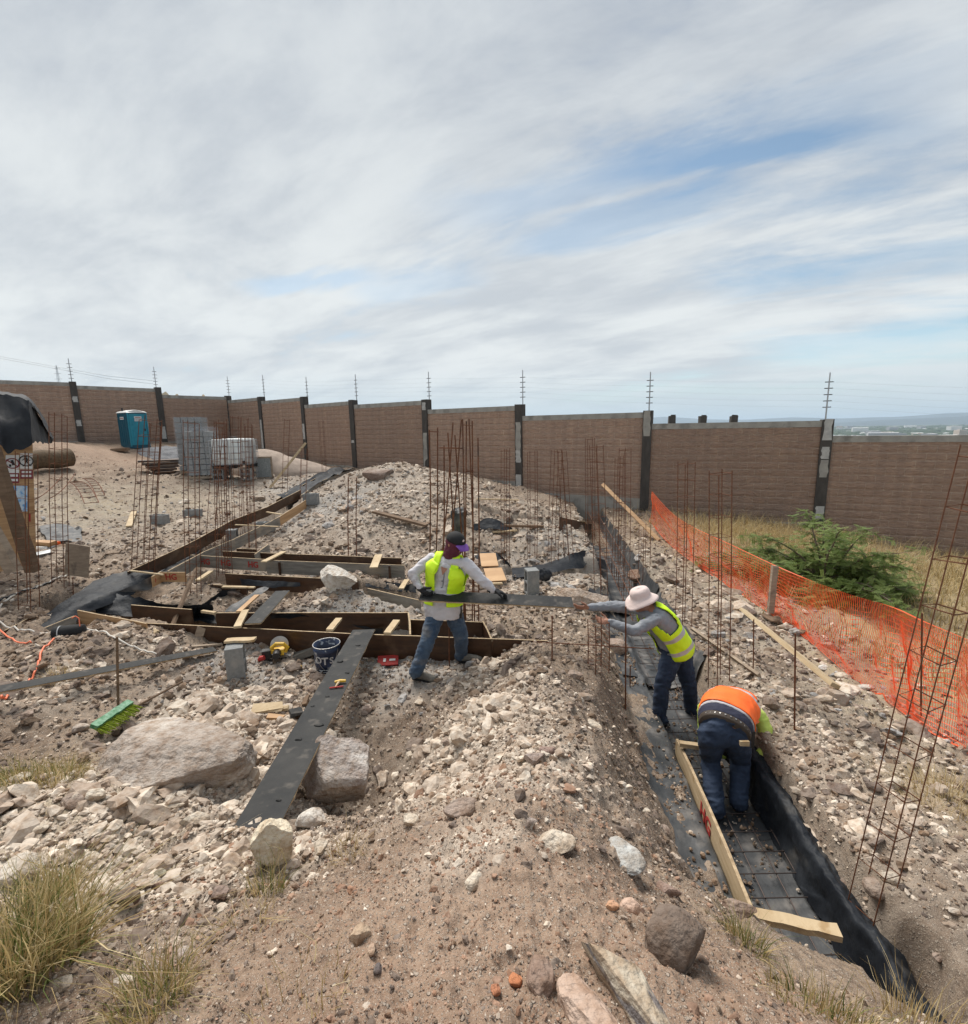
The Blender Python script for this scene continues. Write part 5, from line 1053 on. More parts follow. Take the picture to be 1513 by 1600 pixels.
def ibc():
    g = gnd(371, 748); root = thing('water_tank', 'white plastic water tank in a steel cage set on concrete blocks', 'water tank', tuple(g), .12); z0 = .42
    m = MB(); w, d, h = 1.25, 1.0, .98; b = .09
    prof = [(w/2-b, d/2), (w/2, d/2-b)]; ring = lambda z, s: [(x*s, y*s, z) for x, y in ((w/2-b,-d/2),(w/2,-d/2+b),(w/2,d/2-b),(w/2-b,d/2),(-w/2+b,d/2),(-w/2,d/2-b),(-w/2,-d/2+b),(-w/2+b,-d/2),(w/2-b,-d/2))]
    m.grid([ring(z0+.14, .93), ring(z0+.2, 1), ring(z0+.5, 1), ring(z0+h, 1), ring(z0+h+.08, .95), ring(z0+h+.10, .3)]); m.build('tank', MT['ibc'], root, True)
    m = MB(); m.lathe([(.0, 0), (.13, 0), (.13, .06), (0, .07)], 14, (0, 0, z0+h+.09)).build('lid', MT['black_rubber'], root)
    c = MB(); s = .03
    for k in range(9):
        x = -w/2-s+(w+2*s)*k/8
        for y in (-d/2-s, d/2+s): c.tube([(x, y, z0+.14), (x, y, z0+h+.04)], .010, 4)
    for k in range(1, 7):
        y = -d/2-s+(d+2*s)*k/7
        for x in (-w/2-s, w/2+s): c.tube([(x, y, z0+.14), (x, y, z0+h+.04)], .010, 4)
    for z in (.14, .34, .56, .78, h+.04): c.tube([(w/2+s, -d/2-s, z0+z), (w/2+s, d/2+s, z0+z), (-w/2-s, d/2+s, z0+z), (-w/2-s, -d/2-s, z0+z), (w/2+s, -d/2-s, z0+z)], .010, 4)
    c.build('cage', MT['galv'], root)
    m = MB(); m.box((0, 0, z0+.12), (w+.04, d+.04, .03))
    for x in (-w/2+.06, 0, w/2-.06): m.box((x, 0, z0+.05), (.11, d, .10))
    m.box((0, -d/2+.03, z0+.012), (w, .09, .02)); m.build('pallet', MT['black_rubber'], root)
    MB().lathe([(.0, 0), (.06, 0), (.06, .09), (.035, .12), (0, .12)], 10, (.50, -d/2-.1, z0+.16)).build('valve', MT['black_rubber'], root)
    for i, (x, y) in enumerate(((-.52,-.35),(-.52,.3),(.50,-.35),(.50,.3))):
        for k in range(2):
            m = MB(); hollow_block(m, (0, 0, 0), math.pi/2*0, (.39, .19, .195), 1); o = m.build('concrete_block', MT['block'], loc=(g.x+x*.99-y*.12, g.y+y, g.z+.10+.2*k))
            tag(o, ('lower' if k == 0 else 'upper')+' hollow block under the '+('left','left','right','right')[i]+' '+('front','rear')[i % 2]+' corner of the white tank', 'concrete block', 'blocks under the tank')
    p = gnd(368, 742); tag(MB().box((0, 0, .28), (.42, .03, .50), Matrix.Rotation(-.2, 3, 'X')).build('paper_sack', MT['hat_pink'], loc=(p.x, p.y-.62, p.z)), 'faded pink board leaning on the blocks under the tank', 'board')
ibc()
def pile(px, py, w, d, h, m, lab, cat, name, skew=0., seed=1):
    g = gnd(px, py); n = 60; P = []
    for i in range(n+1):
        row = []
        for j in range(n+1):
            u, v = j/n*2-1, i/n*2-1; r = math.hypot(u+skew*(1-abs(u)), v); x, y = u*w/2, v*d/2
            hh = max(0, 1-r)**.92*h*1.05; hh = h*.93*(1-math.exp(-hh/h*2.2)) if hh > 0 else 0
            hh += (.07 if m == 'gravel' else .03)*float(fbm(np.array([x*3.5]), np.array([y*3.5]), 4, seed)[0])*(hh > .02) - (.15 if r > .98 else 0)
            row.append((x, y, hh+float(h_smooth(np.array([g.x+x]), np.array([g.y+y]))[0])-g.z))
        P.append(row)
    tag(MB().grid(P).build(name, MT[m], loc=tuple(g), smooth=True), lab, cat)
pile(447, 738, 4.6, 3.0, 1.15, 'sand', 'smooth pinkish sand pile behind the white tank', 'sand pile', 'sand_pile', .6)
pile(276, 712, 3.6, 2.6, .45, 'gravel', 'grey gravel pile against the wall between toilet and block pallets', 'gravel pile', 'gravel_pile', -.1, 3)
def yard_bits():
    g = gnd(415, 748); root = thing('screen_frame', 'upright framed sieve screen leaning at the sand pile', 'sieve', tuple(g), .1); w, h = .55, .85
    m = MB(); 
    for x in (-w/2, w/2): m.box((x, 0, h/2), (.06, .05, h))
    for z in (.03, h-.03): m.box((0, .003, z), (w-.06, .045, .06))
    m.build('frame', MT['old_wood'], root); MB().box((0, 0, h/2), (w-.05, .012, h-.08)).build('screen', MT['mesh_sheet'], root)
    g = gnd(262, 738); 
    for i in range(5):
        tag(MB().box((0, 0, 0), (1.5-.22*i, .75, .07), Matrix.Rotation(.55+.05*i, 3, 'Z'), jit=.01).build('metal_sheet', MT['form_brown'], loc=(g.x+.10*i-.3, g.y-.15*i+.2, g.z+.05+.10*(4-i))), 'brown metal sheet in the slanted stack by the block pallets, %s from the top' % ('fifth','fourth','third','second','first')[i], 'metal sheet', 'stacked brown metal sheets')
    # roll of wire mesh lying on the ground
    a, b = gnd(112, 732, .36), gnd(35, 738, .36); b = a+(b-a).normalized()*3.2; c = (a+b)/2; m = MB(); P = []
    d = (b-a).normalized(); s = d.cross(Vector((0, 0, 1))); 
    for i in range(19):
        row = []
        for k in range(41):
            t = k/40*4*math.pi; r = .38-.22*k/40+.02*float(fbm(np.array([i*.7]), np.array([t*2.]), 3, 8)[0])+.02*math.sin(i*1.3+t); q = a.lerp(b, i/18)-c; row.append(q+s*r*math.cos(t)+Vector((0, 0, 1))*r*math.sin(t))
        P.append(row)
    tag(m.grid(P).build('wire_mesh_roll', MT['dusty_roll'], loc=tuple(c), smooth=True), 'thick brown roll of dusty wire mesh lying behind the left rebar cage', 'mesh roll')
    for i, pts in enumerate([[(105,758),(120,770),(133,792)], [(130,752),(142,765),(151,780)], [(55,786),(80,775),(100,745)]]):
        root = None; L1 = [gnd(x, y, .10+.1*(k == 1)) for k, (x, y) in enumerate(pts)]; c = L1[1]; m = MB(); root = thing('bent_rebar_ladder', ('curved rusty rebar ladder lying on the far left yard', 'short rebar ladder lying right of the curved one', 'dark bent bars lying behind the plywood panel')[i], 'rebar', tuple(c))
        off = Vector((.28, .15, 0)) if i != 1 else Vector((.18, .1, 0)); A_ = []; 
        for k in range(9):
            t = k/8; q = L1[0]*(1-t)**2+(L1[1]*2-(L1[0]+L1[2])/2)*2*t*(1-t)+L1[2]*t*t; A_.append(q-c)
        MB().tube(A_, .012, 5).build('bar', MT['rust'], root); MB().tube([q+off for q in A_], .012, 5).build('bar', MT['rust'], root)
        if i != 2:
            for q in A_: MB().tube([q, q+off], .008, 4).build('rung', MT['rust'], root)
    # H frame batter board at the far wall
    g = gnd(600, 724); Y = g.y+1.0; root = thing('batter_board', 'rough wooden batter board of two posts and a rail near the far wall', 'batter board', tuple(atY(580, 740, Y))); c = Vector(root.location)
    a, b = atY(566, 742, Y), atY(563, 664, Y); MB().beam(a-c, b-c, .10, .06, (0, -1, 0), seg=4, wav=.006).build('post', MT['dusty_wood'], root)
    a, b = atY(599, 742, Y), atY(595, 683, Y); MB().beam(a-c, b-c, .10, .06, (0, -1, 0), seg=4, wav=.006).build('post', MT['dusty_wood'], root)
    a, b = atY(555, 703, Y-.06), atY(607, 701, Y-.06); MB().beam(a-c, b-c, .12, .03, (0, -1, 0), seg=4, wav=.006).build('rail', MT['pine'], root)
    # transmission pylon far left
    root = thing('power_pylon', 'hazy far transmission pylon above the left wall', 'pylon', tuple(atY(99, 640, 900.))); c = Vector(root.location); top = atY(97, 571, 900.).z-c.z; m = MB()
    for sx in (-1, 1):
        for sy in (-1, 1): m.tube([(sx*4, sy*4, -20), (sx*1.2, sy*1.2, top*.7), (sx*.5, sy*.5, top)], .35, 4)
    m.build('tower', MT['galv'], root)
    for z in (.70, .82, .94): MB().tube([(-7, 0, top*z), (7, 0, top*z)], .3, 4).build('arm', MT['galv'], root)
    for i, (y0, y1, y2) in enumerate(((553,575,592), (556,578,597))):
        p0, p1, p2 = atY(-20, y0, 700.), atY(98, y1, 900.), atY(240, y2+3, 900.); tag(MB().tube([p0, p1, (p1+p2)/2+Vector((0, 0, -3)), p2], .28, 3).build('power_line', MT['galv']), ('upper', 'lower')[i]+' hazy power line sagging across the left sky', 'power line')
    for i, (x, y, l) in enumerate([(185,703,.6),(650,735,0)][:1]):
        g = gnd(188, 705); tag(MB().box((0,0,.08),(.7,.25,.12),Matrix.Rotation(.3,3,'Z'),jit=.04).build('bag', MT['dusty_wood'], loc=tuple(g)), 'small dark heap of scraps in front of the portable toilet', 'scrap heap')
yard_bits()
# ------------------------------------------------------------------ shelter with signs at the left edge
Z_UP = Vector((0, 0, 1))
def shelter():
    Yb = 7.1
    a, b, c, d = atY(-70, 905, Yb-.4), atY(57, 880, Yb+.25), atY(51, 690, Yb+.25), atY(-70, 665, Yb-.4); o0 = (a+b)/2
    root = thing('site_shelter', 'plywood site shelter under a black tarp at the left edge', 'shelter', tuple(o0))
    b.z = a.z; n = (b-a).cross(Z_UP).normalized(); n = n if n.dot(CAM-a) > 0 else -n
    c, d = [CAM+ray(*q)*((a-CAM).dot(n)/ray(*q).dot(n)) for q in ((51,690), (-70,665))]
    m = MB(); q = [v-o0 for v in (a, b, c, d)]; m.add(q+[v-n*.02 for v in q], [(0,1,2,3),(7,6,5,4),(0,4,5,1),(1,5,6,2),(2,6,7,3),(3,7,4,0)]).build('plywood_panel', MT['ply_orange'], root)
    for (t0, t1), m_ in (((.06, .97), 'form_brown'),):
        p, r = a.lerp(d, 1)+n*.02, b
    # tarp roof and drop
    P = []
    top = [(-90,640), (-30,615), (20,621), (45,628), (60,655), (83,690)]
    rows_ = [([(x, y, Yb+1.0) for x, y in [(-90,612),(-30,608),(10,616),(40,624),(46,628),(50,634)]]), ([(x, y, Yb+.2) for x, y in [(-90,650),(-30,640),(10,640),(40,640),(60,662),(83,692)]]), ([(x, y, Yb-.05) for x, y in [(-90,690),(-30,690),(6,700),(25,700),(50,690),(80,693)]]), ([(x, y, Yb-.02) for x, y in [(-90,735),(-30,728),(8,722),(28,712),(50,705),(78,697)]])]
    for rows in ([[(-70,610,Yb+.3),(-70,650,Yb-.1),(-70,700,Yb-.3)],[(0,618,Yb+.3),(0,655,Yb),(0,694,Yb-.2)],[(14,620,Yb+.3),(16,668,Yb),(12,712,Yb-.12)],[(33,623,Yb+.3),(30,668,Yb+.05),(30,700,Yb-.05)],[(46,626,Yb+.3),(47,665,Yb+.15),(50,692,Yb+.05)]],
                 [[(46,626,Yb+.3),(47,665,Yb+.15),(50,692,Yb+.05)],[(57,646,Yb+.8),(59,672,Yb+.7),(62,694,Yb+.6)],[(70,668,Yb+1.1),(70,682,Yb+1.0),(72,693,Yb+.9)],[(84,690,Yb+1.4),(82,695,Yb+1.4),(79,695,Yb+1.3)]],
                 [[(-70,610,Yb+.3),(-70,600,Yb+2.2)],[(0,618,Yb+.3),(0,612,Yb+2.2)],[(46,626,Yb+.3),(50,622,Yb+2.0)],[(84,690,Yb+1.4),(84,684,Yb+2.4)]]):
        sh = sheet([[atY(*q) for q in r] for r in rows], '', m='tarp', wr=.06, f=3.2, name='tarp', seed=33, sub=7, floor=False)
        if 'label' in sh: del sh['label']
        del sh['category']; sh.location = Vector(sh.location)-o0; sh.parent = root
    MB().beam(atY(-12,700,Yb-.5)-o0, atY(52,893,Yb-.35)-o0, .15, .10, (0, -1, 0), seg=6, wav=.008).build('leaning_post', MT['dusty_wood'], root)
    MB().beam(atY(-40,780,Yb-.8)-o0, atY(22,893,Yb-.7)-o0, .17, .10, (0, -1, 0), seg=6, wav=.008).build('leaning_post', MT['old_wood'], root)
    # safety signs on the panel
    ux = (b-a).normalized(); uz = (d-a).normalized(); uz = (uz-ux*uz.dot(ux)).normalized()
    def on(px, py, off):
        r = ray(px, py); t = (a-CAM).dot(n)/r.dot(n); return CAM+r*t+n*off
    def quad(x0, y0, x1, y1, off, mt_, nm, par):
        c0 = on(x0, y1, 0); c1 = on(x1, y1, 0); c2 = on(x1, y0, 0); c3 = on(x0, y0, 0); v = [p-o0+n*off for p in (c0, c1, c2, c3)]; w = [p-n*.004 for p in v]
        return MB().add(v+w, [(0,1,2,3),(7,6,5,4),(0,4,5,1),(1,5,6,2),(2,6,7,3),(3,7,4,0)]).build(nm, MT[mt_], par)
    def ring(px, py, r, off, th, m_, par, rx=1.):
        c = on(px, py, off)-o0; P = []
        MB().tube([c+ux*math.cos(t)*r*rx+uz*math.sin(t)*r for t in [2*math.pi*k/28 for k in range(29)]], th, 5, caps=False).build('ring', MT[m_], par)
    s1 = quad(9, 711, 30, 739, .008, 'white_paint', 'sign', root); ring(19.5, 724, .072, .014, .008, 'maroon', s1); c = on(19.5, 724, .016)-o0; MB().beam(c+ux*-.06+uz*.06, c+ux*.06-uz*.06, .014, .003, n).build('slash', MT['maroon'], s1)
    MB().box(c+ux*-.03-uz*.03, (.03, .004, .035)).build('pictogram', MT['black_rubber'], s1)
    MB().beam(c+uz*.02-uz*.045+ux*.01, c+uz*.05+ux*.0, .03, .003, n).build('pictogram', MT['black_rubber'], s1)
    t1 = quad(12, 739, 30, 755, .008, 'maroon', 'text_plate', root)
    for y in (743, 750): quad(14, y-1.8, 28, y+1.8, .012, 'white_paint', 'text_line', t1)
    s2 = quad(31.5, 708, 51, 733, .008, 'white_paint', 'sign', root); ring(41, 720, .076, .014, .008, 'black_rubber', s2)
    c = on(41, 720, .016)-o0; f = MB(); f.tube([c+uz*.055, c+uz*.075], .015, 8); f.beam(c-uz*.01, c+uz*.05, .035, .004, n); f.beam(c-uz*.07-ux*.03, c-uz*.005, .012, .004, n); f.beam(c-uz*.07+ux*.03, c-uz*.005, .012, .004, n); f.beam(c+uz*.04, c+ux*.045+uz*.0, .010, .004, n); f.beam(c+uz*.04, c-ux*.045+uz*.01, .010, .004, n); f.build('walking_figure', MT['black_rubber'], s2)
    MB().beam(c-uz*.075-ux*.05, c-uz*.075+ux*.05, .008, .004, n).build('ground_line', MT['black_rubber'], s2)
    t2 = quad(32, 734, 51.5, 748, .008, 'maroon', 'text_plate', root)
    for y in (737.5, 743.5): quad(34, y-1.6, 49, y+1.6, .012, 'white_paint', 'text_line', t2)
    quad(21, 759, 43, 799, .008, 'blue_print', 'poster', root); quad(44, 802, 48, 815, .008, 'hg_red', 'red_spray_mark', root)
shelter()
def small_left():
    for i, (px, py, w, l, h, m_, lab) in enumerate([(70,852,.35,.20,.10,'ply_orange','orange brown cardboard scrap by the foot of the plywood panel'),(62,858,.22,.10,.05,'white_paint','white paper scrap by the foot of the plywood panel'),(85,853,.20,.05,.08,'hi_orange','orange strip of debris beside the silvery sheet'),(66,868,.28,.12,.06,'tool_grey','dark grey scrap below the white paper scrap'),(78,857,.12,.10,.04,'white_paint','second white scrap near the orange strip'),(245,990,.1,.05,.03,'pine','tiny wood chip left of the leaning stick')]):
        g = gnd(px, py); tag(MB().box((0, 0, h/2), (w, l, h), Matrix.Rotation(.4*i, 3, 'Z'), jit=.03).build('scrap', MT[m_], loc=tuple(g)), lab, 'scrap')
small_left()
# ------------------------------------------------------------------ tools near the worker
def tools():
    g = Z(438, 1027, .0); g.z = hz(g.x, g.y)+.02; root = thing('circular_saw', 'yellow circular saw on the ground before the long brown form board', 'circular saw', tuple(g), .25)
    MB().lathe([(0, 0), (.105, 0), (.105, .005), (0, .006)], 30).build('guard', MT['steel'], root); root.children[-1].rotation_euler = (R_(68), 0, 0); root.children[-1].location = (.0, .03, .115)
    MB().box((0, -.02, .012), (.27, .16, .006)).build('base_plate', MT['steel'], root)
    m = MB(); m.tube([(-.07, -.06, .06), (-.07, -.06, .13), (-.02, -.07, .175), (.06, -.07, .165), (.10, -.06, .11), (.07, -.06, .06)], [.026, .024, .022, .022, .024, .026], 10); m.box((0, -.06, .07), (.13, .09, .07), jit=.01); m.build('yellow_housing', MT['yellow_tool'], root, False)
    m = MB(); m.tube([(-.01, -.09, .075), (-.01, -.20, .075)], [.048, .042], 14).build('motor', MT['black_rubber'], root); MB().box((-.13, -.05, .055), (.09, .10, .09), jit=.012).build('battery', MT['black_rubber'], root)
    g = gnd(456, 1044, .02); root = thing('hammer', 'wooden handled hammer with yellow end near the saw', 'hammer', tuple(g), -.45)
    MB().tube([(-.14, .0, .01), (0, .004, .014), (.08, 0, .012)], [.021, .018, .014], 8).build('handle', MT['old_wood'], root); MB().tube([(.07, 0, .014), (.12, 0, .016), (.15, .01, .018)], [.020, .026, .018], 8).build('yellow_head', MT['yellow_tool'], root)
    g = Z(530, 1069, .375); g = Z(530, 1069, .38); c = Vector((g.x, g.y, 0)); 
    # height of the long plank under the tool
    pa, pb = Z(388,1318,.44), Z(569,985,.315); t = (g.y-pa.y)/(pb.y-pa.y); zt = pa.z+(pb.z-pa.z)*t+.018; g = Z(532, 1067, zt)
    root = thing('hand_tool', 'small yellow handled tool on the long black plank', 'hand tool', tuple(g), .2)
    MB().tube([(-.05, 0, .015), (0, .006, .017), (.05, 0, .015)], [.012, .017, .013], 8).build('grip', MT['yellow_tool'], root); MB().tube([(-.01, 0, .013), (-.03, -.06, .01), (-.04, -.09, .006)], [.013, .009, .007], 8).build('shank', MT['pine'], root)
    g = Z(526, 1075, zt); tag(MB().tube([(-.06, -.012, .008), (.06, .012, .008)], [.007, .008], 6).build('pencil', MT['hg_red'], loc=tuple(g)), 'red pencil on the long black plank below the yellow tool', 'pencil')
    g = Z(513, 1040, .0); g.z = hz(g.x, g.y); root = thing('bucket', 'dark blue paint bucket with worn white print beside the long black plank', 'bucket', tuple(g), .3)
    MB().lathe([(.128,0),(.132,.01),(.140,.12),(.143,.13),(.140,.14),(.148,.30),(.153,.31),(.150,.32),(.154,.365)], 36).build('pail', MT['bucket_blue'], root, True) if False else None
    prof = [(.125,.0),(.130,.008),(.138,.125),(.142,.13),(.139,.14),(.146,.29),(.151,.297),(.147,.305),(.152,.362),(.144,.362),(.135,.20),(.120,.03),(.0,.03)]
    m = MB(); n = 40; vs = []; fs = []
    for r, z in prof:
        for k in range(n): t = 2*math.pi*k/n; vs.append((r*math.cos(t), r*math.sin(t), z))
    for i in range(len(prof)-1):
        for k in range(n): fs.append((i*n+k, i*n+(k+1) % n, (i+1)*n+(k+1) % n, (i+1)*n+k))
    fs.append(tuple(range(n))[::-1]); m.add(vs, fs); m.build('pail', MT['bucket_blue'], root, True)
    MB().tube([(.151*math.cos(t), .151*math.sin(t), .363) for t in [2*math.pi*k/36 for k in range(37)]], .006, 6, caps=False).build('rim', MT['steel'], root, True)
    MB().tube([(.153*math.cos(t), .153*math.sin(t), .32-.22*math.sin((t-3.7)/1.95*math.pi)) for t in [3.7+1.95*k/16 for k in range(17)]], .003, 5).build('bail', MT['steel'], root)
    for ch, ang, z, s in (('D', -2.25, .22, .11), ('T', -1.75, .21, .12), ('S', -1.25, .21, .10)):
        p = Vector((.1475*math.cos(ang), .1475*math.sin(ang), z)); x = Vector((-math.sin(ang), math.cos(ang), 0)); text_mesh(ch, s, MT['reflective'], 'print', None, frame(p, x, (0, 0, 1))).parent = root
    for i, z in enumerate((.10, .075)):
        MB().tube([((.142)*math.cos(a), (.142)*math.sin(a), z) for a in [-2.3+1.1*k/10 for k in range(11)]], .004, 4).build('print_line', MT['reflective'], root)
    g = gnd(607, 1037, .02); root = thing('red_plate', 'small red plastic box lid with white marks left of the worker boot', 'lid', tuple(g), .1)
    MB().box((0, 0, .02), (.24, .15, .025), Matrix.Rotation(.35, 3, 'X'), jit=.004).build('plate', MT['hg_red'], root); MB().box((-.04, -.01, .033), (.03, .05, .004), Matrix.Rotation(.35, 3, 'X')).build('white_mark', MT['white_paint'], root); MB().box((.05, -.01, .033), (.07, .03, .004), Matrix.Rotation(.35, 3, 'X')).build('white_mark', MT['white_paint'], root)
    g = gnd(409, 1035, .03); tag(MB().tube([(-.03, 0, 0), (0, 0, .02), (.035, 0, .03)], [.02, .035, .028], 8).build('cap', MT['hg_red'], loc=tuple(g)), 'small crimson plastic cap between the block and the saw', 'cap')
    g = gnd(475, 1028, .05); tag(MB().box((0, 0, .02), (.34, .20, .05), Matrix.Rotation(.2, 3, 'Z') @ Matrix.Rotation(-.3, 3, 'Y'), jit=.02).build('cloth', MT['boot'], loc=tuple(g)), 'crumpled grey canvas cloth between the saw and the bucket', 'cloth')
    for i, (px, py, l, w, rz, m_, lab) in enumerate([(420,1112,.26,.10,.25,'pine','broken pale board end left of the long plank'),(432,1127,.16,.06,-.2,'ply_orange','reddish wood chip below the broken pale board end'),(443,1113,.10,.05,.3,'pine','small yellow wood chip near the long plank'),(463,1118,.10,.24,.45,'film_black','short black board offcut against the long plank'),(478,1100,.05,.12,.1,'dusty_wood','dark broken stub beside the long plank')]):
        g = gnd(px, py, .04); tag(MB().box((0, 0, 0), (l, w, .03), Matrix.Rotation(rz, 3, 'Z') @ Matrix.Rotation(-.25 if i == 3 else .1, 3, 'X'), jit=.012).build('wood_scrap', MT[m_], loc=tuple(g)), lab, 'wood scrap')
    # speaker
    g = Z(108, 987, .46); root = thing('speaker', 'black cylindrical speaker lying on the mound by the orange plywood board', 'speaker', tuple(g), .25)
    MB().tube([(-.15, 0, 0), (-.14, 0, 0), (0, 0, 0), (.14, 0, 0), (.15, 0, 0)], [.06, .072, .075, .072, .06], 20).build('body', MT['cap_black'], root, True); MB().tube([(-.085, .0, 0), (-.075, 0, 0)], .079, 18).build('ring', MT['reflective'], root); MB().tube([(.13, -.03, .06), (.12, 0, .15), (.09, 0, .18), (.05, 0, .16)], .006, 5).build('strap', MT['cord_orange'], root)
    # green broom
    p1, p2 = gnd(150, 1158, .07), gnd(207, 1122, .10); d = (p2-p1); L_ = d.length; root = thing('broom', 'broom with green foil topped head and yellow green bristles lying by the big boulder', 'broom', tuple((p1+p2)/2)); c = Vector(root.location); dn = d.normalized(); sd_ = dn.cross(Vector((0, 0, 1))).normalized()
    MB().beam(p1-c+Vector((0, 0, .055)), p2-c+Vector((0, 0, .055)), .06, .035, (sd_*.4+Vector((0, 0, 1))), seg=8, wav=.004).build('head', MT['broom_green'], root)
    rg = random.Random(3); m = MB()
    for k in range(260):
        t = rg.random(); q = p1.lerp(p2, t)-c+Vector((0, 0, .045))+sd_*rg.uniform(-.02, .02); e = q+(sd_*rg.uniform(.06, .12)*(1)+Vector((0, 0, -rg.uniform(.03, .06)))+dn*rg.uniform(-.02, .02)); m.tube([q, e], [.004, .002], 3, caps=False)
    m.build('bristles', MT['bristle'], root); h0, h1 = gnd(212, 1120, .09), gnd(288, 1088, .16); MB().tube([h0-c, (h0+h1)/2-c, h1-c], .011, 8).build('handle', MT['dusty_wood'], root)
tools()
for i, (t, s) in enumerate(((.10,.05),(.30,-.04),(.36,.06),(.50,.0),(.64,.07),(.72,-.06),(.45,-.08),(.85,.03))):
    pl_ = [o for o in bpy.data.objects if o.name == 'plank'][0]; a_, b_ = Z(388,1318,.44), Z(569,985,.315); q = a_.lerp(b_, t)-Vector(pl_.location); sc_ = .012+.006*(i % 3)
    npmesh('mud_lump', rock_shape(ICO2, 300+i, 3, .3)*np.array([sc_*1.6, sc_, sc_*.5])+np.array([q.x+s, q.y, q.z+.014]), ICO2[1], MT['film_black'], False, parent=pl_)
# small black bag by the standing block
g = gnd(850, 908, .05); q = rock_shape(ICO3, 91, 5, .3); o = npmesh('black_bag', q*np.array([.13, .10, .12]), ICO3[1], MT['plastic_sheet'], False); o.location = tuple(g+Vector((0, 0, .05))); tag(o, 'small crumpled black bag right of the grey block between the workers', 'bag')
# ------------------------------------------------------------------ orange netting
def netting():
    bot = [(1014,815),(1045,850),(1090,885),(1150,925),(1200,958),(1260,1000),(1330,1060),(1400,1108),(1440,1138),(1520,1185),(1600,1240)]
    top = [(1019,768),(1045,797),(1080,822),(1140,850),(1208,882),(1262,905),(1325,928),(1393,948),(1446,972),(1520,1003),(1600,1040)]
    back = [.1,.2,.3,.3,.25,.45,.55,.6,.55,.5,.5]
    B = [gnd(x, y, .02) for x, y in bot]; T = [atY(x, y, b.y+k) for (x, y), b, k in zip(top, B, back)]
    def interp(L_, n):
        out = []
        for i in range(n):
            s = i/(n-1)*(len(L_)-1); k = min(int(s), len(L_)-2); p0, p1, p2, p3 = L_[max(k-1, 0)], L_[k], L_[k+1], L_[min(k+2, len(L_)-1)]; t = s-k
            out.append(.5*((2*p1)+(p2-p0)*t+(2*p0-5*p1+4*p2-p3)*t*t+(3*p1-p0-3*p2+p3)*t**3))
        return out
    NC, NR = 250, 20; Bi, Ti = interp(B, NC), interp(T, NC); P = []
    for j in range(NR+1):
        v = j/NR; row = []
        for i in range(NC):
            b, t = Bi[i], Ti[i]; sag = math.sin(v*math.pi)
            q = t.lerp(b, v); q = q+Vector((.10*sag, .18*sag, -.14*sag)); w = float(fbm(np.array([i*.055]), np.array([v*1.6]), 3, 61)[0])
            q += Vector((.10*w*sag, -.05*w*sag, .10*w*sag)); row.append(q)
        P.append(row)
    G = np.array([[list(p) for p in r] for r in P]); g = H(G[..., 0], G[..., 1]); G[..., 2] = np.maximum(G[..., 2], g+.01); vs = []; fs = []; c = G.mean((0, 1))
    def strip(pts, w):
        n = len(vs); pts = [Vector(p) for p in pts]
        for i, p in enumerate(pts):
            d = (pts[min(i+1, len(pts)-1)]-pts[max(i-1, 0)]).normalized(); s_ = d.cross(Vector((0, -1, .4))).normalized()*w/2; vs.extend([p-s_, p+s_])
        for i in range(len(pts)-1): fs.append((n+2*i, n+2*i+2, n+2*i+3, n+2*i+1))
    for j in range(NR+1): strip(G[j]-c, .016 if j in (0, NR) else .0078)
    for i in range(0, NC): strip(G[:, i]-c, .0064)
    m = MB(); m.add(vs, fs); tag(m.build('safety_net', MT['net_orange'], loc=tuple(c)), 'sagging orange plastic safety netting running along the right side', 'netting')
netting()
# ------------------------------------------------------------------ grass, bush
def blades(name, bases, hmin, hmax, wid, cols, lab=None, cat=None, kind=None, lean=.5, seg=3, spread=None, group=None, dirf=None):
    n = len(bases); B = np.array(bases); kink = rng.normal(0, .13, n); wv = rng.uniform(.5, 1.7, n); hgt = rng.uniform(hmin, hmax, n)*np.where(rng.random(n) < .3, rng.uniform(.3, .8, n), 1); az = rng.uniform(0, 2*math.pi, n); ln = np.abs(rng.normal(lean*.6, lean*.5, n))
    if dirf is not None: dx, dy = dirf(B); dx = dx+np.cos(az)*.35; dy = dy+np.sin(az)*.35
    else: dx, dy = np.cos(az), np.sin(az)
    sx, sy = -np.sin(az+1), np.cos(az+1); V = []; 
    for k in range(seg+1):
        t = k/seg; w = wid*wv*(1-t*.85)*.5; out = ln*t**1.7*hgt; kx = kink*np.sin(t*5+az*3)*hgt*t; z = hgt*t*(1-.35*ln*t)
        c = np.stack([B[:, 0]+dx*out+kx, B[:, 1]+dy*out+kx*.6, B[:, 2]+z], -1); s_ = np.stack([sx*w, sy*w, np.zeros(n)], -1); V += [c-s_, c+s_]
    V = np.stack(V, 1); K = V.shape[1]; idx = np.arange(n)[:, None]*K; Fq = np.concatenate([np.stack([idx[:, 0]+2*k, idx[:, 0]+2*k+1, idx[:, 0]+2*k+3, idx[:, 0]+2*k+2], -1) for k in range(seg)], 0)
    cc = np.array(cols); ci = cc[rng.integers(0, len(cc), n)]*rng.uniform(.75, 1.2, (n, 1)); C = np.concatenate([np.repeat(ci[:, None], K, 1), np.ones((n, K, 1))], -1)
    c0 = B.mean(0); o = npmesh(name, V.reshape(-1, 3)-c0, Fq, BLADE, False, {'tint': ('FLOAT_COLOR', C.reshape(-1, 4))}); o.location = tuple(c0); tag(o, lab, cat, group, kind); return o
GRN = [(.16,.18,.055), (.22,.22,.07), (.30,.25,.10), (.10,.13,.04)]; STR = [(.48,.36,.17), (.58,.46,.25), (.38,.27,.12), (.64,.53,.32)]; MIX = GRN+STR[:3]
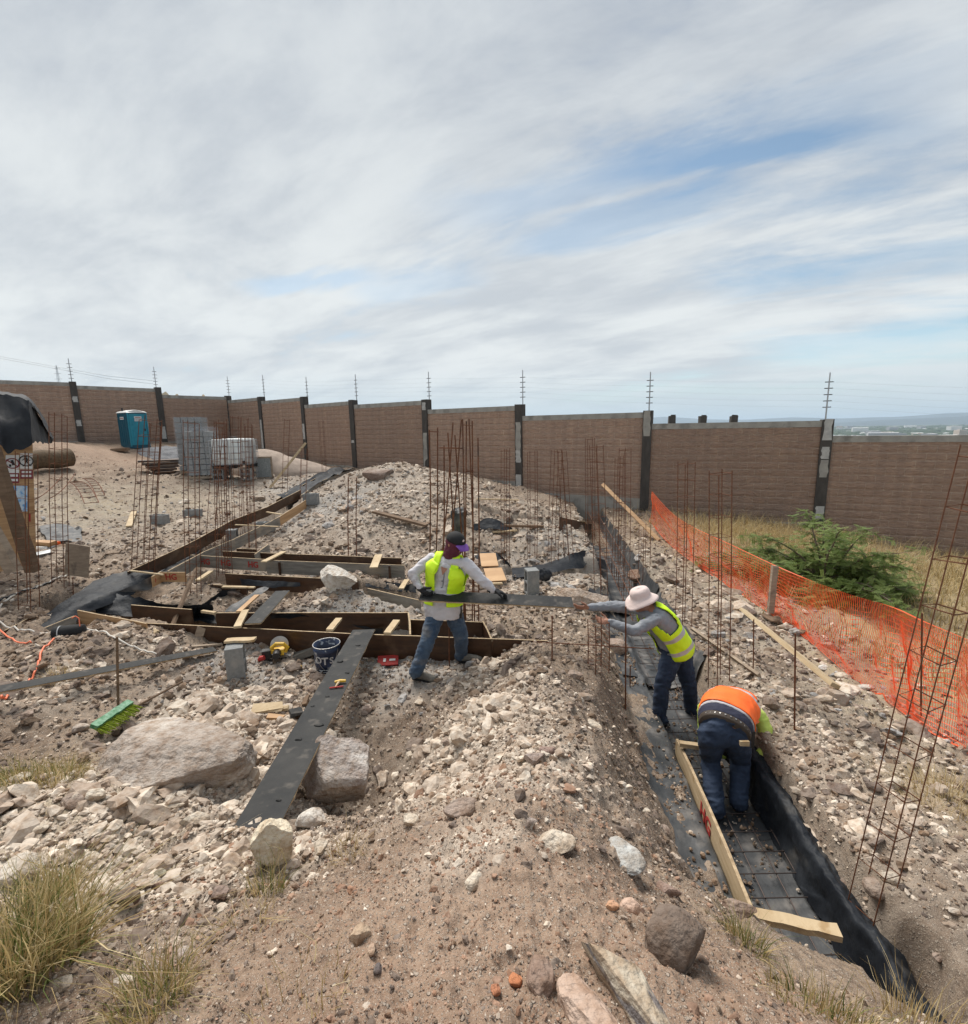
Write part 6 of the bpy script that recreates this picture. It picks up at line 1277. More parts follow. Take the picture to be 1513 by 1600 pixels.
def clump(px, py, r, n, h0, h1, cols, lab, wid=.004, lean=.8, ry=None, cat='grass clump', seg=4):
    g = gnd(px, py); a = rng.uniform(0, 2*math.pi, n); q = np.sqrt(rng.random(n))*r; x = g.x+np.cos(a)*q; y = g.y+np.sin(a)*q*(ry or 1)
    B = np.stack([x, y, H(x, y)-.01], -1); cx, cy = g.x, g.y
    blades('grass_clump', B, h0, h1, wid, cols, lab, cat, lean=lean, seg=seg, dirf=lambda B: ((B[:, 0]-cx)/r, (B[:, 1]-cy)/r))
clump(22, 1510, .20, 1700, .16, .40, MIX+STR, 'big yellow green grass clump at the lower left edge', lean=1.0, wid=.0045); clump(80, 1405, .09, 380, .12, .28, MIX+STR, 'upright grass tuft at the right side of the big clump', lean=.7)
clump(240, 1560, .11, 420, .08, .21, MIX+STR, 'medium green straw grass clump at the bottom left, right of the big one', lean=.9, wid=.0035)
clump(50, 1220, .34, 1000, .07, .20, GRN[:3]+STR, 'low grass clump left of the big boulder', lean=1.2, ry=.5); clump(418, 1392, .07, 130, .10, .26, MIX, 'thin grass tuft in front of the cream upright rock', lean=.6, wid=.003)
clump(545, 1330, .10, 160, .05, .13, STR, 'dry straw tuft on the lip of the hole', lean=.9, wid=.003); clump(470, 1560, .14, 60, .06, .16, STR, 'sparse dry stalks on the bare brown soil at the bottom', lean=.9, wid=.003)
clump(380, 1450, .13, 120, .04, .12, STR, 'scattered dry straw on the soil below the cream upright rock', lean=1.3, wid=.003); clump(1165, 1475, .08, 260, .06, .17, MIX, 'grass tuft at the red painted board end', lean=.9, wid=.003)
clump(1290, 1585, .22, 420, .05, .17, STR+MIX, 'dry grass along the near lip of the trench', lean=.8, wid=.0035, ry=.5); clump(1430, 1600, .12, 150, .08, .26, STR, 'taller dry grass at the bottom right corner', lean=.8, wid=.0035)
clump(90, 1058, .14, 200, .06, .16, STR, 'small dry tuft on the left slope beside white stones', lean=1.2, wid=.004); clump(1500, 1255, .35, 700, .06, .22, STR, 'dry grass patch at the right edge behind the near cage', lean=1.1, wid=.004)
def field():
    n = 60000; x = rng.uniform(2.8, 16, n); y = rng.uniform(3.0, 16, n); s = zone(x, y, STRAW); c = .5+.5*fbm(x*1.1, y*1.1, 3, 71)
    net = np.interp(y, [2.0, 3.5, 5, 7, 9, 12.0], [5.4, 5.1, 4.55, 3.9, 4.0, 4.3]); k = (rng.random(n) < s*np.clip(c*1.9-.35, 0, 1)) & (x > net+.15)
    # keep in front of the wall
    a, b = WC[9], WC[12]; nx, ny = (b.y-a.y), -(b.x-a.x); side = (x-a.x)*nx+(y-a.y)*ny; ref = (0-a.x)*nx+(0-a.y)*ny; k &= (side*ref > .35*abs(math.hypot(nx, ny))*abs(ref))
    x, y = x[k], y[k]; B = np.stack([x, y, H(x, y)-.02], -1)
    blades('dry_grass', B, .16, .52, .012, STR+[(.30,.24,.12)], kind='stuff', lean=.9)
    n = 9000; x = rng.uniform(3.6, 9.5, n); y = rng.uniform(9.5, 14, n); s = zone(x, y, [(1200,840,1.8,1),(1130,840,.8,.8)]); k = rng.random(n) < s; x, y = x[k], y[k]
    side = (x-a.x)*nx+(y-a.y)*ny; k = side*ref > .3*abs(math.hypot(nx, ny))*abs(ref); x, y = x[k], y[k]; B = np.stack([x, y, H(x, y)-.02], -1); blades('dry_grass', B, .25, .6, .012, STR, kind='stuff', lean=.8)
field()
def bush():
    g = gnd(1285, 915); root = thing('mesquite_bush', 'spreading feathery green bush behind the orange netting', 'bush', tuple(g)); rg = random.Random(12); st = MB(); V = []; cols = []
    tips = []
    for i in range(46):
        a = rg.uniform(0, 2*math.pi); ln = rg.uniform(.8, 1.65); el = rg.uniform(.25, 1.1); d = Vector((math.cos(a)*math.cos(el), math.sin(a)*math.cos(el)*.8, math.sin(el)*.72)); p = Vector((rg.uniform(-.1, .1), rg.uniform(-.1, .1), 0)); pts = [p.copy()]
        for k in range(9):
            d = (d+Vector((rg.uniform(-.16, .16), rg.uniform(-.16, .16), rg.uniform(-.12, .07)-.035*k*.6))).normalized(); p = p+d*ln/9; pts.append(p.copy())
            if k > 1:
                for s in range(3): 
                    t = Vector((rg.uniform(-1, 1), rg.uniform(-1, 1), rg.uniform(-.35, .5))).normalized()*rg.uniform(.14, .34); tips.append((p.copy(), p+t))
        st.tube(pts, [.022*(1-q/10)+.003 for q in range(10)], 5)
    for p, q in tips: st.tube([p, q], [.004, .002], 3, caps=False)
    st.build('branches', MT['bark'], root)
    vs = []; fs = []
    for p, q in tips:
        for f in range(9):
            o = p.lerp(q, rg.uniform(.2, 1.05)); d = Vector((rg.uniform(-1, 1), rg.uniform(-1, 1), rg.uniform(-.6, .25))).normalized(); L_ = rg.uniform(.09, .16); s_ = d.cross(Vector((rg.uniform(-.3, .3), rg.uniform(-.3, .3), 1))).normalized()
            for k in range(7):
                for sg in (-1, 1):
                    c = o+d*L_*(k+.5)/6; e = c+(s_*sg+d*.35)*.022; w = d*.0080; n = len(vs); vs += [c-w*.5, c+w*.5, e+w, e-w]; fs.append((n, n+1, n+2, n+3))
    m = MB(); m.add(vs, fs); m.build('foliage', MT['leaf'], root); root.scale = (1.22, 1.1, .98)
bush()
# ------------------------------------------------------------------ people
def cap_limb(mb, pts, rs, n=14, fl=None):
    """closed tapered limb with rounded ends"""
    pts = [Vector(p) for p in pts]; rs = list(rs)
    # resample smoothly
    P, Rr = [], []
    N = len(pts)
    for i in range(N-1):
        p0, p1, p2, p3 = pts[max(i-1, 0)], pts[i], pts[i+1], pts[min(i+2, N-1)]; K = 6
        for k in range(K):
            t = k/K; P.append(.5*((2*p1)+(p2-p0)*t+(2*p0-5*p1+4*p2-p3)*t*t+(3*p1-p0-3*p2+p3)*t**3)); Rr.append(rs[i]*(1-t)+rs[i+1]*t)
    P.append(pts[-1]); Rr.append(rs[-1])
    d0 = (P[0]-P[1]).normalized(); d1 = (P[-1]-P[-2]).normalized()
    a = [P[0]+d0*rs[0]*s for s in (.95, .8, .45)]; ar = [rs[0]*.3, rs[0]*.6, rs[0]*.89]
    b = [P[-1]+d1*rs[-1]*s for s in (.45, .8, .95)]; br = [rs[-1]*.89, rs[-1]*.6, rs[-1]*.3]
    mb.tube(a+P+b, ar+Rr+br, n)
def ellipsoid(mb, c, ax, ay, az, ico=None):
    v = (ico or ICO3)[0]; c = Vector(c); mb.add([c+ax*float(q[0])+ay*float(q[1])+az*float(q[2]) for q in v], [tuple(int(i) for i in f) for f in (ico or ICO3)[1]])
def remeshed(mb, name, m, parent, vox, wr=0., wf=14., sm=4, seed=1):
    me = bpy.data.meshes.new(name); me.from_pydata([tuple(v) for v in mb.v], [], mb.f); me.update(); t = bpy.data.objects.new(name, me); COL.objects.link(t)
    r = t.modifiers.new('r', 'REMESH'); r.mode = 'VOXEL'; r.voxel_size = vox; s = t.modifiers.new('s', 'SMOOTH'); s.iterations = sm; s.factor = .5
    bpy.context.view_layer.update(); dg = bpy.context.evaluated_depsgraph_get(); m2 = bpy.data.meshes.new_from_object(t.evaluated_get(dg)); bpy.data.objects.remove(t)
    n = len(m2.vertices); co = np.empty(n*3, np.float32); m2.vertices.foreach_get('co', co); co = co.reshape(-1, 3).astype(float)
    if wr:
        no = np.empty(n*3, np.float32); m2.vertex_normals.foreach_get('vector', no); no = no.reshape(-1, 3)
        w = fbm(co[:, 0]*wf+co[:, 1]*wf*.5, co[:, 2]*wf*1.6+co[:, 1]*wf, 3, seed, .5, True)*wr+fbm(co[:, 0]*wf*2.7, co[:, 2]*wf*2.3+co[:, 1]*wf*2, 2, seed+2)*wr*.4; co += no*w[:, None]
        m2.vertices.foreach_set('co', co.astype(np.float32).ravel())
    m2.materials.clear(); m2.materials.append(m); m2.polygons.foreach_set('use_smooth', [True]*len(m2.polygons)); m2.update()
    o = bpy.data.objects.new(name, m2); COL.objects.link(o); o.parent = parent; return o
SEC = [(0,.150,.115),(.12,.172,.128),(.30,.160,.118),(.5,.160,.115),(.70,.180,.122),(.86,.178,.112),(.95,.125,.085),(1.,.065,.062)]
def torso_sections(P, Mi, N, sp, sn, grow=0., k=1., n=22):
    """P pelvis, Mi middle, N neck base; side vectors at pelvis and neck"""
    out = []
    for i in range(n+1):
        t = i/n; c = P*(1-t)**2+(Mi*2-(P+N)/2)*2*t*(1-t)+N*t*t; d = ((Mi*2-(P+N)/2)-P)*(1-t)*2+(N-(Mi*2-(P+N)/2))*2*t; d.normalize()
        s = sp.lerp(sn, t); s = (s-d*s.dot(d)).normalized(); f = s.cross(d); a = float(np.interp(t, [q[0] for q in SEC], [q[1] for q in SEC]))*k+grow; b = float(np.interp(t, [q[0] for q in SEC], [q[2] for q in SEC]))*k+grow
        out.append((t, c, s, f, a, b))
    return out
def torso_loft(mb, S, t0=0., t1=1., n=28):
    S = [q for q in S if t0-1e-6 <= q[0] <= t1+1e-6]; vs = []; fs = []
    for t, c, s, f, a, b in S:
        for k in range(n): q = 2*math.pi*k/n; cc, ss = math.cos(q), math.sin(q); vs.append(c+s*a*math.copysign(abs(cc)**.85, cc)+f*b*math.copysign(abs(ss)**.9, ss))
    for i in range(len(S)-1):
        for k in range(n): fs.append((i*n+k, i*n+(k+1) % n, (i+1)*n+(k+1) % n, (i+1)*n+k))
    fs += [tuple(range(n))[::-1], tuple((len(S)-1)*n+k for k in range(n))]; mb.add(vs, fs)
def hand(mb, w, d, nrm, side, curl=.5, g=0., spreadf=.05):
    """w wrist, d pointing direction, nrm palm normal (palm side), side = vector to the thumb side"""
    d = d.normalized(); side = (side-d*side.dot(d)).normalized(); nrm = (nrm-d*nrm.dot(d)-side*nrm.dot(side)).normalized()
    ellipsoid(mb, w+d*.045, side*(.041+g), d*.056, nrm*(.016+g), ICO2); cap_limb(mb, [w-d*.03, w+d*.03], [.027+g, .026+g], 10)
    for i, (o, L_) in enumerate(((.030, .070), (.010, .080), (-.011, .075), (-.031, .060))):
        p = w+d*.082+side*o; dd = (d+side*o*spreadf*20*.1).normalized(); pts = [p-d*.015]; c = curl*(1+.12*i)
        ang = 0
        for s, f in enumerate((.45, .32, .23)):
            ang += c*(.8 if s == 0 else 1.0); q = dd*math.cos(ang)+nrm*math.sin(ang); p = p+q*L_*f*1.05; pts.append(p.copy())
        cap_limb(mb, pts, [.0098+g, .0092+g, .0085+g, .0072+g], 8)
    p = w+d*.020+side*.030; q = (side*.75+d*.6+nrm*.35).normalized(); pts = [p-q*.015, p+q*.032]; q2 = (d*.8+side*.25+nrm*(.2+curl*.6)).normalized(); pts += [pts[-1]+q2*.03]; pts += [pts[-1]+(q2+nrm*curl*.6).normalized()*.024]; cap_limb(mb, pts, [.013+g, .0115+g, .010+g, .0085+g], 8)
def head(mb, c, f, u, k=1.):
    f = f.normalized(); u = (u-f*u.dot(f)).normalized(); s = f.cross(u)
    ellipsoid(mb, c+u*.015*k, s*.076*k, f*.095*k, u*.112*k); ellipsoid(mb, c+f*.022*k-u*.055*k, s*.056*k, f*.066*k, u*.066*k, ICO2)
    cap_limb(mb, [c+f*.090*k+u*.018*k, c+f*.112*k-u*.018*k], [.009*k, .015*k], 8); ellipsoid(mb, c+f*.098*k-u*.024*k, s*.019*k, f*.014*k, u*.011*k, ICO1)
    ellipsoid(mb, c+f*.084*k-u*.052*k, s*.026*k, f*.014*k, u*.010*k, ICO2); ellipsoid(mb, c+f*.076*k-u*.090*k, s*.024*k, f*.018*k, u*.018*k, ICO2); ellipsoid(mb, c+f*.080*k+u*.036*k, s*.050*k, f*.014*k, u*.010*k, ICO2)
    for q in (-1, 1): ellipsoid(mb, c+s*q*.078*k-f*.005*k-u*.005*k, s*.010*k, f*.020*k, u*.031*k, ICO2)
    return s
def face_bits(c, f, u, k, parent):
    f = f.normalized(); u = (u-f*u.dot(f)).normalized(); s = f.cross(u); m = MB()
    for q in (-1, 1):
        e = MB(); ellipsoid(e, c+f*.083*k+s*q*.031*k+u*.012*k, s*.013*k, f*.010*k, u*.008*k, ICO2); e.build('eye', MT['white_paint'], parent, True); e = MB(); ellipsoid(e, c+f*.0915*k+s*q*.031*k+u*.012*k, s*.006*k, f*.004*k, u*.006*k, ICO2); e.build('iris', MT['hair'], parent.children[-1], True)
    e = MB(); ellipsoid(e, c+f*.0955*k-u*.052*k, s*.022*k, f*.004*k, u*.0025*k, ICO1); e.build('mouth', MT['mask_maroon'], parent, True)
def boot(parent, ankle, heel, toe, m, k=1.):
    heel, toe = Vector(heel), Vector(toe); d = (toe-heel).normalized(); up = Vector((0, 0, 1)); s = d.cross(up).normalized(); L_ = (toe-heel).length; mb = MB()
    cap_limb(mb, [heel+up*.05+d*.05, heel+d*L_*.45+up*.052, heel+d*L_*.80+up*.042], [.044*k, .044*k, .040*k], 12); cap_limb(mb, [heel+d*.07+up*.05, heel+d*.07+up*.06, ankle+up*.02], [.043*k, .045*k, .045*k], 12); ellipsoid(mb, heel+d*L_*.82+up*.04, s*.047*k, d*.055*k, up*.036*k, ICO2)
    remeshed(mb, 'boot', m, parent, .010, .003, 30, 3); b = parent.children[-1]; sb = MB(); v = []
    for z in (.0, .022):
        for t, w in ((0,.030),(.06,.042),(.5,.040),(.75,.050),(.95,.040),(1.02,.018)): v.append(heel+d*L_*t-s*w*k+up*z)
        for t, w in ((1.02,.018),(.95,.040),(.75,.050),(.5,.040),(.06,.042),(0,.030)): v.append(heel+d*L_*t+s*w*k+up*z)
    n = 12; fs = [tuple(range(n))[::-1], tuple(range(n, 2*n))]+[(i, (i+1) % n, n+(i+1) % n, n+i) for i in range(n)]; sb.add(v, fs).build('sole', MT['cap_black'], b)
def vest(parent, S, m, openhalf, t0, bands, arm0=.56, name='vest', armw=.62, tilt=0., n=64, vband=True):
    """shell round the torso: front opening (radians each side of the front), armholes, reflective bands"""
    S = [q for q in S if q[0] >= t0-1e-6 and q[0] <= .985]; P = []; 
    for t, c, s, f, a, b in S:
        row = []
        for k in range(n+1):
            q = math.pi/2+openhalf+(2*math.pi-2*openhalf)*k/n; cc, ss = math.cos(q), math.sin(q)
            w = 1+.05*float(fbm(np.array([q*2.2]), np.array([t*7.]), 3, 5)[0]); row.append(c+s*a*w*math.copysign(abs(cc)**.85, cc)+f*b*w*math.copysign(abs(ss)**.9, ss))
        P.append(row)
    vs = [p for r in P for p in r]; fs = []; mi = []
    for i in range(len(S)-1):
        t = (S[i][0]+S[i+1][0])/2
        for k in range(n):
            q = math.pi/2+openhalf+(2*math.pi-2*openhalf)*(k+.5)/n; side = abs(math.cos(q))
            if t > arm0 and side > armw+.5*max(0, .80-t): continue
            tt = t+tilt*math.sin(q); band = any(b0 < tt < b1 for b0, b1 in bands) or (vband and t > bands[-1][1] and .30 < side < .44 and False)
            fs.append((i*(n+1)+k, i*(n+1)+k+1, (i+1)*(n+1)+k+1, (i+1)*(n+1)+k)); mi.append(1 if band else 0)
    me = MB(); me.v = vs; me.f = fs; me.m = mi; o = me.build(name, [MT[m], MT['reflective']], parent, True); s = o.modifiers.new('t', 'SOLIDIFY'); s.thickness = .006; s.offset = 1; return o
def L(*v): return Vector(v)
def person(lab, P, Mi, N, sp, sn, arms, legs, hd, mats, k=1., sleeves='shirt', body_only_hands=(.5, .5), glove=None):
    root = thing('person', lab, 'person', tuple(L(P.x, P.y, min(l[2].z for l in legs)))); o0 = Vector(root.location); q = lambda v: Vector(v)-o0
    P, Mi, N = q(P), q(Mi), q(N); arms = [[q(a[0]), q(a[1]), q(a[2]), a[3], a[4], a[5], a[6]] for a in arms]; legs = [[q(a) for a in l] for l in legs]; hc, hf, hu = q(hd[0]), hd[1], hd[2]
    S = torso_sections(P, Mi, N, sp, sn, 0, k); b = MB(); torso_loft(b, S)
    cap_limb(b, [N-(N-Mi).normalized()*.04, N+(hc-N)*.5, hc-hu.normalized()*.03], [.062*k, .056*k, .055*k]); head(b, hc, hf, hu, k)
    for sh, el, wr, hdv, hn, hs, cu in arms:
        cap_limb(b, [sh, sh.lerp(el, .5), el], [.050*k, .045*k, .038*k]); cap_limb(b, [el, el.lerp(wr, .4), wr], [.039*k, .037*k, .025*k]); hand(b, wr, hdv, hn, hs, cu)
    for hp, kn, an, he, to in legs: cap_limb(b, [hp, hp.lerp(kn, .5), kn], [.082*k, .074*k, .054*k]); cap_limb(b, [kn, kn.lerp(an, .35), an], [.054*k, .054*k, .036*k])
    remeshed(b, 'body', MT['skin'], root, .0075, sm=2)
    sh = MB(); S2 = torso_sections(P, Mi, N, sp, sn, .016, k); torso_loft(sh, S2, mats.get('t0', .02), .96)
    if mats.get('untuck'): dn = (P-Mi).normalized()*.11; torso_loft(sh, torso_sections(P+dn, Mi, N, sp, sn, .042, k), 0, .5)
    if mats.get('shirt'):
        for s_, el, wr, *_r in arms: cap_limb(sh, [s_, s_.lerp(el, .5), el], [.062*k, .060*k, .054*k]); cap_limb(sh, [el, el.lerp(wr, .45), wr-(wr-el).normalized()*.02], [.054*k, .050*k, .037*k])
        cap_limb(sh, [arms[0][0], arms[1][0]], [.050*k, .050*k])
    remeshed(sh, 'shirt', MT[mats['torso']] if mats.get('torso') else MT[mats['shirt']], root, .011, .010, 11, 3, seed=3) if mats.get('shirt') else None
    tr = MB(); S3 = torso_sections(P, Mi, N, sp, sn, .020, k); torso_loft(tr, S3, 0, .26)
    ellipsoid(tr, P, sp.normalized()*.15*k, (N-P).normalized()*.10*k, sp.cross((N-P).normalized()).normalized()*.125*k, ICO3)
    for hp, kn, an, he, to in legs: cap_limb(tr, [hp, hp.lerp(kn, .5), kn], [.105*k, .094*k, .076*k]); cap_limb(tr, [kn, kn.lerp(an, .5), an, an.lerp(he, .45)+Vector((0,0,.02))], [.077*k, .074*k, .070*k, .066*k])
    remeshed(tr, 'trousers', MT[mats['trousers']], root, .011, .010, 12, 3, seed=8)
    for hp, kn, an, he, to in legs: boot(root, an, he, to, MT[mats['boots']], k)
    if glove:
        for s_, el, wr, hdv, hn, hs, cu in arms: g = MB(); hand(g, wr, hdv, hn, hs, cu, .004); cap_limb(g, [wr-hdv.normalized()*.05, wr], [.034, .032], 10); remeshed(g, 'glove', MT[glove], root, .006, 0, sm=2)
    return root, o0, S, hc
def W(px, py, Y): return atY(px, py, Y)
X_, Y_, Z_ = Vector((1, 0, 0)), Vector((0, 1, 0)), Vector((0, 0, 1))
# worker with cap, carrying the board
def worker_cap():
    fl = Z(655, 1063, .0); fr = Z(728, 1034, .03)
    P = W(693, 948, 5.10); N = W(703, 872, 5.02); Mi = W(696, 912, 5.10)
    sp = L(.97, -.15, 0).normalized(); sn = L(.93, -.30, -.10).normalized()
    rs, ls = W(674, 873, 5.10), W(728, 880, 4.90)
    arms = [[rs, W(645, 897, 5.02), W(658, 921, 4.93), L(.75, -.35, -.55), L(.15, .55, .6), L(.4, -.5, .75), .75],
            [ls, W(754, 908, 4.88), W(773, 923, 4.90), L(.95, .05, -.25), L(0, .25, -1), L(.2, -1, .1), .45]]
    legs = [[W(681, 958, 5.08), W(668, 1002, 4.92), W(651, 1048, 4.86), L(fl.x-.07, fl.y+.03, .015), L(fl.x+.19, fl.y-.06, .0)],
            [W(708, 957, 5.12), W(721, 995, 5.16), W(721, 1024, 5.30), L(fr.x-.08, fr.y+.02, .03), L(fr.x+.19, fr.y-.02, .03)]]
    hf = L(.72, -.62, -.34).normalized(); hu = L(.22, -.10, 1).normalized(); hc = W(711, 849, 4.97)
    root, o0, S, hc = person('worker in black cap, maroon face cloth and yellow vest carrying one end of a board', P, Mi, N, sp, sn, arms, legs, (hc, hf, hu), dict(shirt='shirt_white', trousers='denim', boots='boot', untuck=1), 1.0, glove='glove')
    S4 = [(t, c, s, f, a+.022*sstep(t, .6, .85), b+.016*sstep(t, .6, .85)) for t, c, s, f, a, b in torso_sections(P-o0, Mi-o0, N-o0, sp, sn, .056, 1.0, 34)]; vest(root, S4, 'hi_vis', .27, .06, [(.36, .45)], arm0=.56, armw=.86)
    u = (hu-hf*hu.dot(hf)).normalized(); s = hf.cross(u); m = MB(); ellipsoid(m, hc+u*.005, s*.088, hf*.104, u*.118); ellipsoid(m, hc-u*.07+hf*.01, s*.078, hf*.085, u*.075); cap_limb(m, [hc-u*.06-hf*.02, hc-u*.13-hf*.02], [.075, .078]); remeshed(m, 'face_cloth', MT['mask_maroon'], root, .009, .007, 18, 2)
    g = MB(); 
    for q in (-1, 1): ellipsoid(g, hc+hf*.100+s*q*.030+u*.012, s*.027, hf*.010, u*.017, ICO2)
    g.beam(hc+hf*.108-s*.02+u*.016, hc+hf*.108+s*.02+u*.016, .008, .006, hf); g.build('sunglasses', MT['black_rubber'], root)
    m = MB(); v = []; fs = []; n = 32; rows = 8
    for i in range(rows+1):
        a = i/rows*math.pi/2*.97
        for k in range(n): t = 2*math.pi*k/n; v.append(hc+u*(.030+.100*math.sin(a))+s*(.095*math.cos(a))*math.cos(t)+hf*(.110*math.cos(a))*math.sin(t))
    for i in range(rows):
        for k in range(n): fs.append((i*n+k, i*n+(k+1) % n, (i+1)*n+(k+1) % n, (i+1)*n+k))
    fs.append(tuple(rows*n+k for k in range(n))); fs.append(tuple(range(n))[::-1]); cp = m.add(v, fs).build('cap', MT['cap_black'], root, True)
    P_ = []
    for i in range(7):
        r = i/6; P_.append([hc+u*(.038-.030*r*r-.012*abs(x)**2)+s*.085*x*(1-.22*r*r)+hf*(.085+.095*r*math.sqrt(max(0, 1-.55*x*x))) for x in [k/5 for k in range(-5, 6)]])
    MB().grid(P_, thick=.005).build('visor', MT['visor_purple'], cp)
    e = MB(); ellipsoid(e, hc+hf*.098+u*.078, s*.014, hf*.006, u*.016, ICO2); e.build('badge', MT['hat_pink'], cp)
    at_ = lambda t_: min(S4, key=lambda s_: abs(s_[0]-t_))
    e = MB(); e.grid([[at_(t_)[1]+at_(t_)[3]*(at_(t_)[5]-.026)-at_(t_)[2]*w_, at_(t_)[1]+at_(t_)[3]*(at_(t_)[5]-.020), at_(t_)[1]+at_(t_)[3]*(at_(t_)[5]-.026)+at_(t_)[2]*w_] for t_, w_ in ((.94,.036), (.91,.030), (.87,.020), (.82,.004))]); o_ = e.build('open_neck', MT['skin'], root, True)
    for sg in (-1, 1):
        e = MB(); rows = []
        top = (N-o0).lerp((rs if sg*sn.dot(rs-N) > 0 else ls)-o0, .50)+Z_*.078; fr_ = at_(.9)[3]; bk = -fr_
        for p_, wd in ((at_(.80)[1]+fr_*(at_(.80)[5]+.004)+at_(.80)[2]*sg*.105, .050), (at_(.90)[1]+fr_*.105+at_(.90)[2]*sg*.108+Z_*.015, .044), (top+fr_*.040, .040), (top+bk*.030, .040), (at_(.86)[1]+bk*.12+at_(.86)[2]*sg*.10, .046)):
            rows.append([p_-sn*wd, p_+sn*wd])
        o_ = e.grid(rows).build('vest_strap', MT['hi_vis'], root, True); o_.modifiers.new('s', 'SUBSURF').levels = 2; o_.modifiers['s'].render_levels = 2; o_.modifiers.new('t', 'SOLIDIFY').thickness = .006
    if True:
        for k in range(5):
            q2 = min(S4, key=lambda s_: abs(s_[0]-(.82-.14*k))); e = MB(); ellipsoid(e, q2[1]+q2[3]*(q2[5]-.034), q2[2]*.006, q2[3]*.006, Z_*.006, ICO1); e.build('button', MT['cap_black'], root)
        e = MB(); pp = [min(S4, key=lambda s_: abs(s_[0]-t_)) for t_ in (.86, .7, .55, .4, .25, .1)]; e.tube([q2[1]+q2[3]*(q2[5]-.040)+q2[2]*.012 for q2 in pp], .007, 5); e.build('placket', MT['shirt_grey'], root, True)
    # hanging tool pouch
    t, c, ss, f, a, b = torso_sections(P-o0, Mi-o0, N-o0, sp, sn, .024, 1., 20)[10]
    fr = f if f.y < 0 else -f
    p = P-o0+sp*.17-Z_*.02; MB().box(tuple(p), (.08, .10, .16), jit=.012).build('tool_pouch', MT['black_rubber'], root)
    # the board they pass to each other
    board(W(657, 931, 4.93), W(895, 942, 4.86), .20, 'film_black', 'black faced board held between the capped worker and the reaching worker', up=(0, -.22, 1), edge='ply_edge', seg=10, name='carried_board', splinter=.003)
worker_cap()
def worker_hat():
    P = W(1057, 1018, 4.92); N = W(1008, 950, 4.86); Mi = W(1040, 984, 4.88)
    sp = L(.45, -.89, .05).normalized(); sn = L(.42, -.90, -.1).normalized()
    ls, rs = W(1024, 967, 4.68), W(990, 950, 5.02)
    arms = [[rs, W(955, 947, 5.02), W(919, 949, 4.95), L(-1, -.1, .02), L(.1, .3, 1), L(0, -.6, .6), .30],
            [ls, W(991, 987, 4.62), W(951, 971, 4.72), L(-1, .1, .08), L(0, .2, 1), L(.1, .8, .6), .50]]
    f1 = W(1028, 1134, 4.74); f2 = W(1079, 1126, 4.98)
    legs = [[W(1048, 1030, 4.86), W(1034, 1074, 4.78), W(1030, 1122, 4.78), L(f1.x+.09, f1.y+.02, f1.z-.02), L(f1.x-.16, f1.y-.05, f1.z-.03)],
            [W(1066, 1026, 4.98), W(1077, 1072, 4.95), W(1081, 1112, 5.04), L(f2.x+.08, f2.y+.03, f2.z-.02), L(f2.x-.17, f2.y-.06, f2.z-.03)]]
    hf = L(-.93, -.18, -.30).normalized(); hu = L(-.28, -.02, 1).normalized(); hc = W(1003, 938, 4.86)
    root, o0, S, hc = person('worker in pale pink bucket hat and yellow vest reaching both hands toward the board', P, Mi, N, sp, sn, arms, legs, (hc, hf, hu), dict(shirt='shirt_grey', trousers='denim_dark', boots='boot_black'), 1.0)
    S4 = torso_sections(P-o0, Mi-o0, N-o0, sp, sn, .042, 1.0, 40); vest(root, S4, 'hi_vis', .42, .02, [(.14, .225), (.42, .50)], arm0=.58, armw=.80)
    face_bits(hc, hf, hu, 1., root)
    u = (hu-hf*hu.dot(hf)).normalized(); s = hf.cross(u); n = 36; v = []; fs = []
    prof = [(.172,.000),(.160,.014),(.134,.036),(.112,.052),(.104,.060),(.103,.085),(.098,.115),(.085,.138),(.055,.150),(.0,.153)]
    for i, (r, z) in enumerate(prof):
        for k in range(n):
            t = 2*math.pi*k/n; w = .020*math.sin(t*2+.6)*(r > .12)+.010*math.sin(3*t)*(r > .12); v.append(hc+u*(z+w-.008)+s*r*.93*math.cos(t)+hf*r*1.05*math.sin(t))
    for i in range(len(prof)-1):
        for k in range(n): fs.append((i*n+k, i*n+(k+1) % n, (i+1)*n+(k+1) % n, (i+1)*n+k))
    o = MB().add(v, fs).build('bucket_hat', MT['hat_pink'], root, True); o.modifiers.new('t', 'SOLIDIFY').thickness = .004
worker_hat()
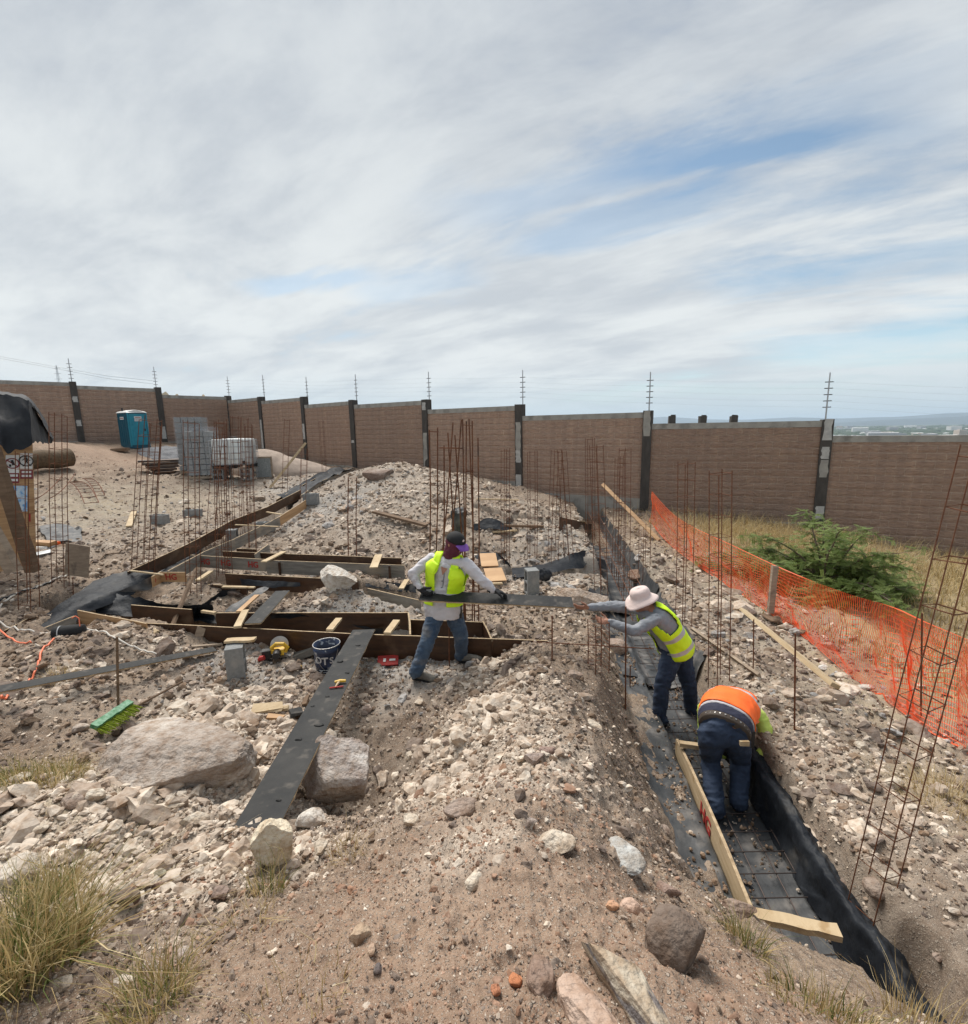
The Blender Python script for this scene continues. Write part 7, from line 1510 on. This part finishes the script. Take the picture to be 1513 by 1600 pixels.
def worker_bent():
    P = W(1131, 1143, 3.66); N = W(1150, 1112, 4.20); Mi = W(1140, 1107, 3.96)
    sp = -L(.98, -.05, -.12).normalized(); sn = -L(.96, .02, -.18).normalized()
    rs, ls = W(1186, 1118, 4.10), W(1102, 1107, 4.14)
    arms = [[ls, W(1100, 1160, 4.15), W(1135, 1180, 4.0), L(.4, .1, -.9), L(.6, .2, .4), L(0, -1, 0), .6],
            [rs, W(1207, 1166, 3.98), W(1180, 1188, 3.88), L(.25, -.1, -.6), L(-.6, .2, -.3), L(0, -1, .2), .7]]
    f1 = TB(3.55, -.16, -.485); f2 = TB(3.62, .06, -.485)
    legs = [[W(1112, 1148, 3.68), W(1110, 1184, 3.80), L(f1[0], f1[1]-.03, -.40), L(f1[0]+.02, f1[1]-.05, -.49), L(f1[0]-.04, f1[1]+.22, -.49)],
            [W(1150, 1152, 3.66), W(1157, 1186, 3.78), L(f2[0], f2[1]-.03, -.40), L(f2[0], f2[1]-.05, -.49), L(f2[0]+.06, f2[1]+.22, -.49)]]
    hf = L(-.05, .5, -.85).normalized(); hu = L(.05, .85, .35).normalized(); hc = N+L(.02, .16, -.12)
    root, o0, S, hc = person('worker in orange vest bending forward into the trench with back to the camera', P, Mi, N, sp, sn, arms, legs, (hc, hf, hu), dict(shirt='shirt_lime', trousers='denim_dark', boots='boot_black', t0=.30), 1.04, glove='glove')
    S4 = torso_sections(P-o0, Mi-o0, N-o0, sp, sn, .048, 1.06, 40); vest(root, S4, 'hi_orange', .25, .17, [(.60, .66)], arm0=.62, armw=.80, n=80)
    S5 = torso_sections(P-o0, Mi-o0, N-o0, sp, sn, .034, 1.04, 40); m = MB(); torso_loft(m, S5, .04, .28); remeshed(m, 'undershirt', MT['tee_dark'], root, .010, .006, 14, 2)
    m = MB(); S6 = torso_sections(P-o0, Mi-o0, N-o0, sp, sn, .040, 1.05, 60); torso_loft(m, S6, .145, .19); m.build('shirt_hem', MT['shirt_white'], root, True)
    m = MB(); S6 = torso_sections(P-o0, Mi-o0, N-o0, sp, sn, .036, 1.05, 60); torso_loft(m, S6, .0, .05); b = m.build('belt', MT['belt'], root, True)
    t, c, s, f, a, bb = S6[2]
    back = f if f.z > 0 else -f
    for k in range(-5, 6):
        q = math.pi/2+k*.20; MB().tube([c+s*(a+.001)*math.cos(q)+back*(bb+.001)*math.sin(q), c+s*(a+.006)*math.cos(q)+back*(bb+.006)*math.sin(q)], .007, 8).build('stud', MT['steel'], b)
    p = P-o0; MB().box(tuple(p+L(.09, -.155, .00)), (.075, .02, .035), jit=.003).build('pocket_label', MT['belt' if False else 'pine'], root)
    MB().box(tuple(p+L(.19, -.02, -.03)), (.06, .09, .15), jit=.01).build('tool_pouch', MT['black_rubber'], root)
    hd = arms[1][2]-o0+L(.03, -.01, -.05); MB().tube([hd-L(.10, -.02, -.05), hd, hd+L(.09, -.03, -.05)], [.012, .013, .02], 8).build('held_tool', MT['black_rubber'], root)
worker_bent()
